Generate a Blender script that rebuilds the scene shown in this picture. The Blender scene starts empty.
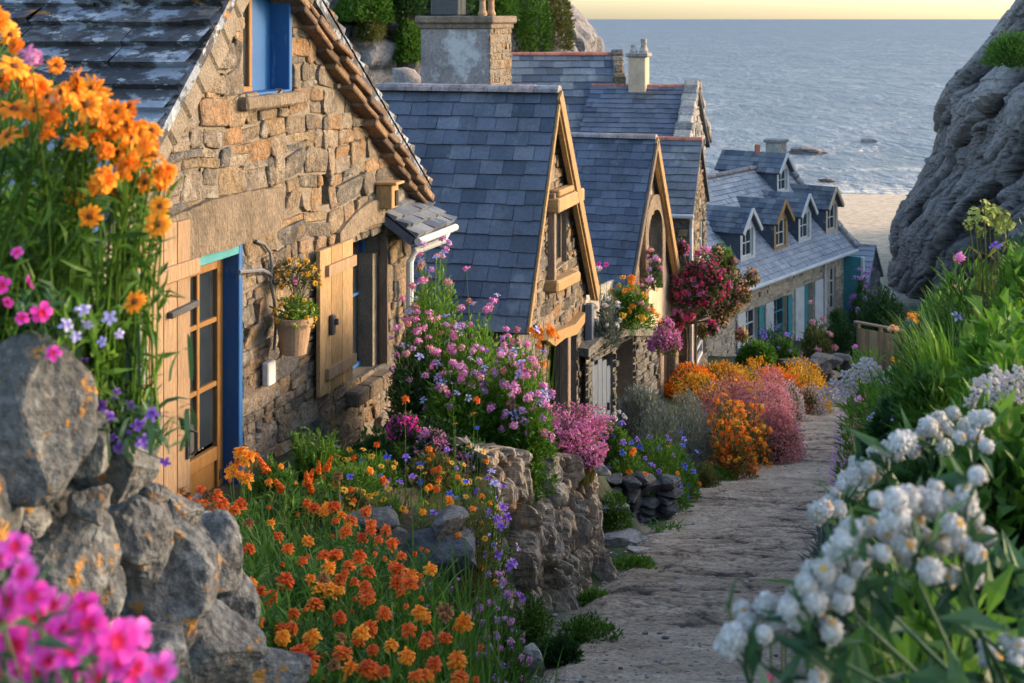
import bpy, math, random
import numpy as np
from mathutils import Vector, Matrix

sc = bpy.context.scene
COL = sc.collection
R = math.radians
# ------------------------------------------------------------------ camera
F, HY, CX = 1400.0, 19.0, 512.0          # focal length in pixels, horizon row, centre column
cam = bpy.data.cameras.new('camera')
cam.sensor_width = 36.0
cam.lens = F / 1024 * 36.0
cam.shift_y = -(341.5 - HY) / 1024
cam.clip_start, cam.clip_end = 0.1, 90000
cam.dof.use_dof = True
cam.dof.focus_distance = 13.0
cam.dof.aperture_fstop = 5.0
camo = bpy.data.objects.new('camera', cam)
camo.rotation_euler = (R(90), 0, 0)
COL.objects.link(camo)
sc.camera = camo
# ------------------------------------------------------------------ sky, sun, exposure
SUN_AZ, SUN_EL = 80.0, 14.0              # degrees clockwise from the view direction (+Y), and above the horizon
w = bpy.data.worlds.new('World'); sc.world = w; w.use_nodes = True
wn = w.node_tree.nodes; wl = w.node_tree.links
sky = wn.new('ShaderNodeTexSky'); sky.sky_type = 'NISHITA'; sky.sun_disc = False
sky.sun_elevation = R(SUN_EL); sky.sun_rotation = R(SUN_AZ)
sky.air_density = 0.9; sky.dust_density = 1.9; sky.ozone_density = 1.1
bg = wn['Background']; bg.inputs['Strength'].default_value = 0.15
wl.new(sky.outputs[0], bg.inputs['Color'])
sun = bpy.data.lights.new('sun', 'SUN'); sun.energy = 0.85; sun.angle = R(12.0); sun.color = (1.0, 0.70, 0.42)
suno = bpy.data.objects.new('sun', sun); COL.objects.link(suno)
sd = Vector((math.sin(R(SUN_AZ)) * math.cos(R(SUN_EL)), math.cos(R(SUN_AZ)) * math.cos(R(SUN_EL)), math.sin(R(SUN_EL))))
suno.rotation_euler = sd.to_track_quat('Z', 'Y').to_euler()
suno.location = (30, 10, 30)
sc.view_settings.view_transform = 'Standard'; sc.view_settings.look = 'None'
sc.view_settings.exposure = 2.02; sc.view_settings.gamma = 1.0
sc.render.engine = 'CYCLES'
sc.cycles.max_bounces = 6; sc.cycles.diffuse_bounces = 3; sc.cycles.glossy_bounces = 2
sc.cycles.transmission_bounces = 2; sc.cycles.transparent_max_bounces = 4
sc.cycles.use_denoising = True
sc.cycles.caustics_reflective = False; sc.cycles.caustics_refractive = False

def P(px, py, Y):
    return Vector(((px - CX) / F * Y, Y, -(py - HY) / F * Y))
def XP(px, Y): return (px - CX) / F * Y
def ZP(py, Y): return -(py - HY) / F * Y
# ------------------------------------------------------------------ numpy noise
def _h(ix, iy, iz, s):
    n = (ix.astype(np.int64) * 374761393 + iy.astype(np.int64) * 668265263 + iz.astype(np.int64) * 2147483647 + s * 1274126177) & 0xFFFFFFFF
    n = ((n ^ (n >> 13)) * 1274126177) & 0xFFFFFFFF
    n = ((n ^ (n >> 16)) * 2246822519) & 0xFFFFFFFF
    return ((n ^ (n >> 15)) & 0xFFFFFF) / float(0xFFFFFF)
def vnoise(p, s=0):
    p = np.asarray(p, float); i = np.floor(p); f = p - i; f = f * f * (3 - 2 * f)
    i = i.astype(np.int64); x, y, z = i[:, 0], i[:, 1], i[:, 2]; r = 0
    for a in (0, 1):
        for b in (0, 1):
            for c in (0, 1):
                wgt = (f[:, 0] if a else 1 - f[:, 0]) * (f[:, 1] if b else 1 - f[:, 1]) * (f[:, 2] if c else 1 - f[:, 2])
                r = r + wgt * _h(x + a, y + b, z + c, s)
    return r * 2 - 1
def fbm(p, o=4, s=0, ridged=False):
    p = np.asarray(p, float); r = 0; a = 1.0; t = 0
    for k in range(o):
        n = vnoise(p * (2.03 ** k) + k * 17.3, s + k)
        r = r + a * ((1 - 2 * np.abs(n)) if ridged else n); t += a; a *= 0.5
    return r / t
def cells(p, s=0):
    """distance to nearest cell point, second nearest, and a random value per cell"""
    p = np.asarray(p, float); i = np.floor(p).astype(np.int64)
    d1 = np.full(len(p), 9.0); d2 = np.full(len(p), 9.0); v = np.zeros(len(p))
    for a in (-1, 0, 1):
        for b in (-1, 0, 1):
            for c in (-1, 0, 1):
                x, y, z = i[:, 0] + a, i[:, 1] + b, i[:, 2] + c
                q = np.stack([x + _h(x, y, z, s), y + _h(x, y, z, s + 1), z + _h(x, y, z, s + 2)], 1)
                d = np.sqrt(((q - p) ** 2).sum(1)); h = _h(x, y, z, s + 3)
                near = d < d1
                d2 = np.where(near, d1, np.minimum(d2, d)); v = np.where(near, h, v); d1 = np.where(near, d, d1)
    return d1, d2, v
# ------------------------------------------------------------------ mesh builder
class MB:
    def __init__(s): s.V = []; s.L = []; s.T = []; s.M = []; s.C = []; s.n = 0
    def add(s, V, Fs, mat=0, tint=0.5):
        V = np.asarray(V, float).reshape(-1, 3); k = len(V)
        s.V.append(V); s.C.append(np.broadcast_to(np.asarray(tint, float), (k,)))
        if isinstance(Fs, np.ndarray): Fs = [Fs]
        elif len(Fs) and not isinstance(Fs[0], np.ndarray):
            by = {}
            for f in Fs: by.setdefault(len(f), []).append(f)
            Fs = [np.array(v) for v in by.values()]
        for f in Fs:
            s.L.append((f + s.n).ravel()); s.T.append(np.full(len(f), f.shape[1])); s.M.append(np.full(len(f), mat))
        s.n += k
    def box(s, c, d, mat=0, tint=0.5, rot=None, bev=0.0):
        c = np.array(c, float); d = np.array(d, float) / 2
        if bev <= 0 or bev * 2.2 > 2 * d.min():
            V = np.array([[x, y, z] for x in (-1, 1) for y in (-1, 1) for z in (-1, 1)]) * d
            Fs = np.array([[0, 1, 3, 2], [4, 6, 7, 5], [0, 4, 5, 1], [2, 3, 7, 6], [0, 2, 6, 4], [1, 5, 7, 3]])
        else:
            V = []; b = bev
            for x in (-1, 1):
                for y in (-1, 1):
                    for z in (-1, 1):
                        V += [[x * d[0], y * (d[1] - b), z * (d[2] - b)], [x * (d[0] - b), y * d[1], z * (d[2] - b)], [x * (d[0] - b), y * (d[1] - b), z * d[2]]]
            V = np.array(V)
            def I(x, y, z, k): return ((x * 2 + y) * 2 + z) * 3 + k
            Fs = []
            for a in (0, 1):
                Fs.append([I(a, 0, 0, 0), I(a, 0, 1, 0), I(a, 1, 1, 0), I(a, 1, 0, 0)][::(1 if a == 0 else -1)])
                Fs.append([I(0, a, 0, 1), I(1, a, 0, 1), I(1, a, 1, 1), I(0, a, 1, 1)][::(1 if a == 0 else -1)])
                Fs.append([I(0, 0, a, 2), I(0, 1, a, 2), I(1, 1, a, 2), I(1, 0, a, 2)][::(1 if a == 0 else -1)])
                for e in (0, 1):
                    Fs.append([I(a, e, 0, 0), I(a, e, 1, 0), I(a, e, 1, 1), I(a, e, 0, 1)][::(1 if a == e else -1)])
                    Fs.append([I(0, a, e, 1), I(1, a, e, 1), I(1, a, e, 2), I(0, a, e, 2)][::(1 if a == e else -1)])
                    Fs.append([I(a, 0, e, 0), I(a, 0, e, 2), I(a, 1, e, 2), I(a, 1, e, 0)][::(1 if a == e else -1)])
            for x in (0, 1):
                for y in (0, 1):
                    for z in (0, 1):
                        Fs.append([I(x, y, z, 0), I(x, y, z, 1), I(x, y, z, 2)][::(1 if (x + y + z) % 2 == 1 else -1)])
        if rot is not None: V = V @ np.array(rot).T
        s.add(V + c, Fs if isinstance(Fs, np.ndarray) else Fs, mat, tint); return s
    def bar(s, a, b, wd, hd, up=(0, 0, 1), mat=0, tint=0.5, bev=0.0):
        """box from a to b, wd across, hd along up"""
        a = np.array(a, float); b = np.array(b, float); x = b - a; L = np.linalg.norm(x); x /= L
        u = np.array(up, float); y = np.cross(u, x); y /= np.linalg.norm(y); z = np.cross(x, y)
        s.box((a + b) / 2, (L, wd, hd), mat, tint, np.stack([x, y, z], 1), bev); return s
    def tube(s, pts, rad, n=8, mat=0, tint=0.5, cap=True):
        pts = np.array(pts, float); m = len(pts); rad = np.broadcast_to(np.array(rad, float), (m,)); V = []
        ref = np.array([0.31, 0.22, 0.92])
        for i in range(m):
            t = pts[min(i + 1, m - 1)] - pts[max(i - 1, 0)]; t /= np.linalg.norm(t) + 1e-9
            if abs(t @ ref) > .95: r_ = np.array([1., 0, 0])
            else: r_ = ref
            u = np.cross(t, r_); u /= np.linalg.norm(u); v = np.cross(t, u)
            for k in range(n):
                a = 2 * math.pi * k / n; V.append(pts[i] + rad[i] * (math.cos(a) * u + math.sin(a) * v))
        Fs = [[i * n + k, i * n + (k + 1) % n, (i + 1) * n + (k + 1) % n, (i + 1) * n + k] for i in range(m - 1) for k in range(n)]
        if cap: Fs += [list(range(n))[::-1], [(m - 1) * n + k for k in range(n)]]
        s.add(V, Fs, mat, tint); return s
    def lathe(s, prof, c=(0, 0, 0), n=20, mat=0, tint=0.5):
        V = [[c[0] + r * math.cos(2 * math.pi * k / n), c[1] + r * math.sin(2 * math.pi * k / n), c[2] + z] for r, z in prof for k in range(n)]
        Fs = [[i * n + k, i * n + (k + 1) % n, (i + 1) * n + (k + 1) % n, (i + 1) * n + k] for i in range(len(prof) - 1) for k in range(n)]
        s.add(V, Fs, mat, tint); return s
    def prism(s, poly, y0, y1, mat=0, tint=0.5):
        """outline in x,z (counter-clockwise seen from -y) extruded from y0 to y1"""
        n = len(poly)
        V = [[x, y0, z] for x, z in poly] + [[x, y1, z] for x, z in poly]
        Fs = [list(range(n)), list(range(2 * n - 1, n - 1, -1))] + [[(i + 1) % n, i, n + i, n + (i + 1) % n] for i in range(n)]
        s.add(V, Fs, mat, tint); return s
    def xform(s, M):
        A = np.array(M)
        s.V = [v @ A[:3, :3].T + A[:3, 3] for v in s.V]; return s
    def mesh(s, name, mats, smooth=False):
        me = bpy.data.meshes.new(name)
        V = np.concatenate(s.V); L = np.concatenate(s.L).astype(np.int32); T = np.concatenate(s.T).astype(np.int32)
        me.vertices.add(len(V)); me.vertices.foreach_set('co', V.astype(np.float32).ravel())
        me.loops.add(len(L)); me.loops.foreach_set('vertex_index', L)
        me.polygons.add(len(T)); st = np.concatenate([[0], np.cumsum(T)[:-1]]).astype(np.int32)
        me.polygons.foreach_set('loop_start', st)
        me.polygons.foreach_set('material_index', np.concatenate(s.M).astype(np.int32))
        me.polygons.foreach_set('use_smooth', np.full(len(T), bool(smooth)))
        at = me.attributes.new('tint', 'FLOAT', 'POINT'); at.data.foreach_set('value', np.concatenate(s.C).astype(np.float32))
        for m in (mats if isinstance(mats, (list, tuple)) else [mats]): me.materials.append(m)
        me.update(calc_edges=True)
        return me
    def build(s, name, mats, parent=None, smooth=False, loc=None):
        o = bpy.data.objects.new(name, s.mesh(name, mats, smooth)); COL.objects.link(o)
        if parent: o.parent = parent
        if loc is not None: o.location = loc
        return o
def tag(o, label=None, cat=None, group=None, kind=None):
    if label: o['label'] = label
    if cat: o['category'] = cat
    if group: o['group'] = group
    if kind: o['kind'] = kind
    return o
def thing(name, label, cat, loc=(0, 0, 0), rz=0.0, group=None):
    o = bpy.data.objects.new(name, None); COL.objects.link(o); o.empty_display_size = .2
    o.location = loc; o.rotation_euler = (0, 0, rz); return tag(o, label, cat, group)
def inst(me, name, parent=None, loc=(0, 0, 0), rot=None, scale=1.0):
    o = bpy.data.objects.new(name, me); COL.objects.link(o); o.parent = parent
    q = rot if rot is not None else Matrix.Identity(3)
    sv = scale if isinstance(scale, (tuple, list)) else (scale,) * 3
    o.matrix_local = Matrix.LocRotScale(Vector(loc), q, Vector(sv)); return o
def copy_thing(src, loc, rz, label=None):
    c = src.copy(); COL.objects.link(c); c.location = loc; c.rotation_euler = (0, 0, rz)
    if label: c['label'] = label
    for ch in list(src.children):
        d = ch.copy(); COL.objects.link(d); d.parent = c; d.matrix_local = ch.matrix_local.copy()
        for g in list(ch.children):
            e = g.copy(); COL.objects.link(e); e.parent = d; e.matrix_local = g.matrix_local.copy()
    return c
# ------------------------------------------------------------------ materials
MATS = {}
def mat(name, stops, rough=.85, spec=.3, noise=(6, .35), fine=(40, .2), bump=(.4, 30, .02), over=(), stretch=(1, 1, 1), transl=0.0, objvar=0.0, metal=0.0, coat=0.0, bump2=None):
    """stops: colours picked by the 'tint' attribute; noise/fine: (scale, amount) brightness variation of the stuff itself;
    over: [(colour, scale, threshold, softness, strength)] blotches (lichen, moss, stains)"""
    m = bpy.data.materials.new(name); m.use_nodes = True; MATS[name] = m
    n = m.node_tree.nodes; l = m.node_tree.links; b = n['Principled BSDF']
    b.inputs['Roughness'].default_value = rough; b.inputs['Specular IOR Level'].default_value = spec; b.inputs['Metallic'].default_value = metal
    b.inputs['Coat Weight'].default_value = coat
    tc = n.new('ShaderNodeTexCoord'); mp = n.new('ShaderNodeMapping'); mp.inputs['Scale'].default_value = stretch
    l.new(tc.outputs['Object'], mp.inputs['Vector'])
    at = n.new('ShaderNodeAttribute'); at.attribute_name = 'tint'
    rp = n.new('ShaderNodeValToRGB'); el = rp.color_ramp.elements
    k = len(stops)
    while len(el) < k: el.new(1.0)
    for i, c in enumerate(stops): el[i].position = i / max(1, k - 1); el[i].color = (*c, 1)
    if k == 1: el[1].color = (*stops[0], 1)
    fac = at.outputs['Fac']
    if objvar:
        oi = n.new('ShaderNodeObjectInfo'); ma = n.new('ShaderNodeMath'); ma.operation = 'MULTIPLY_ADD'
        ma.inputs[1].default_value = objvar; l.new(oi.outputs['Random'], ma.inputs[0])
        ms = n.new('ShaderNodeMath'); ms.operation = 'SUBTRACT'; ms.inputs[1].default_value = objvar / 2
        l.new(fac, ms.inputs[0]); l.new(ms.outputs[0], ma.inputs[2]); fac = ma.outputs[0]
    l.new(fac, rp.inputs['Fac']); c = rp.outputs['Color']
    def tex(scale, detail=4, ro=.6):
        t = n.new('ShaderNodeTexNoise'); t.inputs['Scale'].default_value = scale; t.inputs['Detail'].default_value = detail
        t.inputs['Roughness'].default_value = ro; l.new(mp.outputs['Vector'], t.inputs['Vector']); return t
    for sc_, am in (noise, fine):
        if not am: continue
        t = tex(sc_); mr = n.new('ShaderNodeMapRange'); mr.inputs['From Min'].default_value = .3; mr.inputs['From Max'].default_value = .7
        mr.inputs['To Min'].default_value = 1 - am; mr.inputs['To Max'].default_value = 1 + am; mr.clamp = True
        l.new(t.outputs['Fac'], mr.inputs['Value'])
        mx = n.new('ShaderNodeVectorMath'); mx.operation = 'SCALE'
        l.new(c, mx.inputs[0]); l.new(mr.outputs[0], mx.inputs['Scale']); c = mx.outputs['Vector']
    for i, (oc, osc, th, so, st) in enumerate(over):
        t = tex(osc, 6, .65); t.noise_dimensions = '4D'; t.inputs['W'].default_value = i * 3.7 + 1
        mr = n.new('ShaderNodeMapRange'); mr.inputs['From Min'].default_value = th; mr.inputs['From Max'].default_value = th + so
        mr.inputs['To Max'].default_value = st; mr.clamp = True; l.new(t.outputs['Fac'], mr.inputs['Value'])
        mx = n.new('ShaderNodeMix'); mx.data_type = 'RGBA'; l.new(mr.outputs[0], mx.inputs['Factor'])
        l.new(c, mx.inputs[6]); mx.inputs[7].default_value = (*oc, 1); c = mx.outputs[2]
    l.new(c, b.inputs['Base Color'])
    nrm = None
    for bp in (bump, bump2):
        if bp and bp[0]:
            t = tex(bp[1], 5, .65); bn = n.new('ShaderNodeBump'); bn.inputs['Strength'].default_value = bp[0]; bn.inputs['Distance'].default_value = bp[2]
            l.new(t.outputs['Fac'], bn.inputs['Height'])
            if nrm: l.new(nrm, bn.inputs['Normal'])
            nrm = bn.outputs[0]
    if nrm: l.new(nrm, b.inputs['Normal'])
    if transl:
        tr = n.new('ShaderNodeBsdfTranslucent'); l.new(c, tr.inputs['Color'])
        ms = n.new('ShaderNodeMixShader'); ms.inputs[0].default_value = transl
        l.new(b.outputs[0], ms.inputs[1]); l.new(tr.outputs[0], ms.inputs[2]); l.new(ms.outputs[0], n['Material Output'].inputs['Surface'])
    return m
OCHRE = (.50, .22, .03); PALE = (.55, .55, .5); MOSS = (.10, .13, .03); BLACK = (.035, .032, .03)
STONE_WARM = mat('granite rubble', [(.07, .06, .052), (.16, .13, .10), (.23, .16, .09), (.19, .16, .13), (.25, .14, .065), (.25, .20, .145), (.10, .095, .09), (.21, .15, .085)],
    noise=(3, .35), fine=(26, .4), bump=(1, 13, .07), bump2=(.8, 50, .014), over=[((.42, .38, .31), 5, .55, .10, .5), ((.38, .2, .05), 3.5, .59, .06, .5), (BLACK, 6, .56, .10, .6)])
MORTAR = mat('lime mortar', [(.20, .165, .125)], noise=(5, .25), fine=(60, .3), bump=(.8, 35, .03), over=[((.2, .17, .13), 4, .55, .15, .5)])
STONE_CREAM = mat('pale granite', [(.26, .22, .17), (.38, .32, .24), (.46, .39, .29), (.32, .28, .23)], noise=(3, .25), fine=(25, .3), bump=(.7, 14, .03), over=[(BLACK, 5, .6, .1, .4)])
STONE_GREY = mat('grey granite', [(.14, .14, .14), (.25, .24, .23), (.34, .31, .27), (.2, .19, .2), (.38, .35, .3)],
    noise=(2.5, .3), fine=(25, .35), bump=(.8, 14, .04), bump2=(.5, 70, .006), over=[(PALE, 6, .55, .1, .4), (OCHRE, 5, .60, .05, .6), (BLACK, 5, .56, .10, .6)])
BOULDER = mat('lichened boulder', [(.075, .077, .078), (.12, .12, .117), (.165, .16, .148)],
    noise=(3, .3), fine=(45, .45), bump=(.9, 18, .03), bump2=(.6, 110, .006), over=[((.38, .38, .35), 9, .53, .10, .55), (BLACK, 6, .54, .08, .75), (OCHRE, 6, .60, .03, .85), ((.40, .19, .02), 15, .62, .03, .8)])
LINTEL = mat('dressed granite', [(.17, .13, .095), (.23, .175, .12)], noise=(3, .3), fine=(30, .35), bump=(1, 16, .06), bump2=(.6, 70, .01), stretch=(1.6, 1.6, .8), over=[((.11, .09, .07), 5, .54, .1, .55), ((.36, .33, .27), 7, .58, .08, .4)])
SLATE = mat('blue slate', [(.045, .058, .085), (.078, .095, .13), (.10, .118, .155), (.06, .072, .10), (.13, .145, .175)], rough=.5, spec=.45, noise=(1.2, .25), fine=(25, .2), bump=(.3, 30, .01),
    over=[((.24, .26, .27), 2.4, .57, .1, .45), (BLACK, 1.1, .56, .12, .5), ((.20, .17, .08), 5, .63, .04, .5)], bump2=(.4, 6, .02))
SLATE_OLD = mat('weathered slate', [(.05, .06, .08), (.08, .095, .125), (.12, .135, .155), (.16, .17, .18), (.07, .075, .09)], rough=.6, spec=.4, noise=(1.2, .3), fine=(25, .25), bump=(.4, 25, .015),
    over=[((.32, .33, .32), 2.2, .58, .1, .55), (OCHRE, 2.2, .68, .06, .5), (BLACK, 1.5, .6, .1, .5)])
SLATE_LICHEN = mat('lichened stone slab', [(.04, .042, .05), (.06, .062, .07), (.09, .09, .095)], rough=.75, noise=(2, .3), fine=(30, .3), bump=(.8, 14, .03), bump2=(.5, 60, .006),
    over=[((.26, .30, .36), 3.2, .49, .05, .75), ((.46, .47, .48), 8, .57, .04, .7), ((.36, .16, .02), 2.2, .61, .04, .85), (BLACK, 6, .53, .05, .92)], stretch=(1, .6, 1))
SLATE_PALE = mat('silvery slate', [(.17, .19, .225), (.23, .25, .28), (.29, .30, .32)], rough=.5, spec=.45, noise=(.8, .2), fine=(20, .2), bump=(.3, 20, .015), over=[((.30, .31, .31), 1.2, .6, .1, .5)])
VERGE = mat('rusty verge slab', [(.09, .06, .045), (.15, .095, .06), (.21, .13, .075)], noise=(5, .35), fine=(40, .3), bump=(.7, 20, .03), over=[(BLACK, 6, .6, .1, .6)])
RIDGE = mat('mortared ridge', [(.22, .21, .22), (.29, .22, .20)], noise=(4, .35), fine=(30, .3), bump=(.8, 12, .04), over=[(BLACK, 4, .55, .1, .5)])
TERRACOTTA = mat('red ridge tile', [(.36, .12, .08), (.42, .17, .11)], noise=(4, .3), fine=(30, .3), bump=(.4, 20, .02), over=[(PALE, 3, .62, .08, .5)])
BLUE = mat('blue paint', [(.010, .075, .23), (.015, .10, .28)], rough=.5, spec=.4, noise=(3, .15), fine=(50, .1), bump=(.25, 40, .004), stretch=(2, 2, .4), over=[((.10, .22, .38), 6, .58, .08, .5), ((.14, .10, .07), 16, .66, .03, .8)])
TEAL = mat('turquoise paint', [(.045, .20, .23), (.065, .26, .29)], rough=.55, noise=(3, .15), fine=(40, .1), bump=(.15, 40, .004))
WOOD = mat('weathered plank', [(.20, .125, .07), (.27, .175, .10), (.34, .23, .14)], rough=.75, noise=(9, .25), fine=(40, .25), bump=(.4, 40, .006), stretch=(5, 5, .5), over=[((.16, .10, .06), 9, .62, .1, .5)])
OAK = mat('varnished oak', [(.20, .095, .025), (.27, .135, .04)], rough=.45, spec=.45, noise=(9, .2), fine=(40, .2), bump=(.2, 40, .003), stretch=(5, 5, .5))
WOOD_GOLD = mat('golden timber', [(.25, .145, .06), (.31, .185, .075), (.37, .235, .11)], rough=.7, noise=(7, .25), fine=(35, .2), bump=(.4, 35, .006), stretch=(4, 1, 1), over=[((.22, .17, .12), 7, .54, .08, .55), ((.12, .08, .05), 14, .60, .05, .6)])
WOOD_DARK = mat('dark old timber', [(.09, .07, .055), (.15, .11, .08), (.24, .17, .12)], rough=.8, noise=(7, .3), fine=(35, .3), bump=(.5, 35, .008), stretch=(3, 3, .6))
WOOD_GREY = mat('grey painted board', [(.10, .12, .155), (.14, .165, .20)], rough=.7, noise=(6, .2), fine=(40, .15), bump=(.3, 40, .005), stretch=(5, 5, .5))
WHITE = mat('white paint', [(.46, .46, .46), (.56, .55, .53)], rough=.5, noise=(3, .12), fine=(30, .1), bump=(.1, 40, .003))
CREAM = mat('cream render', [(.46, .34, .23), (.52, .40, .28)], noise=(2, .2), fine=(30, .15), bump=(.5, 30, .01), over=[((.28, .2, .14), 2, .6, .12, .5)])
IRON = mat('black iron', [(.03, .032, .036), (.06, .06, .065)], rough=.5, spec=.5, noise=(9, .3), fine=(50, .3), bump=(.3, 60, .003))
STEEL = mat('galvanised metal', [(.42, .43, .45)], rough=.4, metal=.7, noise=(6, .2), fine=(40, .1), bump=(.1, 40, .002))
RUBBER = mat('grey cable', [(.13, .13, .14)], rough=.6, fine=(40, .1), noise=(5, .1), bump=None)
CLAY = mat('plant pot', [(.30, .19, .11), (.36, .23, .14)], rough=.8, noise=(8, .2), fine=(40, .15), bump=(.2, 40, .004))
GLASS = mat('window glass', [(.012, .016, .02), (.03, .04, .05)], rough=.06, spec=.6, noise=(2, .3), fine=(9, .1), bump=(.06, 3, .01))
CURTAIN = mat('net curtain', [(.30, .33, .38)], noise=(6, .2), fine=(40, .1), bump=(.3, 20, .01), stretch=(4, 1, .3))
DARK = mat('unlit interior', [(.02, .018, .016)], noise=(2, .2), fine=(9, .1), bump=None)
SOIL = mat('dark soil', [(.05, .035, .022), (.09, .065, .04)], noise=(4, .4), fine=(30, .4), bump=(1, 18, .05), bump2=(.8, 80, .01))
def leafmat(name, a, b, c=None, transl=.45, rough=.5):
    return mat(name, [a, b] + ([c] if c else []), rough=rough, spec=.35, noise=(3, .25), fine=(0, 0), bump=None, transl=transl)
LEAF_MID = leafmat('mid green leaf', (.032, .085, .010), (.072, .17, .018), (.13, .235, .03))
LEAF_DARK = leafmat('dark green leaf', (.016, .05, .014), (.036, .09, .02), (.06, .135, .03))
LEAF_LIME = leafmat('bright green leaf', (.05, .12, .012), (.10, .23, .02), (.18, .30, .045))
LEAF_OLIVE = leafmat('olive leaf', (.06, .07, .018), (.11, .125, .03), (.2, .19, .05))
LEAF_SILVER = leafmat('silver grey leaf', (.08, .10, .08), (.15, .18, .15), (.23, .26, .22), transl=.2)
LEAF_BLUE = leafmat('blue green leaf', (.02, .06, .025), (.045, .11, .042), (.08, .16, .065), transl=.3)
LEAF_DRY = leafmat('straw stalk', (.18, .11, .05), (.28, .18, .08), transl=.2)
def petmat(name, *stops, transl=.25): return mat(name, list(stops), rough=.6, spec=.2, noise=(0, 0), fine=(0, 0), bump=None, transl=transl, objvar=.5)
PET_ORANGE = petmat('orange petal', (.78, .16, .008), (.88, .27, .015), (.9, .40, .03))
PET_RUST = petmat('deep orange petal', (.52, .055, .008), (.72, .115, .01), (.80, .20, .02))
PET_YELLOW = petmat('yellow orange petal', (.50, .22, .015), (.70, .34, .02), (.74, .48, .06))
PET_MAGENTA = petmat('magenta petal', (.60, .02, .26), (.78, .05, .42), (.85, .16, .55))
PET_RED = petmat('crimson eye', (.55, .01, .06), (.7, .02, .08))
PET_PINK = petmat('pink petal', (.58, .12, .36), (.74, .25, .50), (.82, .42, .62))
PET_ROSE = petmat('rose petal', (.36, .14, .12), (.60, .22, .25), (.70, .40, .40))
PET_MAUVE = petmat('mauve petal', (.36, .10, .38), (.52, .22, .54), (.66, .4, .66))
PET_VIOLET = petmat('violet petal', (.17, .06, .45), (.28, .13, .6), (.42, .26, .72))
PET_LILAC = petmat('lilac petal', (.34, .30, .62), (.5, .44, .76), (.66, .6, .82))
PET_BLUE = petmat('blue petal', (.04, .06, .45), (.08, .12, .6), (.2, .25, .7))
PET_WHITE = petmat('white bract', (.46, .43, .39), (.58, .56, .53), (.68, .66, .64), transl=.2)
PET_PALE = petmat('pale mauve umbel', (.42, .36, .36), (.55, .48, .48), (.66, .6, .58), transl=.2)
PET_RED2 = petmat('scarlet petal', (.42, .02, .07), (.62, .05, .18), (.70, .16, .30))
PET_PEACH = petmat('peach petal', (.58, .22, .12), (.72, .40, .22), (.78, .56, .36))
EYE_DARK = mat('dark flower eye', [(.10, .035, .012), (.2, .07, .02)], noise=(0, 0), fine=(0, 0), bump=None, objvar=.5)
EYE_GOLD = mat('golden flower eye', [(.5, .22, .02), (.62, .34, .04)], noise=(0, 0), fine=(0, 0), bump=None, objvar=.5)
EYE_GREEN = mat('lime flower eye', [(.35, .36, .08)], noise=(0, 0), fine=(0, 0), bump=None)
# ================================================================== TERRAIN
SEA = -14.0
def zp(Y): return np.interp(Y, [-40, 0, 10.5, 46, 55, 66, 90, 112, 130, 300, 3000], [-1.9, -1.9, -4.98, -11.17, -12.3, -12.9, -13.35, SEA, -14.8, -24, -60])
def pc(Y): return np.interp(Y, [-40, 0, 6, 10.5, 14, 18.6, 22, 28, 33, 40, 48, 60, 3000], [-.2, -.2, .35, 1.35, 2.15, 3.35, 4.3, 6.0, 7.1, 9.4, 13.2, 17, 17])
def pw(Y): return np.interp(Y, [0, 6, 10.5, 14, 19, 24, 30, 40, 60], [.5, .6, 1.06, 1.12, 1.05, .95, .85, .8, .8])
def TL(Y): return np.interp(Y, [-40, 0, 3, 5, 7, 9.55, 9.9, 11.5, 14, 15.6, 17, 20, 26, 33, 46, 66], [-1.7, -1.7, -2.0, -2.6, -3.2, -4.02, -3.46, -3.78, -4.35, -4.75, -5.3, -5.95, -7.1, -8.3, -11.05, -12.9])
def TR(Y): return np.interp(Y, [-40, 0, 3, 8, 14, 20, 30, 40, 48, 66], [-1.45, -1.45, -1.6, -2.4, -3.65, -5.1, -7.7, -10.4, -11.9, -12.9])
def ss(x, a, b):
    t = np.clip((x - a) / (b - a), 0, 1); return t * t * (3 - 2 * t)
def ground(x, Y):
    x = np.asarray(x, float); Y = np.asarray(Y, float)
    z0 = zp(Y); c = pc(Y); wdt = pw(Y)
    dl = c - wdt - x; dr = x - c - wdt
    near = 1 - ss(Y, 50, 66)
    z = z0 + (TL(Y) - z0) * ss(dl - np.where((Y > 9.5) & (Y < 14), (14 - Y) * .26, 0) * ss(Y, 9.4, 10.5) - .45 * ss(Y, 13.6, 14.4) * (1 - ss(Y, 15.2, 16.2)), .08, np.where((Y > 10) & (Y < 14.5), .45, 1.0)) * near
    z = z + (TR(Y) - z0) * ss(dr, .1, np.where(Y < 8, .7, 1.3)) * near
    z = z + near * (np.clip(dr - 1.0, 0, 5) * .20) * (1 - ss(Y, 30, 48)) + np.clip(dl - 8, 0, 60) * .10 * (1 - ss(Y, 70, 100))
    z = z - .45 * np.exp(-((x + 2.6) ** 2 + (Y - 11.2) ** 2) / 1.1)
    side = ss(-dl, -.1, .2) * ss(-dr, -.1, .2)
    bump = fbm(np.stack([x.ravel() * 1.3, Y.ravel() * 1.3, 0 * x.ravel()], 1), 4, 5).reshape(x.shape)
    return z + bump * np.where(Y < 60, .10, .03) * (1 - side)
def gz(x, Y): return float(ground(np.array([x]), np.array([Y]))[0])

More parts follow.
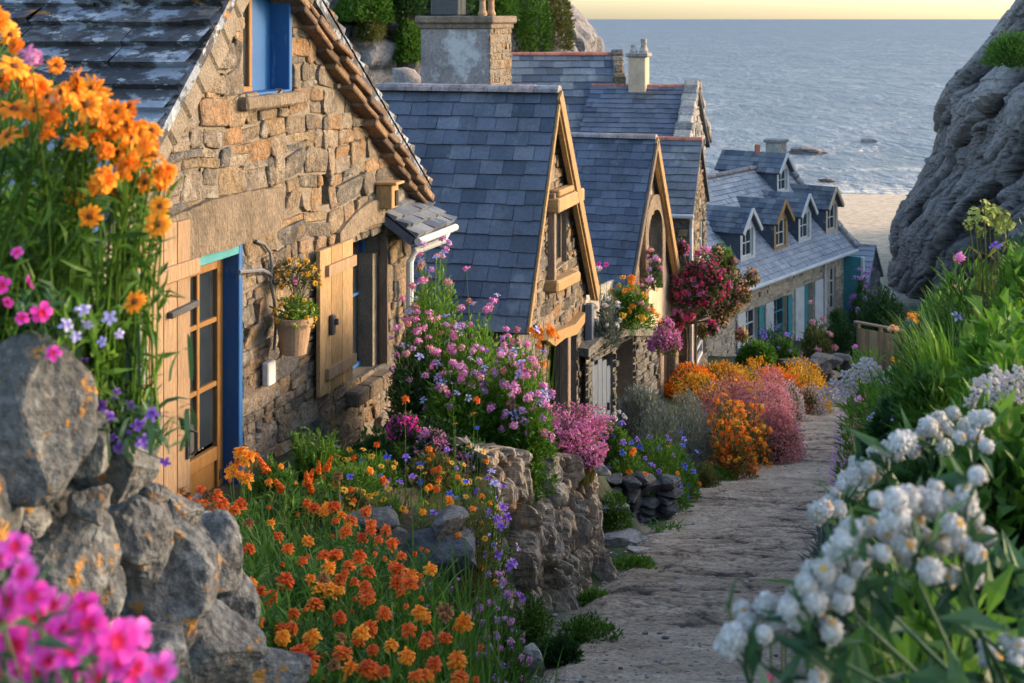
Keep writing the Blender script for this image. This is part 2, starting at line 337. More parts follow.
def grid(name, xs, ys, zf, mats, tint=None, kind='structure'):
    X, Yg = np.meshgrid(xs, ys); Z = zf(X, Yg); nx, ny = len(xs), len(ys)
    i = np.arange(nx * ny).reshape(ny, nx)
    Fq = np.stack([i[:-1, :-1].ravel(), i[:-1, 1:].ravel(), i[1:, 1:].ravel(), i[1:, :-1].ravel()], 1)
    m = MB(); m.add(np.stack([X.ravel(), Yg.ravel(), Z.ravel()], 1), Fq, 0, .5 if tint is None else tint(X, Yg, Z).ravel())
    o = m.build(name, mats, smooth=True); return tag(o, kind=kind)

GROUND = mat('earth and turf', [(.05, .038, .024), (.035, .055, .016), (.30, .25, .19), (.52, .40, .27)], noise=(2, .3), fine=(20, .3), bump=(.6, 12, .04), bump2=(.4, 60, .01))
xs = np.concatenate([[-3000, -800, -300, -120, -60, -35], np.arange(-22, -6, .8), np.arange(-6, 16, .16), np.arange(16, 42, 1.0), [50, 70, 120, 300, 800, 3000]])
ys = np.concatenate([[-40, -20, -10, -4], np.arange(0, 24, .16), np.arange(24, 50, .4), np.arange(50, 130, 2.0), [150, 200, 300, 600, 1500, 3000]])
def gt(X, Y, Z):
    n = fbm(np.stack([X.ravel() * .7, Y.ravel() * .7, 0 * X.ravel()], 1), 3, 9).reshape(X.shape)
    dd = np.minimum(np.abs(pc(Y) - pw(Y) - X), np.abs(X - pc(Y) - pw(Y))); inside = np.abs(X - pc(Y)) < pw(Y)
    dirt = .42 * np.exp(-(np.where(inside, 0, dd) / .32) ** 2)
    return np.where(Y > 62, .66 + .34 * ss(Y, 62, 80), np.clip(.2 + .35 * n, 0, .33) + dirt * (.8 + .6 * n))
grid('ground', xs, ys, ground, GROUND, gt)

# the worn rock path: one sheet just above the ground, with ledges and cracks in its relief
PATH = mat('worn rock path', [(.035, .027, .022), (.28, .205, .145), (.41, .32, .235), (.52, .425, .33)], rough=.9, noise=(2.5, .22), fine=(30, .45), bump=(.9, 14, .03), bump2=(.9, 60, .012),
           over=[((.23, .17, .11), 1.6, .52, .12, .6), ((.10, .08, .07), 7, .575, .05, .7)], stretch=(.8, 1.6, 1))
py_ = np.concatenate([np.arange(6, 24, .035), np.arange(24, 50, .1)])
pu = np.linspace(-1.12, 1.12, 82)
Yp, U = np.meshgrid(py_, pu, indexing='ij')
Xp = pc(Yp) + U * pw(Yp) + .10 * fbm(np.stack([0 * Yp.ravel() + np.sign(U.ravel()) * 3, Yp.ravel() * 1.1, 0 * Yp.ravel()], 1), 3, 31).reshape(Yp.shape) * np.abs(U)
q = np.stack([Xp.ravel(), Yp.ravel(), 0 * Xp.ravel()], 1)
wq = q + .28 * np.stack([fbm(q * 1.4, 3, 41), fbm(q * 1.4, 3, 42), 0 * q[:, 0]], 1)
d1, d2, cv = cells(wq * np.array([1.1, 2.6, 1]) + .5, 50)
crack = np.clip((d2 - d1) / .16, 0, 1)
e1, e2, cv2 = cells(wq * np.array([2.6, 6.5, 1]) + .2, 60)
crack2 = np.clip((e2 - e1) / .18, 0, 1)
patch = ss(fbm(q * .55, 3, 70) + .05, -.25, .12)
led = fbm(wq * np.array([1.4, 4.0, 1]), 5, 80, ridged=True)
g1, g2, gv = cells(wq * np.array([7.5, 11, 1]) + .4, 64); peb = np.clip((g2 - g1) / .3, 0, 1) * (gv > .45)
hgt = patch * (.022 * (cv - .5) + .018 * crack + .012 * (cv2 - .5) + .010 * crack2) + .014 * led + .012 * peb * gv
zbase = zp(Yp).ravel() + .055 + hgt - .10 * np.clip(np.abs(U.ravel()) - .9, 0, 1) * 3
tn = .52 + .16 * (cv2 - .5) * patch + .25 * fbm(q * 3, 4, 90) - patch * .50 * (1 - crack2) ** 2 * (cv > .35) - patch * .30 * (1 - crack) ** 2 + .16 * (led - .25) + .10 * peb * (gv - .6) - .12 * ((led < .02) & (patch > .4)) + .12 * (1 - patch)
i = np.arange(Xp.size).reshape(Xp.shape)
m = MB(); m.add(np.stack([Xp.ravel(), Yp.ravel(), zbase], 1), np.stack([i[:-1, :-1].ravel(), i[:-1, 1:].ravel(), i[1:, 1:].ravel(), i[1:, :-1].ravel()], 1)[:, ::-1], 0, np.clip(tn, 0, 1))
tag(m.build('path', PATH, smooth=False), kind='structure')

# ------------------------------------------------------------------ sea
sm = bpy.data.materials.new('sea water'); sm.use_nodes = True
n = sm.node_tree.nodes; l = sm.node_tree.links; b = n['Principled BSDF']
b.inputs['Roughness'].default_value = .2; b.inputs['IOR'].default_value = 1.33; b.inputs['Specular IOR Level'].default_value = .32
geo = n.new('ShaderNodeNewGeometry'); 
def nn(scale, st, det=5, w=0.0):
    mp = n.new('ShaderNodeMapping'); mp.inputs['Scale'].default_value = st; l.new(geo.outputs['Position'], mp.inputs['Vector'])
    t = n.new('ShaderNodeTexNoise'); t.noise_dimensions = '4D'; t.inputs['W'].default_value = w
    t.inputs['Scale'].default_value = scale; t.inputs['Detail'].default_value = det; t.inputs['Roughness'].default_value = .6; l.new(mp.outputs[0], t.inputs['Vector']); return t
def mth(op, a, b_=None, c=None):
    k = n.new('ShaderNodeMath'); k.operation = op
    for j, v in enumerate((a, b_, c)):
        if v is None: continue
        if isinstance(v, (int, float)): k.inputs[j].default_value = v
        else: l.new(v, k.inputs[j])
    return k.outputs[0]
def rng_(v, a, b_, c=0., d=1.):
    k = n.new('ShaderNodeMapRange'); k.inputs[1].default_value = a; k.inputs[2].default_value = b_; k.inputs[3].default_value = c; k.inputs[4].default_value = d; k.clamp = True; l.new(v, k.inputs[0]); return k.outputs[0]
sx = n.new('ShaderNodeSeparateXYZ'); l.new(geo.outputs['Position'], sx.inputs[0])
wav = nn(.5, (.8, .30, 1), 6); swl = nn(.10, (.6, .5, 1), 4, 2.); big = nn(.012, (.25, 1, 1), 4, 4.)
hsum = mth('ADD', mth('MULTIPLY', wav.outputs['Fac'], 1.0), mth('MULTIPLY', swl.outputs['Fac'], 3.5))
bn = n.new('ShaderNodeBump'); bn.inputs['Strength'].default_value = 1.0; bn.inputs['Distance'].default_value = 4.0; l.new(hsum, bn.inputs['Height']); l.new(bn.outputs[0], b.inputs['Normal'])
# foam: breakers along the shore and scattered crests
edge = nn(.06, (1, 1, 1), 3, 7.); lace = nn(.5, (.3, 1, 1), 6, 9.)
yy = mth('ADD', mth('ADD', sx.outputs['Y'], mth('MULTIPLY', sx.outputs['X'], .22)), mth('MULTIPLY', mth('SUBTRACT', edge.outputs['Fac'], .5), 26))
shore = rng_(yy, 136, 120)
brk = mth('MULTIPLY', rng_(mth('SINE', mth('MULTIPLY', yy, .33)), .55, .95), rng_(yy, 178, 128))
fo = mth('ADD', mth('MULTIPLY', shore, .9), mth('MULTIPLY', brk, .8))
crest = mth('MULTIPLY', rng_(nn(.09, (.22, 1, 1), 5, 12.).outputs['Fac'], .66, .74), .5)
fo = mth('MULTIPLY', mth('ADD', fo, crest), rng_(lace.outputs['Fac'], .40, .60))
chop = mth('ADD', mth('MULTIPLY', wav.outputs['Fac'], .6), mth('MULTIPLY', swl.outputs['Fac'], .4))
wc = n.new('ShaderNodeValToRGB'); we = wc.color_ramp.elements; we[0].position = .36; we[0].color = (.022, .036, .058, 1); we[1].position = .66; we[1].color = (.20, .225, .26, 1); w3 = we.new(.52); w3.color = (.062, .085, .12, 1); l.new(chop, wc.inputs[0])
mx = n.new('ShaderNodeMix'); mx.data_type = 'RGBA'; l.new(wc.outputs[0], mx.inputs[6]); mx.inputs[7].default_value = (.62, .60, .56, 1); l.new(fo, mx.inputs[0])
mx2 = n.new('ShaderNodeMix'); mx2.data_type = 'RGBA'; l.new(rng_(big.outputs['Fac'], .35, .7), mx2.inputs[0]); l.new(mx.outputs[2], mx2.inputs[6])
mx3 = n.new('ShaderNodeMix'); mx3.data_type = 'RGBA'; mx3.inputs[0].default_value = .35; l.new(mx.outputs[2], mx3.inputs[6]); mx3.inputs[7].default_value = (.09, .115, .15, 1)
l.new(mx3.outputs[2], mx2.inputs[7]); l.new(mx2.outputs[2], b.inputs['Base Color'])
l.new(rng_(fo, 0, 1, .16, .8), b.inputs['Roughness'])
m = MB(); m.add([[-40000, 60, SEA], [40000, 60, SEA], [40000, 70000, SEA], [-40000, 70000, SEA]], np.array([[0, 1, 2, 3]]))
df = n.new('ShaderNodeBsdfDiffuse'); l.new(mx2.outputs[2], df.inputs['Color']); l.new(bn.outputs[0], df.inputs['Normal'])
gl = n.new('ShaderNodeBsdfGlossy'); gl.inputs['Roughness'].default_value = .28; l.new(bn.outputs[0], gl.inputs['Normal'])
mxs = n.new('ShaderNodeMixShader'); l.new(rng_(fo, 0, 1, .24, .03), mxs.inputs[0]); l.new(df.outputs[0], mxs.inputs[1]); l.new(gl.outputs[0], mxs.inputs[2]); l.new(mxs.outputs[0], n['Material Output'].inputs['Surface'])
tag(m.build('sea', sm), kind='structure')

# ------------------------------------------------------------------ rock masses
CLIFF = mat('cliff rock', [(.04, .037, .037), (.18, .165, .155), (.27, .245, .228), (.35, .315, .285)], rough=.85, noise=(.5, .22), fine=(6, .3), bump=(.8, 3, .25), bump2=(.6, 16, .05),
            over=[((.30, .24, .17), .35, .58, .12, .5), (BLACK, .8, .62, .1, .5)])
def rockmass(name, c, prof, a0, a1, na, nz, strata, amp, seed, mats, kind='structure'):
    zs = np.linspace(prof[0][0], prof[-1][0], nz); rr = np.interp(zs, [p[0] for p in prof], [p[1] for p in prof])
    an = np.radians(np.linspace(a0, a1, na)); A, Z = np.meshgrid(an, zs); Rr = rr[:, None] + 0 * A
    X = c[0] + Rr * np.cos(A); Y = c[1] + Rr * np.sin(A)
    p = np.stack([X.ravel(), Y.ravel(), Z.ravel()], 1)
    S = np.array(strata, float); S /= np.linalg.norm(S)
    al = (p @ S)[:, None] * S; st = p - al
    wp = p + 1.2 * np.stack([fbm(p * .25, 3, seed), fbm(p * .25, 3, seed + 1), fbm(p * .25, 3, seed + 2)], 1)
    along = wp @ S
    perp = wp - (wp @ S)[:, None] * S
    u1, u2, uv = cells(perp * .24 + along[:, None] * S * .05, seed + 5)
    v1, v2, vv = cells(perp * .62 + along[:, None] * S * .10, seed + 9)
    w1, w2, wv = cells(perp * 2.4 + along[:, None] * S * .5, seed + 13); t1, t2, tv = cells(wp * .7, seed + 17)
    d = amp * (.08 * (wv - .5) + .12 * (np.clip((w2 - w1) / .12, 0, 1) - 1) + .5 * (tv - .5) + 1.2 * (uv - .5) + 1.25 * (np.clip((u2 - u1) / .09, 0, 1) - 1) + .35 * (vv - .5) + .25 * (np.clip((v2 - v1) / .10, 0, 1) - 1) + .8 * fbm(p * .12, 3, seed + 20) + .08 * fbm(p * .9, 4, seed + 21, True))
    X = X + d.reshape(X.shape) * np.cos(A); Y = Y + d.reshape(X.shape) * np.sin(A)
    tn = np.clip(.45 + .3 * (vv - .5) + .3 * (uv - .5) - .5 * (1 - np.clip((u2 - u1) / .08, 0, 1)) - .28 * (1 - np.clip((v2 - v1) / .10, 0, 1)) - .22 * (1 - np.clip((w2 - w1) / .10, 0, 1)) + .2 * (tv - .5) + .25 * fbm(p * .8, 4, seed + 30), 0, 1)
    i = np.arange(X.size).reshape(X.shape)
    Fq = np.stack([i[:-1, :-1].ravel(), i[:-1, 1:].ravel(), i[1:, 1:].ravel(), i[1:, :-1].ravel()], 1)
    top = len(p)
    V = np.concatenate([np.stack([X.ravel(), Y.ravel(), Z.ravel()], 1), [[c[0], c[1], zs[-1] + .8]]])
    T = np.stack([i[-1, :-1], i[-1, 1:], np.full(na - 1, top)], 1)
    m = MB(); m.add(V, [Fq, T], 0, np.append(tn, .5)); o = m.build(name, mats, smooth=False)
    return tag(o, kind=kind)
CY = 60.0
def rprof(pts, cx):      # silhouette pixels at the distance CY -> radius
    return [(ZP(py, CY), cx - XP(px, CY) - 2.3) for px, py in pts]
pr = rprof([(872, 345), (889, 290), (893, 255), (916, 215), (938, 178), (946, 130), (958, 95), (985, 66), (1018, 28), (1034, 0), (1062, -60), (1130, -130)], 47)
rockmass('cliff', (47, 64), [(-15.5, pr[0][1] + 1)] + pr, 95, 330, 620, 340, (.5, -.5, .72), .7, 100, CLIFF)
rockmass('headland', (-27, 84), [(-15, 33), (-8, 32.2), (-3, 32.0), (-1.2, 31.6), (.2, 30.6), (2, 29), (5, 25), (9, 18)], -120, 100, 420, 130, (.2, .1, 1), .75, 140, CLIFF)
def boulder(seed, sub=4, cuts=9, rough=.05, block=0):
    import bmesh
    bm = bmesh.new(); bmesh.ops.create_icosphere(bm, subdivisions=sub, radius=1.0)
    V = np.array([v.co[:] for v in bm.verts]); Fq = np.array([[v.index for v in f.verts] for f in bm.faces]); bm.free()
    r = np.random.default_rng(seed)
    if block: V = V / ((np.abs(V) ** block).sum(1) ** (1 / block))[:, None]
    for k in range(cuts):
        nrm = r.normal(size=3); nrm /= np.linalg.norm(nrm); d = r.uniform(.55, .85)
        e = np.clip(V @ nrm - d, 0, None); V = V - e[:, None] * nrm * .94
    V = V * (1 + rough * 2.2 * fbm(V * 1.6 + seed, 3, seed))[:, None]
    V = V * (1 + rough * .7 * fbm(V * 6 + seed, 3, seed + 7, True))[:, None]
    return V, Fq
for k, (px, py, wd) in enumerate(((806, 153, 4.2), (868, 142, 2.2), (826, 182, 1.6))):
    Y = SEA / ZP(py, 1.0); V, Fq = boulder(300 + k, 4, 8, .14)
    m = MB(); m.add(V * np.array([wd * .5, wd * .35, wd * .14]), Fq, 0, .3 + .2 * np.random.default_rng(k).random(len(V)))
    tag(m.build('sea_rock', CLIFF, loc=(XP(px, Y), Y, SEA + .12)), ['brown weedy rock out in the shallows behind the chimney of the long house', 'low dark skerry furthest out in the sea', 'small wet rock near the surf line'][k], 'rock')
# ================================================================== MASONRY, ROOFS, JOINERY
def clip_convex(pts, poly):
    out = [tuple(p) for p in pts]; n = len(poly)
    for i in range(n):
        a, b = poly[i], poly[(i + 1) % n]; ins = out; out = []
        if not ins: return []
        ex, ez = b[0] - a[0], b[1] - a[1]
        def sd(p): return ex * (p[1] - a[1]) - ez * (p[0] - a[0])
        for j in range(len(ins)):
            p, q = ins[j], ins[(j + 1) % len(ins)]; sp, sq = sd(p), sd(q)
            if sp >= 0: out.append(p)
            if (sp >= 0) != (sq >= 0):
                t = sp / (sp - sq); out.append((p[0] + t * (q[0] - p[0]), p[1] + t * (q[1] - p[1])))
    return out
def stone(mb, rect, e, tint, r, poly, y0, warp, mati=0):
    x0, x1, z0, z1 = rect; wd, hd = x1 - x0, z1 - z0
    if wd < .03 or hd < .03: return
    c = min(wd, hd); pts = []
    for cxn, czn, sx_, sz_, a0 in ((x0, z0, 1, 1, 180), (x1, z0, -1, 1, 270), (x1, z1, -1, -1, 0), (x0, z1, 1, -1, 90)):
        rad = c * r.uniform(.08, .36)
        for k in range(3):
            a = math.radians(a0 + 45 * k)
            pts.append((cxn + sx_ * rad + rad * math.cos(a) + r.normal() * .06 * c, czn + sz_ * rad + rad * math.sin(a) + r.normal() * .06 * c))
    if poly is not None: pts = clip_convex(pts, poly)
    if len(pts) < 4: return
    p = np.array(pts); p = p + warp(p); ctr = p.mean(0); n = len(p)
    tilt = r.normal(size=2) * .10
    def ring(k, y):
        qq = ctr + (p - ctr) * k
        return np.stack([qq[:, 0], y + (qq - ctr) @ tilt * (1 if y < y0 - .001 else 0), qq[:, 1]], 1)
    V = np.concatenate([ring(1, y0 + .02), ring(1, y0 - .45 * e), ring(.94, y0 - .8 * e), ring(.78, y0 - e + r.normal() * .003), [[ctr[0], y0 - 1.04 * e, ctr[1]]]])
    Q = np.array([[a * n + i, a * n + (i + 1) % n, (a + 1) * n + (i + 1) % n, (a + 1) * n + i] for a in range(3) for i in range(n)])
    T = np.array([[3 * n + i, 3 * n + (i + 1) % n, 4 * n] for i in range(n)])
    mb.add(V, [Q, T], mati, np.clip(tint + r.normal(size=len(V)) * .02, 0, 1))
def mkwarp(seed, amp=.03):
    def wf(p):
        q = np.stack([p[:, 0], p[:, 1], 0 * p[:, 0]], 1) * 1.3
        return amp * np.stack([fbm(q, 2, seed), fbm(q, 2, seed + 1)], 1)
    return wf
def rubble(mb, poly, holes, y0, seed, ch=(.13, .30), cw=(.18, .60), ex=(.02, .055), gap=.012, tintf=None, warp=.03):
    """roughly coursed rubble filling a convex outline (x,z), leaving the openings free"""
    r = np.random.default_rng(seed); wf = mkwarp(seed, warp)
    xs_ = [p[0] for p in poly]; zs_ = [p[1] for p in poly]; z = min(zs_)
    while z < max(zs_):
        h = r.uniform(*ch); x = min(xs_) - r.uniform(0, .2)
        while x < max(xs_):
            wd = r.uniform(*cw) * (1.25 if h > sum(ch) / 2 else .9); rects = [(x, x + wd, z, z + h)]
            u = r.random()
            if u < .30 and h > .13: s_ = r.choice([r.uniform(.22, .34), r.uniform(.4, .6), r.uniform(.68, .8)]); rects = [(x, x + wd, z, z + h * s_), (x, x + wd, z + h * s_, z + h)]
            elif u < .34 and wd > .3: s_ = r.uniform(.35, .65); k = r.uniform(.4, .6); rects = [(x, x + wd * s_, z, z + h), (x + wd * s_, x + wd, z, z + h * k), (x + wd * s_, x + wd, z + h * k, z + h)]
            for a, b_, c, d in rects:
                rc = [(a, b_, c, d)]
                for hx0, hx1, hz0, hz1 in holes:
                    nr = []
                    for a2, b2, c2, d2 in rc:
                        if b2 <= hx0 or a2 >= hx1 or d2 <= hz0 or c2 >= hz1: nr.append((a2, b2, c2, d2)); continue
                        opts = [(a2, min(b2, hx0), c2, d2), (max(a2, hx1), b2, c2, d2), (a2, b2, c2, min(d2, hz0)), (a2, b2, max(c2, hz1), d2)]
                        opts = [o for o in opts if o[1] - o[0] > .04 and o[3] - o[2] > .04]
                        if opts: nr.append(max(opts, key=lambda o: (o[1] - o[0]) * (o[3] - o[2])))
                    rc = nr
                for a2, b2, c2, d2 in rc:
                    tn = r.random() if tintf is None else tintf(.5 * (a2 + b2), .5 * (c2 + d2), r)
                    stone(mb, (a2 + gap, b2 - gap, c2 + gap, d2 - gap), r.uniform(*ex), tn, r, poly, y0, wf)
            x += wd
        z += h
def top_at(poly, x):
    best = -1e9
    for i in range(len(poly)):
        a, b_ = poly[i], poly[(i + 1) % len(poly)]
        if abs(a[0] - b_[0]) < 1e-6: continue
        if min(a[0], b_[0]) - 1e-6 <= x <= max(a[0], b_[0]) + 1e-6: best = max(best, a[1] + (b_[1] - a[1]) * (x - a[0]) / (b_[0] - a[0]))
    return best
def sheet(mb, poly, holes, y0, depth, mati=1, tint=.5):
    """wall face at y0 with real openings and their reveals going back by depth"""
    zb = min(p[1] for p in poly)
    br = sorted(set([p[0] for p in poly] + [h[0] for h in holes] + [h[1] for h in holes])); lo, hi = min(p[0] for p in poly), max(p[0] for p in poly)
    br = [x for x in br if lo <= x <= hi]
    for a, b_ in zip(br[:-1], br[1:]):
        if b_ - a < 1e-5: continue
        mid = .5 * (a + b_); cut = sorted([(h[2], h[3]) for h in holes if h[0] < mid < h[1]]); z0 = zb
        segs = []
        for c, d in cut:
            if c > z0: segs.append((z0, c))
            z0 = d
        for c, d in segs: mb.add([[a, y0, c], [b_, y0, c], [b_, y0, d], [a, y0, d]], np.array([[0, 1, 2, 3]]), mati, tint)
        mb.add([[a, y0, z0], [b_, y0, z0], [b_, y0, top_at(poly, b_)], [a, y0, top_at(poly, a)]], np.array([[0, 1, 2, 3]]), mati, tint)
    for x0, x1, z0, z1 in holes:
        y1 = y0 + depth
        for q in ([[x0, y0, z0], [x0, y1, z0], [x0, y1, z1], [x0, y0, z1]], [[x1, y0, z1], [x1, y1, z1], [x1, y1, z0], [x1, y0, z0]],
                  [[x0, y0, z0], [x1, y0, z0], [x1, y1, z0], [x0, y1, z0]], [[x0, y1, z1], [x1, y1, z1], [x1, y0, z1], [x0, y0, z1]]):
            mb.add(q, np.array([[0, 1, 2, 3]]), mati, tint)
def slates(mb, O, along, up, L, S, row=.2, wd=(.2, .3), th=.012, seed=0, mati=0, sag=.0, tintf=None):
    """overlapping slates from the eaves corner O; along runs with the ridge, up runs up the slope; solid deck beneath"""
    r = np.random.default_rng(seed); O = np.array(O, float); a = np.array(along, float); a /= np.linalg.norm(a); u = np.array(up, float); u /= np.linalg.norm(u)
    nrm = np.cross(a, u)
    if nrm[2] < 0: nrm = -nrm
    nr = max(1, int(round(S / row))); row = S / nr
    VV = []; TT = []
    for i in range(nr):
        x = -r.uniform(0, wd[0]) if i % 2 else -r.uniform(0, .06)
        while x < L:
            w_ = r.uniform(*wd); x0, x1 = max(x, 0) + .003, min(x + w_, L) - .003; x += w_
            if x1 - x0 < .03: continue
            s0 = i * row + r.normal() * .006 - .012; s1 = (i + 1) * row + .01; j = abs(r.normal()) * th * .35; tw = r.normal() * th * .2
            sg = -sag * math.sin(math.pi * min(1, max(0, (x0 / L)))) * (1 + .0)
            q = [(x0, s0, th * 1.7 + j + tw), (x1, s0 + r.normal() * .004, th * 1.7 + j - tw), (x1, s1, th * .75), (x0, s1, th * .75), (x0, s0, th * .5), (x1, s0, th * .5)]
            VV.append([O + a * p + u * (s_) + nrm * (h + sg) for p, s_, h in q])
            TT.append(r.random() if tintf is None else tintf(.5 * (x0 + x1) / L, i / nr, r))
    V = np.array(VV).reshape(-1, 3); k = len(VV); base = (np.arange(k) * 6)[:, None]
    # orientation
    qd = np.array([0, 1, 2, 3]); e0 = V[1] - V[0]; e1 = V[3] - V[0]
    flip = np.cross(e0, e1) @ nrm < 0
    def fc(idx): idx = np.array(idx); return base + (idx[::-1] if flip else idx)
    mb.add(V, [fc([0, 1, 2, 3]), fc([4, 5, 1, 0]), fc([4, 0, 3, 3])[:, :3], fc([1, 5, 2, 2])[:, :3]], mati, np.repeat(np.array(TT), 6))
    D = .09
    c = [O, O + a * L, O + a * L + u * S, O + u * S]
    mb.add([p for p in c] + [p - nrm * D for p in c], np.array([[0, 1, 2, 3], [7, 6, 5, 4], [0, 4, 5, 1], [1, 5, 6, 2], [2, 6, 7, 3], [3, 7, 4, 0]]), mati, .1)
class Fr:
    """house frame: gable wall through pixel px at distance Y, running away along (k,1)"""
    def __init__(s, px, Y, k, zb):
        s.A = np.array([XP(px, Y), Y]); s.k = k; s.u = np.array([k, 1.0]) / math.hypot(k, 1); s.b = np.array([-s.u[1], s.u[0]]); s.zb = zb
        s.rz = math.atan2(s.u[1], s.u[0])
    def loc(s, px, py, yl=0.0):
        A = s.A + s.b * yl; c = (px - CX) / F; t = (c * A[1] - A[0]) / (s.k - c); Y = A[1] + t
        return t * math.hypot(s.k, 1), ZP(py, Y) - s.zb
    def root(s, name, label, cat, group=None): return thing(name, label, cat, (s.A[0], s.A[1], s.zb), s.rz, group)
    def world(s, x, y, z): p = s.A + s.u * x + s.b * y; return Vector((p[0], p[1], z + s.zb))
def window(parent, x0, x1, z0, z1, y, frame=.05, nx=1, nz=2, mat_f=None, name='window', label=None, depth=.06, curtain=False):
    m = MB(); f = frame
    m.box(((x0 + x1) / 2, y, z1 - f / 2), (x1 - x0, depth, f), bev=.006); m.box(((x0 + x1) / 2, y, z0 + f / 2), (x1 - x0, depth, f), bev=.006)
    m.box((x0 + f / 2, y, (z0 + z1) / 2), (f, depth - .004, z1 - z0 - 2 * f), bev=.006); m.box((x1 - f / 2, y, (z0 + z1) / 2), (f, depth - .004, z1 - z0 - 2 * f), bev=.006)
    for i in range(1, nx): m.box((x0 + (x1 - x0) * i / nx, y, (z0 + z1) / 2), (f * .6, depth * .7, z1 - z0 - 2 * f), bev=.004)
    for i in range(1, nz): m.box(((x0 + x1) / 2, y + .001, z0 + (z1 - z0) * i / nz), (x1 - x0 - 2 * f, depth * .62, f * .6), bev=.004)
    o = m.build(name, mat_f, parent)
    if label: o['label'] = label
    g = MB(); g.box(((x0 + x1) / 2, y + depth * .2, (z0 + z1) / 2), (x1 - x0 - f, .012, z1 - z0 - f)); g.build('pane', GLASS, o)
    if curtain:
        c = MB(); nx_ = 24; xs2 = np.linspace(x0 + f, x0 + (x1 - x0) * .45, nx_)
        V = [[x, y + .10 + .02 * math.sin(i * 1.7), z] for z in (z0 + f, z1 - f) for i, x in enumerate(xs2)]
        c.add(V, np.array([[i, i + 1, nx_ + i + 1, nx_ + i] for i in range(nx_ - 1)])); c.build('curtain', CURTAIN, o, smooth=True)
    return o
def plank_panel(name, x0, x1, z0, z1, y, n, th, material, parent, seed=0, battens=(), shape=None):
    r = np.random.default_rng(seed); m = MB(); w_ = (x1 - x0) / n
    for i in range(n):
        za, zb = (z0, z1) if shape is None else shape((i + .5) / n)
        m.box((x0 + (i + .5) * w_, y + r.normal() * .002, (za + zb) / 2), (w_ - .006, th, zb - za), tint=r.uniform(.2, .9), bev=.004)
    for zc in battens: m.box(((x0 + x1) / 2, y - th * .5 - .014, zc), (x1 - x0 + .01, .026, .09), tint=r.uniform(.3, .8), bev=.006)
    return m.build(name, material, parent)
def gable_house(f, label, eL, ap, eR, D, wall_y=.12, walls=None, holes=(), roofmat=None, row=.2, sw=(.2, .3), th=.012, ridge=None, seed=1, style='rubble', wallmats=None, zb=0.0, over=.0, tintf=None, rub={}, group=None, rtint=None, near_wall=True, th_eave=.3):
    """stone cottage with its gable in the plane y=wall_y of the frame; roof front edge at y=0"""
    root = f.root('stone_cottage', label, 'house', group)
    inset = th_eave
    sl = (ap[1] - eL[1]) / (ap[0] - eL[0]); sr = (ap[1] - eR[1]) / (eR[0] - ap[0])
    L = (eL[0] + inset, eL[1] + inset * sl - .10); Rr = (eR[0] - inset, eR[1] + inset * sr - .10); A = (ap[0], ap[1] - .12)
    poly = [(L[0], zb), (Rr[0], zb), Rr, A, L]
    m = MB()
    sheet(m, poly, holes, wall_y, .35)
    if style == 'rubble': rubble(m, poly, holes, wall_y, seed, tintf=tintf, **rub)
    m.build('gable_wall', wallmats, root, smooth=False)
    # the two long walls and the back gable
    m = MB()
    if near_wall:
        q = MB(); Wd = D - .3; sheet(q, [(0, zb), (Wd, zb), (Wd, L[1]), (0, L[1])], [], 0, .3)
        if style == 'rubble': rubble(q, [(0, zb), (Wd, zb), (Wd, L[1]), (0, L[1])], [], 0, seed + 1, **rub)
        # seen from outside (-x): local wall x runs from back to front
        q.xform(Matrix(((0, 1, 0, L[0]), (-1, 0, 0, wall_y + Wd), (0, 0, 1, 0), (0, 0, 0, 1)))); q.build('side_wall', wallmats, root)
    m.box(((Rr[0] - .1), wall_y + D / 2, (zb + Rr[1]) / 2), (.2, D - .3, Rr[1] - zb)); m.prism([(p[0] * .94 + A[0] * .06, p[1] - .12) for p in poly[:2]] + [(p[0] * .94 + A[0] * .06, p[1] - .22) for p in poly[2:]], D - .3, D - .15)
    m.build('back_wall', wallmats[1] if isinstance(wallmats, (list, tuple)) else wallmats, root)
    for side, e in (('L', eL), ('R', eR)):
        m = MB(); S = math.hypot(ap[0] - e[0], ap[1] - e[1])
        slates(m, (e[0], -over, e[1]), (0, 1, 0), (ap[0] - e[0], 0, ap[1] - e[1]), D + over, S, row, sw, th, seed + (3 if side == 'L' else 4), tintf=rtint)
        m.build('roof', roofmat, root)
    if ridge is not None:
        m = MB(); r = np.random.default_rng(seed + 9); y = -over - .01
        while y < D:
            ln = min(r.uniform(.32, .42), D - y + .01); m.lathe_half = None
            rad = ridge[1] * r.uniform(.93, 1.07); V = []
            for yy_ in (y, y + ln - .008):
                for k in range(7):
                    a = math.pi * (k / 6.0); V.append([ap[0] + 1.25 * rad * math.cos(a), yy_, ap[1] - .03 + rad * math.sin(a) * .9])
            Q = [[k + 7, k + 1 + 7, k + 1, k] for k in range(6)] + [[0, 1, 2, 3, 4, 5, 6], [13, 12, 11, 10, 9, 8, 7]]
            m.add(V, Q, 0, ridge[2](r) if len(ridge) > 2 else r.random()); y += ln
        m.build('ridge_cap', ridge[0], root)
    return root, poly
def barge(root, ap, e, y, wd, th, material, name='bargeboard', lift=.0):
    m = MB(); a = np.array([e[0], y, e[1] + lift]); b_ = np.array([ap[0], y, ap[1] + lift]); d = (b_ - a); d /= np.linalg.norm(d)
    nrm = np.array([-d[2], 0, d[0]]); nrm = nrm if nrm[2] > 0 else -nrm
    m.bar(a - nrm * wd / 2, b_ - nrm * wd / 2, th, wd, up=nrm, bev=.006, tint=.5); return m.build(name, material, root)
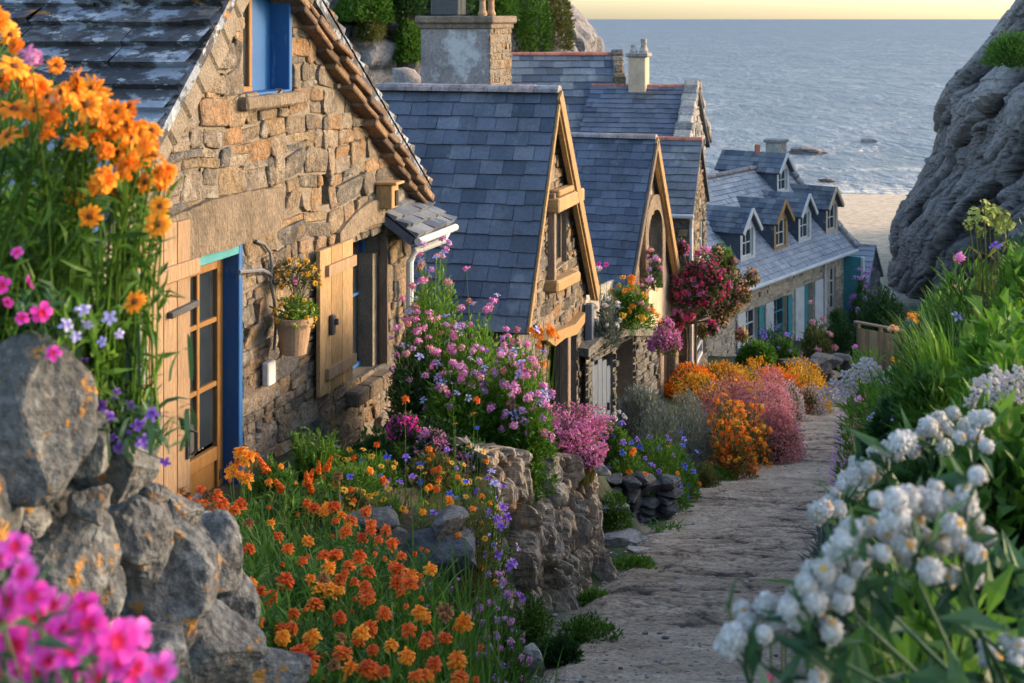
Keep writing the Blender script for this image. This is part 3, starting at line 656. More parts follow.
# ================================================================== HOUSE 1: near stone cottage with blue door
f = Fr(180, 11.5, .30, -4.7)
ZB = -f.zb
def zr(z): return z + ZB
wx = lambda px: f.loc(px, 200)[0]
door = (-.30, 1.02, zr(-4.40), zr(-1.99))
wz0 = f.loc(386, 364)[1]; win = (wx(347), wx(386), wz0, f.loc(365, 238)[1])
uz = f.loc(275, 93)[1]; uwin = (wx(243), wx(289), uz, zr(.42))
nich = (wx(321.5), wx(329), f.loc(325, 205)[1], f.loc(325, 174)[1])
def t1(x, z, r):
    return float(np.clip(r.random() * .9 + .02, 0, 1)) if x > .2 else float(r.choice([.05, .2, .3, .45, .85, .75]))
h1, poly1 = gable_house(f, 'near stone cottage with a blue framed glazed door and lichened stone roof', (-1.7, zr(-1.95)), (1.42, zr(.93)), (5.62, zr(-2.02)), 5.5, wall_y=0.0,
    holes=(door, win, uwin, nich), roofmat=[SLATE_LICHEN], row=.25, sw=(.5, 1.5), th=.055, seed=11, wallmats=[STONE_WARM, MORTAR], over=.14, tintf=t1,
    rub=dict(ch=(.09, .27), cw=(.12, .50), ex=(.012, .042), gap=.004, warp=.07), near_wall=False)
m = MB(); m.box((-1.28, 2.7, zr(-3.3)), (.16, 5.2, 2.5)); m.build('side_wall', [MORTAR], h1)
# verge of thick slabs seen from below on the seaward rake, mortar fillet on the other
m = MB(); r = np.random.default_rng(5); a = np.array([1.42, 0, zr(.93)]); q_ = f.loc(424, 186, -.22); b_ = np.array([q_[0], 0, q_[1]]); q_ = f.loc(312, 0, -.22); a = b_ + (np.array([q_[0], 0, q_[1]]) - b_) * ((b_[0] - 1.42) / (b_[0] - q_[0])); dv = b_ - a; Lr = np.linalg.norm(dv); dv /= Lr
nv = np.array([-dv[2], 0, dv[0]]); nv = nv if nv[2] > 0 else -nv
s = 0
while s < Lr:
    ln = r.uniform(.26, .42)
    for j in range(2):
        p0 = a + dv * (s + r.uniform(-.04, .04)) + nv * (.02 - j * .085); p1 = p0 + dv * (ln + .07)
        sh = np.array([0, -.05 + r.uniform(-.03, .03) + .05 * j, 0])
        m.bar(p0 + sh + nv * -.03, p1 + sh + nv * r.uniform(.0, .05), .36 + r.normal() * .03, r.uniform(.05, .095), up=nv, tint=r.random(), bev=.012)
    s += ln
m.build('verge_slab', [VERGE], h1)
m = MB(); a = np.array([1.42, 0, zr(.82)]); b_ = np.array([-1.7, 0, zr(-2.05)])
for k in range(14):
    p0 = a + (b_ - a) * k / 14; p1 = a + (b_ - a) * (k + 1) / 14; dz = np.array([.06, -.035 + r.normal() * .008, -.12 + r.normal() * .015])
    m.bar(p0 + dz, p1 + dz, .10, .30 + r.normal() * .03, up=(.68, 0, .73), tint=r.random(), bev=.03)
m.build('verge_fillet', [MORTAR], h1)
# lintels and window arch stones
m = MB(); x0, x1 = wx(158), wx(277); z0 = zr(-1.985); n_ = 26; r = np.random.default_rng(8)
top = [(x0 + (x1 - x0) * k / n_, z0 + .40 + .05 * math.sin(3.0 * k / n_) + r.normal() * .006) for k in range(n_ + 1)]
m.prism([(x0 + .02, z0 + .03)] + [(x0 + (x1 - x0) * k / 10, z0 + r.normal() * .006) for k in range(1, 10)] + [(x1 - .02, z0 + .06)] + top[::-1], -.085, .30, tint=.6); m.build('lintel', [LINTEL], h1)
m = MB(); cxw = .5 * (win[0] + win[1]); hw = .5 * (win[1] - win[0]) + .34
ar = [(cxw + hw * (2 * k / 14 - 1), win[3] - .03 + .17 * (1 - (2 * k / 14 - 1) ** 2)) for k in range(15)]
at_ = [(x, z + .26 - .05 * abs((x - cxw) / hw)) for x, z in ar]
m.prism(ar + at_[::-1], -.075, .28, tint=.9); m.build('window_arch', [LINTEL], h1)
m = MB(); xx = win[0] - .12
for ln in (.32, .38, .34): m.box((xx + ln / 2, .08, win[2] - .085), (ln - .008, .52, .16), tint=.6 + .3 * ln, bev=.02); xx += ln
m.build('window_sill', [LINTEL], h1)
m = MB(); m.box(((uwin[0] + uwin[1]) / 2, .05, uwin[2] - .06), (uwin[1] - uwin[0] + .3, .36, .12), tint=.7, bev=.02); m.build('upper_sill', [LINTEL], h1)
m = MB()
for k in range(3): m.box((wx(160 + 0 * k) - .05, -.03, zr(-2.35 - .55 * k)), (.30 - .06 * (k % 2), .14, .5), tint=.3 + .2 * k, bev=.03)
m.build('door_jamb', [STONE_WARM], h1)
# dark back behind openings
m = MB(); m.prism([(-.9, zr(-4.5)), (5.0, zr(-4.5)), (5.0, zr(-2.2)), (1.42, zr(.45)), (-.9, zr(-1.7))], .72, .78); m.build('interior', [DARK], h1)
# door: blue frame, glazed oak leaf
m = MB(); d0, d1, dz0, dz1 = door
m.box((d1 - .025, .07, (dz0 + dz1) / 2), (.07, .21, dz1 - dz0), bev=.006); m.box((d0 + .025, .12, (dz0 + dz1) / 2), (.06, .31, dz1 - dz0), bev=.006)
fr = m.build('door_frame', [BLUE], h1)
m = MB(); m.box(((d0 + d1) / 2, .115, dz1 - .045), (d1 - d0 - .125, .30, .09), bev=.006); m.build('head_board', [TEAL], fr)
D0, D1 = d0 + .06, d1 - .062; m = MB(); y = .15; DT = dz1 - .092
st = .10
m.box((D0 + st / 2, y, (dz0 + DT) / 2), (st, .06, DT - dz0), bev=.008); m.box((D1 - st / 2, y, (dz0 + DT) / 2), (st, .06, DT - dz0), bev=.008)
gz0 = dz0 + .62
for zc, hh in ((DT - .06, .12), (dz0 + .12, .24), (gz0 - .05, .12)): m.box(((D0 + D1) / 2, y, zc), (D1 - D0 - 2 * st, .058, hh), bev=.008)
m.box((D0 + .64 * (D1 - D0), y, (gz0 + DT) / 2), (.045, .05, DT - gz0 - .15), bev=.006); m.box((D0 + .30 * (D1 - D0), y, (gz0 + DT) / 2), (.045, .05, DT - gz0 - .15), bev=.006)
for k in (1, 2): m.box(((D0 + D1) / 2, y + .002, gz0 + (DT - gz0) * k / 3), (D1 - D0 - 2 * st, .044, .045), bev=.006)
m.box(((D0 + D1) / 2, y + .012, dz0 + .38), (D1 - D0 - 2 * st, .02, .32), tint=.2)
dr = m.build('door', [OAK], h1); dr['label'] = 'varnished oak glazed door'
g = MB(); g.box(((D0 + D1) / 2, y + .015, (gz0 + DT) / 2), (D1 - D0 - .2, .012, DT - gz0 - .1)); g.build('pane', [GLASS], dr)
c = MB(); nx_ = 22; xs2 = np.linspace(.45, D1 - .14, nx_)
c.add([[x, y + .09 + .02 * math.sin(k * 1.9), z] for z in (gz0, DT - .1) for k, x in enumerate(xs2)], np.array([[k, k + 1, nx_ + k + 1, nx_ + k] for k in range(nx_ - 1)])); c.build('curtain', [CURTAIN], dr, smooth=True)
m = MB(); m.tube([(D0 + .1, y - .05, gz0 - .02), (D0 + .1, y - .07, gz0 - .02), (D0 + .2, y - .07, gz0 - .02)], .012, 8); m.build('handle', [IRON], dr); m = MB(); m.box((D1 - .05, y - .035, gz0 - .25), (.05, .01, .08)); m.build('keyhole_plate', [IRON], dr)
# open plank leaf in front
p0, p1 = f.loc(133, 250, -.13)[0], f.loc(188, 250, -.13)[0]; zt = f.loc(160, 238, -.13)[1]
lf = plank_panel('plank_shutter', p0, p1, zr(-3.95), zt, -.13, 4, .04, [WOOD], h1, 3, shape=lambda u: (zr(-4.1) - .0 * u, zt - .02 + .12 * math.sin(u * 2.2)))
lf['label'] = 'bare wooden plank shutter leaf with black strap hinges'
m = MB(); m.box(((p0 + p1) / 2 + .03, -.175, zt - .30), (p1 - p0 + .12, .045, .13), tint=.5, bev=.012); m.build('ledge', [WOOD], lf)
m = MB(); m.bar((p1 - .36, -.172, zt - .62), (p1 + .06, -.172, zt - .60), .05, .06, up=(0, -1, 0), bev=.006); m.build('hinge', [IRON], lf); m = MB(); m.bar((p0 + .05, -.172, zt - 1.18), (p0 + .24, -.172, zt - 1.16), .05, .05, up=(0, -1, 0)); m.build('hinge', [IRON], lf)
m = MB(); m.box((p0 + .10, -.165, zt - .92), (.07, .03, .28), bev=.006); m.box((p0 + .03, -.15, zt - .9), (.05, .06, 1.4), bev=.006); m.build('latch', [STEEL], lf)
m = MB(); m.box((p1 - .03, -.165, zr(-3.42)), (.10, .02, .26)); m.build('latch_plate', [IRON], lf); m = MB(); m.tube([(p1 - .05, -.18, zr(-3.32)), (p1 - .03, -.23, zr(-3.34)), (p1 - .03, -.23, zr(-3.48)), (p1 - .05, -.19, zr(-3.52))], .012, 7); m.build('handle', [IRON], lf)
m = MB(); m.bar((p0 + .15, -.19, zr(-4.12)), (p1 + .12, -.19, zr(-3.86)), .035, .04, up=(0, -1, 0)); m.build('bolt', [STEEL], lf)
# window with its shutter
window(h1, win[0] + .02, win[1] - .02, win[2] + .01, win[3] + .12, .27, .055, 2, 2, [BLUE], curtain=True)
m = MB(); m.box((win[1] - .016, .02, (win[2] + win[3]) / 2 - .02), (.03, .10, win[3] - win[2] - .05), bev=.005); m.build('jamb_board', [WOOD_DARK], h1)
s0, s1 = f.loc(318, 300, -.1)[0], f.loc(351, 300, -.1)[0]; sz0, sz1 = f.loc(335, 386, -.08)[1], f.loc(335, 244, -.08)[1]
sh = plank_panel('window_shutter', s0, s1, sz0, sz1, -.10, 3, .045, [WOOD_GOLD], h1, 7)
for zc in (sz1 - .22, sz0 + .2): m = MB(); m.box(((s0 + s1) / 2 + .07, -.145, zc), (s1 - s0 - .12, .035, .11), tint=.6, bev=.02); m.build('batten', [WOOD], sh)
m = MB(); m.box((s0 + .24, -.15, (sz0 + sz1) / 2 - .05), (.07, .05, .20), bev=.01); m.box((s0 + .25, -.19, (sz0 + sz1) / 2 - .02), (.03, .04, .06)); m.build('latch', [IRON], sh)
# upper window: blue boards and a slim pane
m = MB(); m.box((uwin[1] - .02, .12, (uwin[2] + uwin[3]) / 2), (.06, .30, uwin[3] - uwin[2]), bev=.006); m.box((uwin[1] - .24, .20, (uwin[2] + uwin[3]) / 2), (.40, .05, uwin[3] - uwin[2] - .01), bev=.006); m.build('window_board', [BLUE], h1)
window(h1, uwin[0] + .01, uwin[1] - .44, uwin[2] + .01, uwin[3], .19, .06, 1, 1, [OAK], label='small oak framed upper window beside a blue board')
m = MB(); m.box(((uwin[0] + uwin[1]) / 2, .12, uwin[2] + .012), (uwin[1] - uwin[0] - .02, .3, .024), bev=.004); m.build('window_ledge', [BLUE], h1)
# cables on the wall
m = MB(); za, xa = f.loc(270, 243)[1], wx(270)
def wp(px, py, y=-.07): q = f.loc(px, py, y); return (q[0], y, q[1])
m.tube([wp(239, 272), wp(252, 271), wp(262, 270), wp(270, 274), wp(274, 282)], .018, 7); m.tube([wp(256, 241, -.07), wp(264, 244), wp(270, 252), wp(272, 266), wp(271, 280)], .014, 7)
m.tube([wp(270, 280), wp(274, 300), wp(276, 322), wp(274, 350)], .014, 7); m.build('cable', [RUBBER], h1)
m = MB(); a, z = f.loc(269, 373, -.09)[0], f.loc(269, 373, -.09)[1]; m.box((a, -.09, z), (.15, .07, .22), bev=.012); m.build('meter_box', [WHITE], h1)
# bird box under the eave
q = f.loc(387, 196, -.12); bb = thing('bird_box', 'small golden wooden bird box on the cottage wall under the eave', 'bird box', f.world(q[0], -.12, q[1]), f.rz)
m = MB(); m.box((0, 0, 0), (.20, .2, .26), tint=.6, bev=.01); m.build('body', [WOOD_GOLD], bb); m = MB(); m.box((0, -.02, .15), (.26, .28, .03), tint=.9, bev=.006); m.build('lid', [WOOD_GOLD], bb)
m = MB(); m.box((.02, -.105, -.02), (.07, .02, .17)); m.build('opening', [DARK], bb)
# low slate canopy with white gutter at the corner
q0 = f.loc(404, 200, -.45); q1 = f.loc(453, 222, -.45)
cp = thing('lean_to', 'little lichened lean-to with white gutter at the cottage corner', 'lean-to', f.world(q0[0], 0, zr(-4.4)), f.rz)
lz = q1[1] - zr(-4.4); lw = q1[0] - q0[0]; lh_ = q0[1] - q1[1]
m = MB(); slates(m, (.40, -.42, lz - .02), (1, 0, 0), (0, 1.0, lh_ * 1.5), lw - .35, math.hypot(1.0, lh_ * 1.5), .15, (.16, .34), .04, 45); m.build('roof', [SLATE_OLD], cp)
m = MB(); m.box((lw / 2 + .2, .65, lz / 2 - .12), (lw - .5, 1.1, lz - .2)); m.build('wall', [MORTAR], cp)
m = MB(); m.tube([(.40, -.46, lz - .05), (lw + .06, -.46, lz - .07)], .042, 10)
m.tube([(lw - .25, -.46, lz - .08), (lw - .32, -.44, lz - .17), (lw - .62, -.2, lz - .26), (lw - .68, -.16, lz - .38), (lw - .68, -.16, .2)], .045, 10); m.build('gutter', [WHITE], cp)
# hanging pot
q = f.loc(294, 335, -.28); hp = thing('hanging_pot', 'brown pot of yellow and lime flowers hung on the cottage wall', 'flower pot', f.world(q[0], -.28, q[1]), f.rz)
m = MB(); m.lathe([(0, -.17), (.115, -.17), (.165, .12), (.18, .12), (.18, .17), (.15, .17), (.14, .10), (0, .10)], n=24); m.build('pot', [CLAY], hp, smooth=False)
m = MB(); m.tube([(0, .25, .25), (0, .02, .18)], .008, 6); m.tube([(0, .27, .6), (0, .05, .62), (0, .0, .5), (0, 0, .2)], .006, 6); m.build('bracket', [IRON], hp)
HANGPOT = hp

# ================================================================== HOUSE 2: blue slate roof, timber-trimmed gable
f2 = Fr(527, 18.0, .277, -6.6); e0 = f2.loc(527, 332)
ap = f2.loc(559, 90); e1 = f2.loc(597, 291)
wn2 = (f2.loc(548, 240, .14)[0], f2.loc(568, 240, .14)[0], f2.loc(548, 276, .14)[1], f2.loc(552, 198, .14)[1])
dn2 = (f2.loc(549, 380, .14)[0], f2.loc(578, 380, .14)[0], 0.1, f2.loc(560, 338, .14)[1])
h2, poly2 = gable_house(f2, 'steep blue slate cottage with golden timber trim on its stone gable', (-.05, e0[1]), ap, e1, 6.5, wall_y=.16, holes=(wn2, dn2), roofmat=[SLATE], row=.225, sw=(.24, .38), th=.018,
    ridge=(RIDGE, .11), seed=21, wallmats=[STONE_WARM, MORTAR], rub=dict(ch=(.10, .2), cw=(.14, .4), ex=(.012, .035)), th_eave=.12)
barge(h2, ap, e1, -.03, .20, .05, [WOOD_GOLD]); barge(h2, (ap[0] - .02, ap[1] - .16), (e1[0] - .12, e1[1] - .04), .02, .12, .08, [WOOD_GOLD])
barge(h2, ap, (-.05, e0[1]), -.02, .07, .04, [WOOD_GOLD])
window(h2, wn2[0], wn2[1], wn2[2], wn2[3], .26, .07, 1, 1, [WOOD_DARK])
m = MB(); m.box((wn2[0] - .0, .10, (wn2[2] + wn2[3]) / 2), (.10, .14, wn2[3] - wn2[2] + .2), tint=.9, bev=.01); m.build('window_post', [WOOD_DARK], h2)
m = MB(); a, b_ = f2.loc(549, 206, .1), f2.loc(575, 194, .1); m.bar((a[0], .05, a[1]), (b_[0], .05, b_[1]), .2, .20, tint=.8, bev=.02); a, b_ = f2.loc(551, 195, .1), f2.loc(566, 189, .1); m.bar((a[0], .04, a[1] + .02), (b_[0], .04, b_[1] + .02), .14, .09, tint=.6, bev=.02); m.build('beam', [WOOD_GOLD], h2)
m = MB(); a, b_ = f2.loc(548, 287, .1), f2.loc(571, 276, .1); m.bar((a[0], .10, a[1]), (b_[0], .10, b_[1]), .3, .17, tint=.5, bev=.03); m.build('window_sill', [WOOD_GOLD], h2)
m = MB(); pts = [f2.loc(x, y, .1) for x, y in ((542, 340), (552, 331), (562, 327), (570, 324), (580, 312), (580, 322), (572, 334), (560, 338), (550, 346))]; m.prism(pts[::-1], .02, .30, tint=.4); m.build('porch_lintel', [WOOD_GOLD], h2)
m = MB(); a = f2.loc(565, 380, .1)[0]; m.box((a, .10, dn2[3] / 2), (.16, .14, dn2[3]), tint=.9, bev=.01); m.build('porch_post', [WOOD_DARK], h2)
m = MB(); a = f2.loc(584, 380, .1)[0]; m.box((a + .22, .06, (e1[1] - .1) / 2), (.16, .12, e1[1] - .2), tint=.3, bev=.01); m.build('corner_post', [WOOD_GREY], h2)
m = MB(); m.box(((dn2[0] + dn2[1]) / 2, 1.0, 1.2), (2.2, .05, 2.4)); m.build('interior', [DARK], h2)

# ================================================================== HOUSE 3: rendered gable with arched window
f3 = Fr(630, 24.0, .35, -7.9); e0 = f3.loc(630, 292); ap = f3.loc(656, 137); e1 = f3.loc(683, 300)
wn3 = (f3.loc(643, 240, .16)[0], f3.loc(657, 240, .16)[0], f3.loc(650, 285, .16)[1], f3.loc(650, 216, .16)[1])
dn3 = (f3.loc(660, 380, .16)[0], f3.loc(668, 380, .16)[0], .3, f3.loc(664, 345, .16)[1])
h3, poly3 = gable_house(f3, 'narrow ochre rendered cottage with an arched gable window and dark slate roof', (-.05, e0[1]), ap, e1, 5.5, wall_y=.16, holes=(wn3, dn3), roofmat=[SLATE], row=.17, sw=(.22, .3), th=.012,
    ridge=(RIDGE, .09), seed=31, style='render', wallmats=[STONE_WARM, CREAM], th_eave=.12, rtint=lambda x, y, r: r.uniform(0, .45))
barge(h3, ap, e1, -.03, .17, .05, [WOOD_GOLD]); barge(h3, (ap[0] - .02, ap[1] - .14), (e1[0] - .1, e1[1] - .02), .03, .1, .07, [WOOD_GOLD]); barge(h3, ap, (-.05, e0[1]), -.03, .1, .05, [WOOD_DARK])
window(h3, wn3[0], wn3[1], wn3[2], wn3[3], .3, .05, 1, 2, [WOOD_DARK])
m = MB(); cx3 = .5 * (wn3[0] + wn3[1]); hw = .5 * (wn3[1] - wn3[0]); NA = 16
def archring(hw, zs_, rise, z0, n=NA): return [(cx3 - hw, z0)] + [(cx3 - hw * math.cos(math.pi * k / n), zs_ + rise * math.sin(math.pi * k / n)) for k in range(n + 1)] + [(cx3 + hw, z0)]
o_ = archring(hw + .24, wn3[3] - .25, .65, wn3[2] - .15); i_ = archring(hw, wn3[3] - .3, .42, wn3[2] - .15); k = len(o_)
V = [[x, y, z] for y in (.05, .28) for x, z in o_] + [[x, y, z] for y in (.05, .28) for x, z in i_]
Fs = []
for q in range(k - 1): Fs += [[q, q + 1, 2 * k + q + 1, 2 * k + q][::-1], [q, q + 1, k + q + 1, k + q], [2 * k + q, 2 * k + q + 1, 3 * k + q + 1, 3 * k + q][::-1]]
m.add(V, Fs, 0, .9); m.build('window_arch', [LINTEL], h3)
m = MB()
for px in (657, 672): a = f3.loc(px, 380, .1)[0]; m.box((a, .08, .95), (.26, .18, 1.9), tint=.8, bev=.02)
m.build('pilaster', [LINTEL], h3)
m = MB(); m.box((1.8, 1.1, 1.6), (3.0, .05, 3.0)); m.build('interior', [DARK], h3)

STONE_WALL = mat('old garden wall stone', [(.07, .068, .062), (.13, .12, .105), (.18, .165, .14), (.10, .095, .09)], noise=(3, .3), fine=(25, .35), bump=(.9, 12, .05), bump2=(.6, 60, .01), over=[(BLACK, 4, .53, .1, .5), ((.25, .25, .22), 6, .57, .1, .4), ((.10, .11, .03), 3, .56, .1, .4)])
# arched garden wall between the two cottages
fw = Fr(586, 21.6, .52, -7.2); w0, w1 = 0.0, fw.loc(657, 350)[0]; tp = [fw.loc(x, y)[1] for x, y in ((586, 352), (600, 340), (622, 333), (657, 334))]
gd = (fw.loc(591, 380)[0], fw.loc(613, 380)[0], .1, fw.loc(602, 357)[1]); dk = (gd[1] + .12, fw.loc(633, 380)[0], .2, fw.loc(622, 343)[1])
gw = fw.root('garden_wall', 'low grey stone garden wall with an arched opening between two cottages', 'wall')
m = MB(); pl = [(w0, 0), (w1, 0), (w1, tp[3]), (fw.loc(622, 333)[0], tp[2]), (fw.loc(600, 340)[0], tp[1]), (w0, tp[0])]
sheet(m, pl, (gd, dk), 0, .5); rubble(m, pl, (gd, dk), 0, 77, ch=(.09, .2), cw=(.12, .4), ex=(.02, .06)); m.build('wall', [STONE_WALL, MORTAR], gw)
m = MB(); m.prism([(pl[5][0] - .1, pl[5][1] - .05), (pl[4][0], pl[4][1] - .04), (pl[3][0], pl[3][1] - .04), (pl[2][0] + .1, pl[2][1] - .04), (pl[2][0] + .1, pl[2][1] + .10), (pl[3][0], pl[3][1] + .12), (pl[4][0], pl[4][1] + .10), (pl[5][0] - .1, pl[5][1] + .08)], -.09, .6, tint=.5); m.build('coping', [STONE_WALL], gw)
m = MB(); cxg = .5 * (gd[0] + gd[1]); hwg = .5 * (gd[1] - gd[0])
for k in range(5):
    u = (k + .5) / 5 * 2 - 1; zt = gd[3] - .30 + .26 * (1 - abs(u) ** 1.6); m.box((cxg + u * hwg, .06, (.1 + zt) / 2), (hwg * .4 - .008, .05, zt - .1), tint=.3 + .1 * k, bev=.005)
gdo = m.build('door', [WOOD_GREY], gw); m = MB(); m.box((cxg + hwg * .7, .02, 1.0), (.03, .05, .12)); m.build('handle', [IRON], gdo)
m = MB(); m.box((1.4, .65, 1.4), (3.2, .05, 2.6)); m.build('shadowed_back', [STONE_GREY], gw)

# ================================================================== HOUSE B: grey slate roof behind, tiled ridge
fb = Fr(631, 32.3, 0.0, -8.2)
hb, _ = gable_house(fb, 'old mossy slate house with red ridge tiles next to the big chimney', (0, ZP(152, 32.3) + 8.2), (2.7, ZP(54, 35) + 8.2), (5.4, ZP(152, 32.3) + 8.2), 5.0, wall_y=.1, roofmat=[SLATE_OLD], row=.26, sw=(.25, .55), th=.02,
    ridge=(TERRACOTTA, .09), seed=51, wallmats=[STONE_GREY, MORTAR], rub=dict(ch=(.15, .3), cw=(.25, .6)))
m = MB(); r = np.random.default_rng(3); a = np.array([-.05, .12, ZP(152, 32.3) + 8.28]); b_ = np.array([2.7, .12, ZP(54, 35) + 8.26])
for k in range(16): p0 = a + (b_ - a) * k / 16; p1 = a + (b_ - a) * (k + 1) / 16; m.bar(p0, p1, .30 + r.normal() * .03, .16 + r.normal() * .02, tint=r.random(), bev=.03)
m.build('verge_coping', [STONE_WARM], hb)
# big chimney stack
fc = Fr(490, 29.0, .30, -8.0); st_ = fc.root('chimney_stack', 'massive pale stone chimney with a flat cap above the blue slate roof', 'chimney')
zt = ZP(24, 29) + 8; wdt = 1.52; dp = fc.loc(511, 60)[0]
m = MB(); pf = [(0, 0), (dp, 0), (dp, zt), (0, zt)]; sheet(m, pf, [], 0, .2); rubble(m, pf, [], 0, 91, ch=(.10, .2), cw=(.12, .35), ex=(.01, .03), tintf=lambda x, z, r: r.choice([.25, .4, .55, .75]))
q = MB(); pf = [(0, 0), (wdt, 0), (wdt, zt), (0, zt)]; sheet(q, pf, [], 0, .2, mati=2); q.xform(Matrix(((0, 1, 0, 0), (-1, 0, 0, wdt), (0, 0, 1, 0), (0, 0, 0, 1))))
for v, l_, t_, mm, cc in zip(q.V, q.L, q.T, q.M, q.C): m.V.append(v); m.L.append(l_ + m.n); m.T.append(t_); m.M.append(mm); m.C.append(cc); m.n += len(v)
RENDER_OLD = mat('patchy old render', [(.21, .185, .18), (.27, .24, .23)], noise=(1.5, .25), fine=(16, .3), bump=(.8, 14, .03), over=[((.50, .50, .50), .75, .52, .06, .8), ((.10, .09, .085), 2.2, .60, .1, .5)])
m.build('stack', [STONE_WARM, MORTAR, RENDER_OLD], st_)
m = MB(); m.box((dp / 2, wdt / 2, zt + .09), (dp + .22, wdt + .22, .16), tint=.6, bev=.03); m.box((dp / 2, wdt / 2, zt - .04), (dp + .10, wdt + .10, .12), tint=.3, bev=.02); m.build('cap', [LINTEL], st_)
m = MB(); m.box((.35, wdt * .68, zt + .36), (.5, .62, .36), bev=.02); m.box((.35, wdt * .68, zt + .58), (.6, .72, .08), bev=.02); m.build('chimney_hood', [IRON], st_)
for k in range(4):
    m = MB(); m.lathe([(.085, 0), (.10, .04), (.07, .12), (.06, .3), (.075, .34), (.055, .42), (.07, .62), (.09, .66), (.09, .72), (.05, .74)], (0.02 + .0, 0, 0), 14, tint=.3 + .15 * k); m.build('chimney_pot', [CLAY], st_, loc=(.16 + .30 * (k % 4), .22 + .1 * (k % 2), zt + .17))
m = MB(); pf = [(0, 0), (.75, 0), (.75, zt - .95), (.55, zt - 1.0), (.25, zt - 1.3), (0, zt - 1.4)]; m.prism([(-x, z) for x, z in pf][::-1], 0, .8, tint=.4)
m.xform(Matrix(((0, 1, 0, .25), (1, 0, 0, wdt + .75 - .75), (0, 0, 1, 0), (0, 0, 0, 1))) @ Matrix(((-1, 0, 0, 0), (0, 1, 0, 0), (0, 0, 1, 0), (0, 0, 0, 1)))); m.build('shoulder', [RENDER_OLD], st_)

# ================================================================== HOUSE 4: tall stone gable with a lower wing
f4 = Fr(686, 31.0, .25, -9.6); e0 = f4.loc(686, 160); ap = f4.loc(699, 86); W4 = 2 * ap[0]
h4, _ = gable_house(f4, 'tall ivy-specked stone gable house with grey slate roof behind the ochre cottage', (0, e0[1]), ap, (W4, e0[1] - .1), 2.6, wall_y=.12, roofmat=[SLATE], row=.2, sw=(.25, .4), th=.014, ridge=(TERRACOTTA, .07), seed=61,
    wallmats=[STONE_GREY, MORTAR], rub=dict(ch=(.12, .25), cw=(.15, .45), ex=(.02, .05)))
m = MB(); r = np.random.default_rng(13)
for e in ((0, e0[1]), (W4, e0[1] - .1)):
    a = np.array([e[0], .15, e[1] + .1]); b_ = np.array([ap[0], .15, ap[1] + .1])
    for k in range(10): p0 = a + (b_ - a) * k / 10; p1 = a + (b_ - a) * (k + 1) / 10; m.bar(p0, p1, .36 + r.normal() * .04, .16, tint=r.random(), bev=.03)
m.build('verge_coping', [STONE_GREY], h4)
m = MB(); q = (ap[0], 1.45); m.box((q[0], q[1], ap[1] + .25), (.6, .42, .9), tint=.6, bev=.02); cm = m.build('chimney', [CREAM], h4)
m = MB(); m.box((q[0], q[1], ap[1] + .74), (.72, .54, .1), tint=.3, bev=.02); m.lathe([(.10, 0), (.12, .05), (.07, .15), (.08, .34), (.02, .36)], (q[0], q[1] - .12, ap[1] + .78), 12); m.lathe([(.09, 0), (.10, .05), (.06, .12), (.07, .2), (.02, .21)], (q[0], q[1] + .13, ap[1] + .78), 12); m.build('chimney_cap', [STONE_GREY], cm)
f5 = Fr(693, 28.4, .25, -9.0); e0 = f5.loc(693, 214); ap = f5.loc(702, 139); W5 = 2 * ap[0]
wn5 = (f5.loc(694, 345, .1)[0], f5.loc(706, 345, .1)[0], f5.loc(700, 366, .1)[1], f5.loc(700, 326, .1)[1])
wn5b = (f5.loc(700, 250, .1)[0] - .3, f5.loc(703, 250, .1)[0], f5.loc(700, 262, .1)[1], f5.loc(700, 222, .1)[1])
h5, _ = gable_house(f5, 'small slate roofed wing with red ridge tiles leaning on the tall stone gable', (0, e0[1]), ap, (W5, e0[1] - .1), 2.2, wall_y=.1, holes=(wn5, wn5b), roofmat=[SLATE_OLD], row=.22, sw=(.2, .4), th=.018, ridge=(TERRACOTTA, .08), seed=65,
    wallmats=[STONE_WARM, MORTAR], rub=dict(ch=(.12, .25), cw=(.15, .45), ex=(.02, .05)), rtint=lambda x, y, r: r.uniform(.3, .9), th_eave=.1)
window(h5, wn5[0], wn5[1], wn5[2], wn5[3], .2, .06, 2, 3, [WHITE]); window(h5, wn5b[0], wn5b[1], wn5b[2], wn5b[3], .16, .05, 1, 2, [WHITE])
m = MB(); m.tube([(-.05, -.02, e0[1] - .05), (-.05, 2.2, e0[1] - .05)], .05, 8); m.tube([(.02, .03, e0[1] - .1), (.1, .05, e0[1] - .3), (.1, .05, .3)], .045, 8); m.build('gutter', [WHITE], h5)
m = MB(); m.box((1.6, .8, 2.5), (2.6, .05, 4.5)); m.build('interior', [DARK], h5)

# ================================================================== LONG HOUSE with dormers
fl = Fr(733, 45.6, .70, -11.9); ze = fl.loc(740, 290, -.35)[1]; Lf = fl.loc(843, 260)[0]; RD = 2.7
rx, rz_ = fl.loc(794, 160, RD); RX = Lf + .35
lh = fl.root('long_house', 'long stone house with silvery slate roof and a row of dormers above the beach', 'house')
X0 = -5.0
holes = []
def sx_(px): return fl.loc(px, 330)[0]
H0 = ze - .3
spec = [(744, 757, 'w'), (772, 786, 'w'), (803, 813, 'd'), (829, 836, 's')]
for a, b_, t in spec:
    x0, x1 = sx_(a), sx_(b_)
    if t == 'w': holes.append((x0, x1, .75, H0 - .62))
    elif t == 'd': holes.append((x0, x1, .1, H0 - .5))
    else: holes.append((x0, x1, 1.0, H0 - .25))
pl = [(X0, 0), (Lf, 0), (Lf, H0 + .25), (X0, H0 + .25)]
m = MB(); sheet(m, pl, holes, 0, .3); rubble(m, [(X0, 0), (Lf, 0), (Lf, H0 + .2), (X0, H0 + .2)], holes, 0, 88, ch=(.10, .22), cw=(.15, .5), ex=(.012, .03)); m.build('wall', [STONE_CREAM, CREAM], lh)
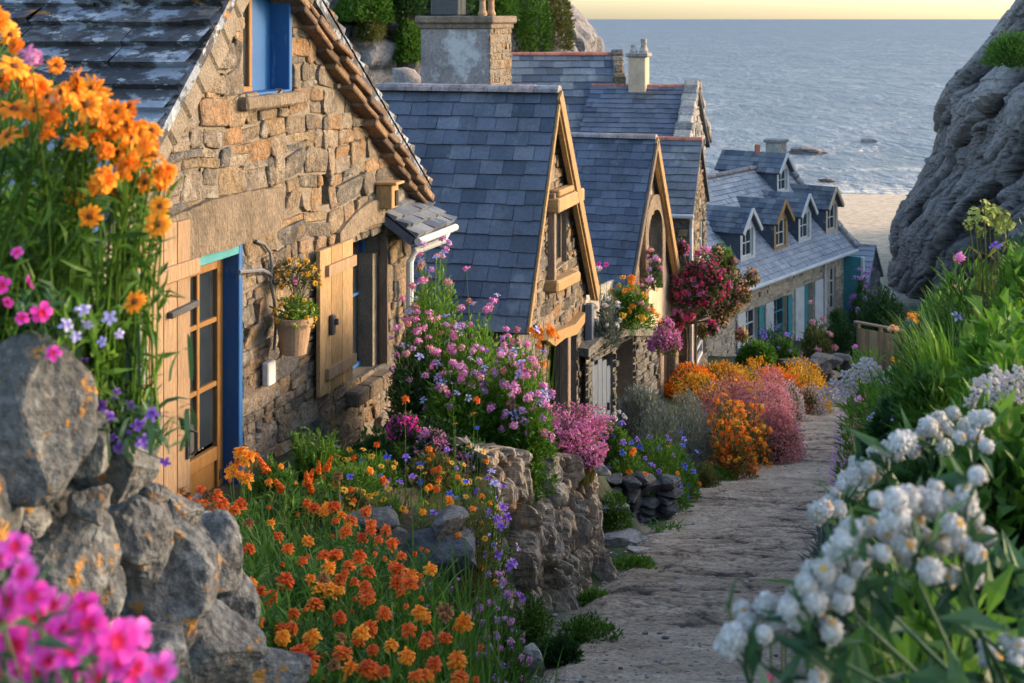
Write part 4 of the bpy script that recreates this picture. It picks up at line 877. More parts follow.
gpoly = [(0, 0), (2 * RD, 0), (2 * RD, ze), (RD, rz_ - .1), (.0, ze)]
for x in (X0, Lf - .25):
    m = MB(); m.prism(gpoly, 0, .25); m.xform(Matrix(((0, 1, 0, x), (1, 0, 0, .0), (0, 0, 1, 0), (0, 0, 0, 1)))); m.build('end_wall', [STONE_GREY], lh)
m = MB(); S = math.hypot(RD + .4, rz_ - ze); slates(m, (X0, -.4, ze - .02), (1, 0, 0), (0, RD + .4, rz_ - ze), RX - X0, S, .20, (.2, .42), .022, 5); m.build('roof', [SLATE_PALE], lh)
m = MB(); slates(m, (X0, 2 * RD + .4, ze - .02), (1, 0, 0), (0, -RD - .4, rz_ - ze), RX - X0, S, .3, (.25, .5), .02, 6); m.build('roof', [SLATE_PALE], lh)
m = MB(); r = np.random.default_rng(2); x = X0
while x < RX: ln = r.uniform(.35, .5); m.box((x + ln / 2, RD, rz_ + .03), (ln - .01, .26, .12), tint=r.random(), bev=.03); x += ln
m.build('ridge_cap', [RIDGE], lh)
m = MB(); a = np.array([RX, -.45, ze + .06]); b_ = np.array([RX, RD, rz_ + .1])
for k in range(14): p0 = a + (b_ - a) * k / 14; p1 = a + (b_ - a) * (k + 1) / 14; m.bar(p0, p1, .34 + r.normal() * .04, .2 + r.normal() * .03, up=(0, -.6, .8), tint=r.random(), bev=.04)
m.build('verge_coping', [STONE_GREY], lh)
m = MB(); m.tube([(X0, -.46, ze - .06), (RX - .1, -.46, ze - .06)], .07, 8); m.tube([(sx_(823), -.08, H0 + .1), (sx_(823), -.08, 0.2)], .05, 8); m.build('gutter', [WHITE], lh)
m = MB(); m.box((RX - .45, RD, rz_ + .35), (.7, .6, 1.0), tint=.4, bev=.03); chm = m.build('chimney', [STONE_GREY], lh); m = MB(); m.box((RX - .45, RD, rz_ + .9), (.82, .72, .12), tint=.7, bev=.02); m.build('chimney_cap', [STONE_GREY], chm)
m = MB(); m.lathe([(.13, 0), (.15, .06), (.1, .2), (.11, .8), (.03, .82)], (rx - 3.2, RD + .1, rz_ + .05), 12); m.build('chimney_pot', [TERRACOTTA], lh)
for (x0, x1, z0, z1), (a, b_, t) in zip(holes, spec):
    if t == 'd':
        plank_panel('door', x0 + .03, x1 - .03, z0, z1 - .03, .2, 3, .05, [TEAL], lh, 4); m = MB(); m.box((x1 + .42, -.05, (z0 + z1) / 2), (.75, .05, z1 - z0), bev=.01); m.build('shutter', [WHITE], lh); m = MB(); m.box((x0 - .42, -.05, (z0 + z1) / 2), (.75, .05, z1 - z0), bev=.01); m.build('shutter', [WHITE], lh)
    else:
        window(lh, x0, x1, z0, z1, .12, .07, 2, 3, [TEAL] if a == 772 else [WHITE])
        if t == 'w':
            m = MB(); m.box((x0 - .33, -.06, (z0 + z1) / 2), (.62, .05, z1 - z0), bev=.01)
            for zc in (z0 + .2, z1 - .2): m.box((x0 - .33, -.09, zc), (.6, .02, .08))
            m.build('shutter', [WHITE], lh)
            m = MB(); m.box((x1 + .2, -.06, (z0 + z1) / 2), (.36, .05, z1 - z0), bev=.01); m.build('shutter', [TEAL], lh)
        m = MB(); m.box(((x0 + x1) / 2, -.03, z0 - .06), (x1 - x0 + .2, .3, .1), bev=.015); m.build('window_sill', [LINTEL], lh)
m = MB(); m.box((Lf + .06, -.36, (ze - .25) / 2), (.12, .70, ze - .25), tint=.5, bev=.01); m.build('wing_wall', [TEAL], lh)
m = MB(); m.box((Lf + .06, -.76, (ze - .25) / 2), (.16, .1, ze - .25), tint=.5, bev=.01); m.build('post', [WHITE], lh)
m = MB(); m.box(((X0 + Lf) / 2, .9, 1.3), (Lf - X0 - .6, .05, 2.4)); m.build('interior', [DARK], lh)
slope = (rz_ - ze) / (RD + .4)
def dormer(xc, yf, wd, hw_, rise, seed, fm, deep=2.2, name='dormer', sidemat=None):
    """gabled roof window standing on the slope, its front at y=yf"""
    z0 = ze + slope * (yf + .4) - .05; m = MB(); h = wd / 2; zt = z0 + hw_
    poly = [(-h, -.3), (h, -.3), (h, hw_), (0, hw_ + rise), (-h, hw_)]
    hole = [(-h + .16, h - .16, .16, hw_ - .05)]
    sheet(m, [(xc + x, z0 + z) for x, z in poly], [(xc + hole[0][0], xc + hole[0][1], z0 + hole[0][2], z0 + hole[0][3])], yf, .2, 0, .6)
    d = m.build(name, [fm], lh)
    m = MB()
    for sgn in (-1, 1): m.box((xc + sgn * (h - .04), yf + deep / 2 + .02, z0 + (hw_ - .4) / 2), (.07, deep, hw_ + .4), tint=.1)
    m.build('cheek', [sidemat or SLATE_OLD], d)
    window(d, xc + hole[0][0], xc + hole[0][1], z0 + hole[0][2], z0 + hole[0][3], yf + .1, .06, 2, 2, [WHITE])
    sl = rise / h; ov = .14; eo = (-h - ov, hw_ - ov * sl)
    for sgn in (-1, 1):
        m = MB(); slates(m, (xc + sgn * eo[0] * -1 * -1, yf - .16, z0 + eo[1] + .02), (0, 1, 0), (-sgn * eo[0] * 1.0 * (1 if True else 1), 0, rise + ov * sl), deep + .3, math.hypot(h + ov, rise + ov * sl), .22, (.2, .35), .015, seed + sgn + 3); m.build('roof', [SLATE_OLD], d)
        m = MB(); m.bar((xc + sgn * eo[0], yf - .19, z0 + eo[1] - .0), (xc, yf - .19, z0 + hw_ + rise), .05, .14, bev=.01, tint=.4); m.build('bargeboard', [fm], d)
for k, px in enumerate((748, 781, 805, 832)):
    dormer(fl.loc(px, 250, .25)[0], .25, 1.15, 1.15, .62, 200 + 7 * k, [WHITE, WOOD_GOLD, WHITE, CREAM][k])
dormer(fl.loc(777, 180, 2.0)[0], 1.75, 1.1, 1.0, .55, 250, WHITE, 2.4)

# ================================================================== little house above the beach
f6 = Fr(868, 61, .46, -13.2); e0 = f6.loc(868, 290); ap = f6.loc(876, 246); W6 = 2 * ap[0]
gable_house(f6, 'little stone house with pale slate roof standing alone above the beach', (0, e0[1]), ap, (W6, e0[1]), 5, wall_y=.15, roofmat=[SLATE_PALE], row=.3, sw=(.4, .7), th=.03, ridge=(RIDGE, .1), seed=71, wallmats=[STONE_GREY, MORTAR], rub=dict(ch=(.2, .4), cw=(.3, .7), ex=(.03, .07)))
# wooden fence
A = P(857, 322, 41.5); B = P(903, 330, 38.5); fe = thing('picket_fence', 'grey-brown vertical board fence at the end of the lane', 'fence', (A.x, A.y, 0), math.atan2(B.y - A.y, B.x - A.x))
Ln = math.hypot(B.x - A.x, B.y - A.y); m = MB(); n_ = 17; r = np.random.default_rng(6)
for k in range(n_): zt = A.z + (B.z - A.z) * k / n_ - .16; m.box((Ln * (k + .5) / n_, r.normal() * .006, zt - .6), (Ln / n_ * .86, .025, 1.2), tint=r.random(), bev=.005)
m.build('board', [WOOD], fe)
m = MB(); m.bar((-.05, -.03, A.z), (Ln + .05, -.03, B.z), .12, .06, tint=.9, bev=.01); m.bar((-.02, .03, A.z - .9), (Ln, .03, B.z - .9), .04, .09, tint=.3, bev=.01); m.build('rail', [WOOD], fe)
for k in (0, .5, 1): m = MB(); m.box((Ln * k, .05, A.z + (B.z - A.z) * k - .85), (.1, .1, 1.64), tint=.3, bev=.01); m.build('post', [WOOD], fe)
# ================================================================== PLANT TOOLS
def fibdome(n, r, zmin=0.0):
    k = np.arange(n) + .5; z = 1 - k / n * (1 - zmin); ph = k * 2.399963 + r.uniform(0, 6)
    q = np.sqrt(np.clip(1 - z * z, 0, 1)); return np.stack([q * np.cos(ph), q * np.sin(ph), z], 1)
def nrmz(v): return v / (np.linalg.norm(v, axis=-1, keepdims=True) + 1e-9)
def add_leaves(mb, pos, dr, ln, wd, r, mati=0, tint=None, fold=.25):
    n = len(pos); dr = nrmz(dr); rnd = nrmz(r.normal(size=(n, 3)) * .6 + np.array([0, 0, 1.0]))
    side = nrmz(np.cross(dr, rnd)); up = np.cross(side, dr)
    ln = np.broadcast_to(ln, (n,))[:, None]; wd = np.broadcast_to(wd, (n,))[:, None]
    b = pos; m1 = pos + dr * ln * .45 + up * ln * .06
    V = np.stack([b, m1 + side * wd * .5 + up * wd * fold, pos + dr * ln - up * ln * .10, m1 - side * wd * .5 + up * wd * fold, m1], 1).reshape(-1, 3)
    k = np.arange(n)[:, None] * 5
    Fs = np.concatenate([k + np.array([[0, 1, 4]]), k + np.array([[4, 1, 2]]), k + np.array([[0, 4, 3]]), k + np.array([[4, 2, 3]])])
    t = r.random(n) if tint is None else tint
    mb.add(V, Fs, mati, np.repeat(t, 5))
def add_blades(mb, base, az, lean, h, wd, r, mati=0, tint=None, seg=5, droop=0.0):
    n = len(base); d = np.stack([np.cos(az), np.sin(az), 0 * az], 1); s_ = np.stack([-np.sin(az), np.cos(az), 0 * az], 1) + r.normal(size=(n, 3)) * .3; s_ = nrmz(s_)
    V = []; prof = np.linspace(0, 1, seg)
    for t in prof:
        p = base + d * (lean * t ** 1.8)[:, None] + np.array([0, 0, 1.]) * (h * (t - droop * t ** 3))[:, None]
        ww = (wd * (.55 + .9 * t * (1 - t) * 1.6) * (1 - t ** 4) + wd * .04)[:, None] * .5
        V += [p - s_ * ww, p + s_ * ww]
    V = np.stack(V, 1).reshape(-1, 3); k = np.arange(n)[:, None] * (2 * seg)
    Fs = np.concatenate([k + np.array([[2 * j, 2 * j + 1, 2 * j + 3, 2 * j + 2]]) for j in range(seg - 1)])
    mb.add(V, Fs, mati, np.repeat(r.random(n) if tint is None else tint, 2 * seg))
def add_stems(mb, a, b, r, rad=.004, mati=0, tint=.4, bow=.12):
    a = np.asarray(a, float); b = np.asarray(b, float); n = len(a); d = b - a; mid = a + d * .55 + np.array([0, 0, 1]) * (np.linalg.norm(d[:, :2], axis=1) * bow)[:, None] - d * np.array([1, 1, 0]) * .18
    u = nrmz(np.cross(d, np.array([.3, .8, .1]))); v = nrmz(np.cross(d, u)); V = []
    rad = np.broadcast_to(rad, (n,))[:, None]
    for p, k in ((a, 1.2), (mid, 1.0), (b, .7)):
        for q in range(3): an = 2.094 * q; V.append(p + (u * math.cos(an) + v * math.sin(an)) * rad * k)
    V = np.stack(V, 1).reshape(-1, 3); k = np.arange(n)[:, None] * 9
    Fs = np.concatenate([k + np.array([[3 * j + q, 3 * j + (q + 1) % 3, 3 * j + 3 + (q + 1) % 3, 3 * j + 3 + q]]) for j in (0, 1) for q in range(3)])
    mb.add(V, Fs, mati, np.repeat(np.clip(tint + r.normal(size=n) * .15, 0, 1), 9)); return mid
def scatter(mb, tV, tF, pos, nrm, size, r, mati=0, tint=None, tT=None):
    """many small copies of one template inside a single part"""
    n = len(pos); z = nrmz(nrm); x = nrmz(np.cross(z, nrmz(r.normal(size=(n, 3))))); y = np.cross(z, x); size = np.broadcast_to(size, (n,))
    V = pos[:, None, :] + size[:, None, None] * (tV[None, :, 0:1] * x[:, None] + tV[None, :, 1:2] * y[:, None] + tV[None, :, 2:3] * z[:, None])
    k = len(tV); t = r.random(n) if tint is None else np.broadcast_to(tint, (n,)); T = np.repeat(t, k)
    if tT is not None: T = np.clip(T + np.tile(tT, n), 0, 1)
    mb.add(V.reshape(-1, 3), [(np.arange(n)[:, None, None] * k + f[None]).reshape(-1, f.shape[1]) for f in tF], mati, T)
def petals(n, prof, r, az0=0., zj=.03, aj=.06):
    V = []; Fs = []
    for i in range(n):
        a = az0 + 2 * math.pi * i / n + r.normal() * aj; c, s_ = math.cos(a), math.sin(a); dz = r.normal() * zj; k = len(V); sc_ = r.uniform(.9, 1.08)
        for rad, hw, z in prof:
            rad *= sc_; zz = z + dz * rad * 3
            V += [[rad * c - hw * s_, rad * s_ + hw * c, zz], [rad * c, rad * s_, zz - hw * .18], [rad * c + hw * s_, rad * s_ - hw * c, zz]]
        for j in range(len(prof) - 1):
            q = k + 3 * j; Fs += [[q, q + 1, q + 4, q + 3][::-1], [q + 1, q + 2, q + 5, q + 4][::-1]]
    return np.array(V), np.array(Fs)
def dome_tmpl(rad, h, n=9, rings=3):
    V = [[0, 0, h]]; Fs = []
    for j in range(1, rings + 1):
        t = j / rings * math.pi / 2
        V += [[rad * math.sin(t) * math.cos(2 * math.pi * k / n), rad * math.sin(t) * math.sin(2 * math.pi * k / n), h * math.cos(t)] for k in range(n)]
    T = np.array([[0, 1 + k, 1 + (k + 1) % n] for k in range(n)])
    Q = [[1 + j * n + k, 1 + (j + 1) * n + k, 1 + (j + 1) * n + (k + 1) % n, 1 + j * n + (k + 1) % n] for j in range(rings - 1) for k in range(n)]
    return np.array(V), [T, np.array(Q)] if Q else [T]
TUFT = petals(5, [(0.02, .08, 0), (.55, .30, .10), (1.0, .10, .05)], np.random.default_rng(1))
TUFT = (TUFT[0], [TUFT[1]])
SPK = (np.array([[-.4, 0, -.3], [.4, 0, -.3], [.35, .1, 1], [-.35, .1, 1], [0, -.45, -.1], [0, .45, -.1], [.1, .4, .8], [.1, -.4, .8]]), [np.array([[0, 1, 2, 3], [4, 5, 6, 7]])])
QUADL = (np.array([[-.5, -.5, 0], [.5, -.5, .1], [.55, .5, 0], [-.45, .55, .1]]), [np.array([[0, 1, 2, 3]])])
PET_FADED = petmat('faded petal', (.16, .07, .03), (.34, .13, .04), (.55, .28, .10))
FL = {}
def flower_protos(kind, pm, cm=None, nvar=4):
    """a few unit-size flower heads of one kind: (petal mesh, centre mesh or None)"""
    out = []
    for v in range(nvar):
        r = np.random.default_rng(hash(kind) % 1000 + v if False else sum(map(ord, kind)) + v); m = MB(); c = None
        def T(V): return np.clip(.10 + 1.3 * np.hypot(V[:, 0], V[:, 1]) + r.normal(size=len(V)) * .10, 0, 1)
        if kind.startswith('daisy'):
            for n_, pr_, z in ((13, [(.08, .03, .02), (.30, .085, .05), (.44, .07, .0), (.52, .025, -.06)], 0), (9, [(.08, .03, .05), (.28, .075, .10), (.40, .05, .08), (.46, .02, .03)], 1)):
                V, Fq = petals(n_, pr_, r, v + z, .06, .09); m.add(V, Fq, 0, T(V))
            c = MB(); V, Fs = dome_tmpl(.15, .13, 10, 3); c.add(V, Fs, 0, r.random(len(V)))
            V, Fs = TUFT; p = fibdome(26, r); scatter(c, V * 1.0, Fs, p * np.array([.145, .145, .13]), p, .045, r, 0)
        elif kind.startswith('ruffle'):
            for n_, R_, z0, z1 in ((20, .5, -.03, -.12), (19, .45, .03, .02), (16, .37, .08, .12), (13, .28, .12, .20), (9, .18, .15, .26)):
                V, Fq = petals(n_, [(.03, .015, z0), (R_ * .6, R_ * .13, (z0 + z1) / 2 + .04), (R_ * .88, R_ * .17, z1 + .02), (R_, R_ * .12, z1 - .02)], r, r.uniform(0, 6), .09, .14); m.add(V, Fq, 0, T(V))
            c = MB(); V, Fs = dome_tmpl(.12, .10, 8, 2); c.add(V - np.array([0, 0, .16]), Fs, 0, .5)
        elif kind.startswith('phlox'):
            V, Fq = petals(5, [(.05, .03, .0), (.2, .13, .04), (.36, .21, .05), (.47, .17, .02), (.52, .06, -.01)], r, v, .05, .05); m.add(V, Fq, 0, T(V))
            c = MB(); V, Fs = petals(5, [(.0, .02, .015), (.09, .06, .045), (.17, .05, .062), (.22, .01, .067)], r, v, .01, .05); c.add(V + np.array([0, 0, .012]), Fs, 0, r.random(len(V)))
        elif kind.startswith('globe'):
            for q, (n_, rad, tl) in enumerate(((120, .40, .9), (60, .36, .3))):
                p = fibdome(n_, r, -.75); t = nrmz(np.cross(p, [0, 0, 1.]) + 1e-6); dn = np.cross(t, p)
                V, Fs = petals(1, [(0, .5, 0), (.6, .55, .16), (1.05, .22, .10)], r); scatter(m, V, [Fs], p * rad, p + r.normal(size=p.shape) * .32, .12, r, 0)
            V, Fs = dome_tmpl(.37, .37, 10, 3); m.add(V, Fs, 0, .4); m.add(V * np.array([1, 1, -.9]), [f[:, ::-1] for f in Fs], 0, .3)
            c = MB(); V, Fs = TUFT; p = fibdome(7, r, .88) * np.array([.28, .28, .44]); scatter(c, V, Fs, p, p, .07, r, 0)
        elif kind.startswith('cluster'):
            V, Fs = TUFT; nf_ = int(r.integers(20, 34)); p = fibdome(nf_, r, -.25) * np.array([.5, .5, .42]) * r.uniform(.45, .92, (nf_, 1)) + r.normal(size=(nf_, 3)) * .04
            scatter(m, V, Fs, p, p + r.normal(size=p.shape) * .22 + np.array([0, 0, .1]),   .15 * r.uniform(.8, 1.25, nf_), r, 0, np.clip(.45 + .9 * (p[:, 2]) + r.normal(size=nf_) * .2, 0, 1))
        elif kind.startswith('bell'):
            V, Fq = petals(5, [(.04, .03, .0), (.22, .12, .12), (.40, .15, .12), (.52, .03, .05)], r, v, .08, .08); m.add(V, Fq, 0, T(V))
            V, Fq = petals(4, [(.03, .03, .05), (.15, .10, .22), (.28, .04, .30)], r, v + .4, .08, .2); m.add(V, Fq, 0, T(V))
        elif kind.startswith('umbel'):
            for q in range(16):
                a = 2.4 * q; R_ = .48 * math.sqrt((q + .5) / 16); ctr = np.array([R_ * math.cos(a), R_ * math.sin(a), .12 * (1 - (R_ / .48) ** 2) + r.normal() * .03]); p = fibdome(9, r, .1)
                V, Fs = TUFT; scatter(m, V, Fs, ctr + p * .085, p, .07, r, 0)
        elif kind.startswith('spike'):
            for q in range(34):
                z = q / 34; a = 2.4 * q; V, Fs = TUFT; d = np.array([[math.cos(a), math.sin(a), .3]]); scatter(m, V, Fs, d * (.13 * (1 - .7 * z)) + np.array([[0, 0, z]]), d, .11 * (1.15 - .7 * z), r, 0)
        out.append((m.mesh(kind.replace(' ', '_'), [pm]), c.mesh(kind.replace(' ', '_') + '_eye', [cm]) if c is not None and cm is not None else None))
    FL[kind] = out
for kd, pm, cm in (('daisy orange', PET_ORANGE, EYE_DARK), ('ruffle rust', PET_RUST, EYE_DARK), ('ruffle amber', PET_ORANGE, EYE_DARK), ('ruffle faded', PET_FADED, EYE_DARK), ('phlox magenta', PET_MAGENTA, PET_RED), ('globe white', PET_WHITE, EYE_GOLD), ('cluster pink', PET_PINK, None), ('cluster mauve', PET_MAUVE, None),
                   ('bell violet', PET_VIOLET, None), ('bell lilac', PET_LILAC, None), ('bell blue', PET_BLUE, None), ('daisy yellow', PET_YELLOW, EYE_DARK), ('umbel pale', PET_PALE, None), ('spike rust', PET_RUST, None), ('cluster red', PET_RED2, None), ('cluster peach', PET_PEACH, None),
                   ('cluster yellow', PET_YELLOW, None), ('phlox pink', PET_PINK, EYE_GOLD), ('cluster lime', EYE_GREEN, None), ('cluster orange', PET_ORANGE, None), ('cluster rose', PET_ROSE, None), ('cluster white', PET_WHITE, None), ('spike mauve', PET_MAUVE, None)):
    flower_protos(kd, pm, cm)
def put_flower(root, kind, wpos, nrm, size, r, eye=True):
    pm, cm = FL[kind][r.integers(len(FL[kind]))]
    q = Vector(nrm).to_track_quat('Z', 'Y').to_matrix() @ Matrix.Rotation(r.uniform(0, 6.28), 3, 'Z')
    o = inst(pm, 'flower', root, Vector(wpos) - root.location, q.to_quaternion(), (size, size, size * r.uniform(.85, 1.15)))
    if cm is not None and eye and not (kind.startswith('globe') and r.random() < .55):
        e = bpy.data.objects.new('flower_centre', cm); COL.objects.link(e); e.parent = o
    return o
CAMDIR = np.array([0, -1.0, .35])
def facing(r, up=.7, cam_=.55, j=.35):
    v = np.array([0, 0, up]) + cam_ * np.array([.1, -1, 0]) + r.normal(size=3) * j; return v / np.linalg.norm(v)
def dome_pts(n, r, lumps=14, sig=.20, shell=.75):
    c = fibdome(lumps, r, .05) + r.normal(size=(lumps, 3)) * .13; c = c * r.uniform(shell - .25, shell + .16, size=(lumps, 1)); k = r.integers(lumps, size=n)
    p = c[k] + r.normal(size=(n, 3)) * sig; p[:, 2] = np.abs(p[:, 2]); L_ = np.linalg.norm(p, axis=1, keepdims=True); p = p * np.minimum(1, r.uniform(.85, 1.06, (n, 1)) / L_); return p, k, c
def bush(name, label, cat, px0, px1, pyt, Y, leaf, n=900, ls=.07, lw=.4, kinds=(), nf=0, fs=.06, seed=1, group=None, lumps=14, zg=None, sig=.20, ry=None, mass=None, upw=.5, trunk=False, fzone=-.1, stem_fl=True):
    """leafy plant filling the given span at the distance Y, rooted on the ground there; flowers each a part; mass=(kind material, count, size): blossom too fine to count"""
    r = np.random.default_rng(seed); x = XP(.5 * (px0 + px1), Y); rx = (px1 - px0) / 2 / F * Y; g = gz(x, Y) if zg is None else zg; h = ZP(pyt, Y) - g; h = max(h * 1.1, .12); ry = ry or max(rx * .9, min(.45 * h, 1.2)) if h > 2.2 * rx else ry or rx * .9
    root = thing(name, label, cat, (x, Y, g - .03), 0, group); E = np.array([rx, ry, h])
    n = int(n * 1.6); p, k, c = dome_pts(n, r, lumps, sig); lt = r.uniform(.15, .75, size=lumps)[k] + r.normal(size=n) * .16
    nr_ = nrmz(p / np.array([1, 1, 1])); d = nr_ * .8 + r.normal(size=(n, 3)) * .5 + np.array([0, 0, upw])
    m = MB(); add_leaves(m, p * E * .92, d, ls * r.uniform(.6, 1.3, n), ls * lw * r.uniform(.8, 1.2, n), r, 0, np.clip(lt, 0, 1))
    tips = c * E * .95; add_stems(m, np.concatenate([r.normal(size=(lumps, 2)) * .12 * rx, np.zeros((lumps, 1))], 1), tips, r, .006 + .004 * h, 1, .3)
    if trunk:
        m.tube([(0, 0, -.2), (.02 * h, 0, h * .3), (0, .02, h * .6)], [.05 * h, .04 * h, .02 * h], 7, 1, .2)
    if mass:
        pm, cnt, sz = mass; q, kk, _ = dome_pts(cnt, r, lumps, sig, .86); q = q[q[:, 2] > .12]; q = nrmz(q) * np.clip(np.linalg.norm(q, axis=1), .7, 1.06)[:, None]
        b_ = MB(); V, Fs = SPK; scatter(b_, V, Fs, q * E, q + r.normal(size=q.shape) * .5, sz * r.uniform(.6, 1.3, len(q)), r, 0); o = b_.build('blossom', [pm], root); o['kind'] = 'stuff'
    if nf:
        q = fibdome(int(nf * 1.6) + 4, r, fzone); q = q[q[:, 1] < .55][:nf]; q = q + r.normal(size=q.shape) * .10; hd = q * E * r.uniform(.92, 1.10, size=(len(q), 1)); hd[:, 2] = np.maximum(hd[:, 2], .05 * h)
        if stem_fl:
            add_stems(m, hd * .6, hd - nrmz(q) * fs * .05, r, .0025 + .01 * fs, 0, .5)
        for a, nn_ in zip(hd, q): put_flower(root, kinds[r.integers(len(kinds))], np.array(root.location) + a, nrmz(nn_ + np.array([0, -.35, .3]) + r.normal(size=3) * .2), fs * r.uniform(.75, 1.25), r)
    m.build('foliage', [leaf, LEAF_DRY if trunk else leaf], root)
    return root
def tuft(name, label, cat, px0, px1, pyt, Y, leaf, n=260, wd=.012, seed=1, group=None, zg=None, lean=.6, kinds=(), nf=0, fs=.05, droop=.15, leafy=0, ls=.05, mass=None):
    """clump of blades or thin stalks rising from the ground"""
    r = np.random.default_rng(seed); x = XP(.5 * (px0 + px1), Y); rx = (px1 - px0) / 2 / F * Y; g = gz(x, Y) if zg is None else zg; h = max(.08, ZP(pyt, Y) - g)
    root = thing(name, label, cat, (x, Y, g - .02), 0, group); a = r.uniform(0, 6.283, n); q = np.sqrt(r.random(n)) * rx * .55
    base = np.stack([q * np.cos(a), q * np.sin(a), 0 * a], 1); az = a + r.normal(size=n) * .7; hh = h * r.uniform(.55, 1.08, n)
    m = MB(); add_blades(m, base, az, lean * rx * r.uniform(.3, 1.1, n), hh, wd * r.uniform(.7, 1.3, n), r, 0, None, 5, droop)
    if leafy:
        k = r.integers(n, size=leafy); t = r.uniform(.15, .95, leafy); d = np.stack([np.cos(az[k]), np.sin(az[k]), 0 * t], 1)
        p = base[k] + d * (lean * rx * .7 * t ** 1.8)[:, None] + np.array([0, 0, 1]) * (hh[k] * (t - droop * t ** 3))[:, None]; add_leaves(m, p, r.normal(size=(leafy, 3)) + np.array([0, 0, .9]), ls * r.uniform(.6, 1.3, leafy), ls * .32, r)
    if nf:
        k = np.argsort(-hh + r.normal(size=n) * .1 * h)[:nf]; d = np.stack([np.cos(az[k]), np.sin(az[k]), 0 * k], 1)
        tp_ = base[k] + d * (lean * rx * .8) + np.array([0, 0, 1]) * (hh[k] * 1.02)[:, None]; add_stems(m, base[k], tp_, r, .0035, 0, .5)
        for p, dd in zip(tp_, d): put_flower(root, kinds[r.integers(len(kinds))], np.array(root.location) + p, nrmz(np.array([0, -.4, 1.0]) + dd * .4 + r.normal(size=3) * .2), fs * r.uniform(.75, 1.25), r)
    m.build('foliage', [leaf], root)
    if mass:
        pm, cnt, sz = mass; k = r.integers(n, size=cnt); t = r.uniform(.55, 1.03, cnt); d = np.stack([np.cos(az[k]), np.sin(az[k]), 0 * t], 1)
        p = base[k] + d * (lean * rx * .7 * t ** 1.8)[:, None] + np.array([0, 0, 1]) * (hh[k] * (t - droop * t ** 3))[:, None] + r.normal(size=(cnt, 3)) * sz * .6
        b_ = MB(); V, Fs = SPK; scatter(b_, V, Fs, p, r.normal(size=p.shape) + np.array([0, -.3, .5]), sz * r.uniform(.6, 1.3, cnt), r, 0); o = b_.build('blossom', [pm], root); o['kind'] = 'stuff'
    return root
def listed(name, label, cat, base, heads, leaf, r, foliage=None, group=None, stem=.004, stemfrom=.08, stemleaves=3, ls=.05, lw=.22, conv=.25, hubs=0):
    """plant whose flower heads stand where the photo shows them: heads = [(kind, point, normal, size)]"""
    base = np.array(base, float); root = thing(name, label, cat, base, 0, group); m = MB()
    if foliage: foliage(m)
    H = np.array([h[1] for h in heads]) - base; N = np.array([h[2] for h in heads]); S = np.array([h[3] for h in heads])
    a = np.stack([r.normal(size=len(H)) * stemfrom + H[:, 0] * conv, r.normal(size=len(H)) * stemfrom + H[:, 1] * conv, 0 * S], 1)
    if hubs:
        kc = H[r.choice(len(H), min(hubs, len(H)), replace=False)].copy()
        for _ in range(6):
            k = ((H[:, None] - kc[None]) ** 2).sum(2).argmin(1); kc = np.array([H[k == q].mean(0) if (k == q).any() else kc[q] for q in range(len(kc))])
        hb = kc - np.array([0, -.02, .075]) - nrmz(kc) * .03; add_stems(m, r.normal(size=(len(hb), 3)) * np.array([stemfrom, stemfrom, 0]), hb, r, stem * 1.25, 0, .55, .2); a = hb[k]
        add_leaves(m, hb[np.repeat(np.arange(len(hb)), 6)] * r.uniform(.35, 1.0, (len(hb) * 6, 1)), r.normal(size=(len(hb) * 6, 3)) + np.array([0, 0, .5]), ls * 1.3 * r.uniform(.7, 1.3, len(hb) * 6), ls * 1.3 * lw * 1.2, r)
    mid = add_stems(m, a, H - N * (S * .04)[:, None], r, stem * (.6 if hubs else 1), 0, .55)
    if stemleaves:
        k = np.repeat(np.arange(len(H)), stemleaves); t = r.uniform(.1, .9, len(k))[:, None]; p = np.where(t < .5, a[k] + (mid[k] - a[k]) * t * 2, mid[k] + (H[k] - mid[k]) * (t * 2 - 1))
        add_leaves(m, p, r.normal(size=p.shape) * .8 + np.array([0, 0, .7]), ls * r.uniform(.6, 1.4, len(k)), ls * lw, r)
    m.build('foliage', [leaf], root)
    for kd, p, nn_, sz in heads: put_flower(root, kd, p, nn_, sz, r)
    return root
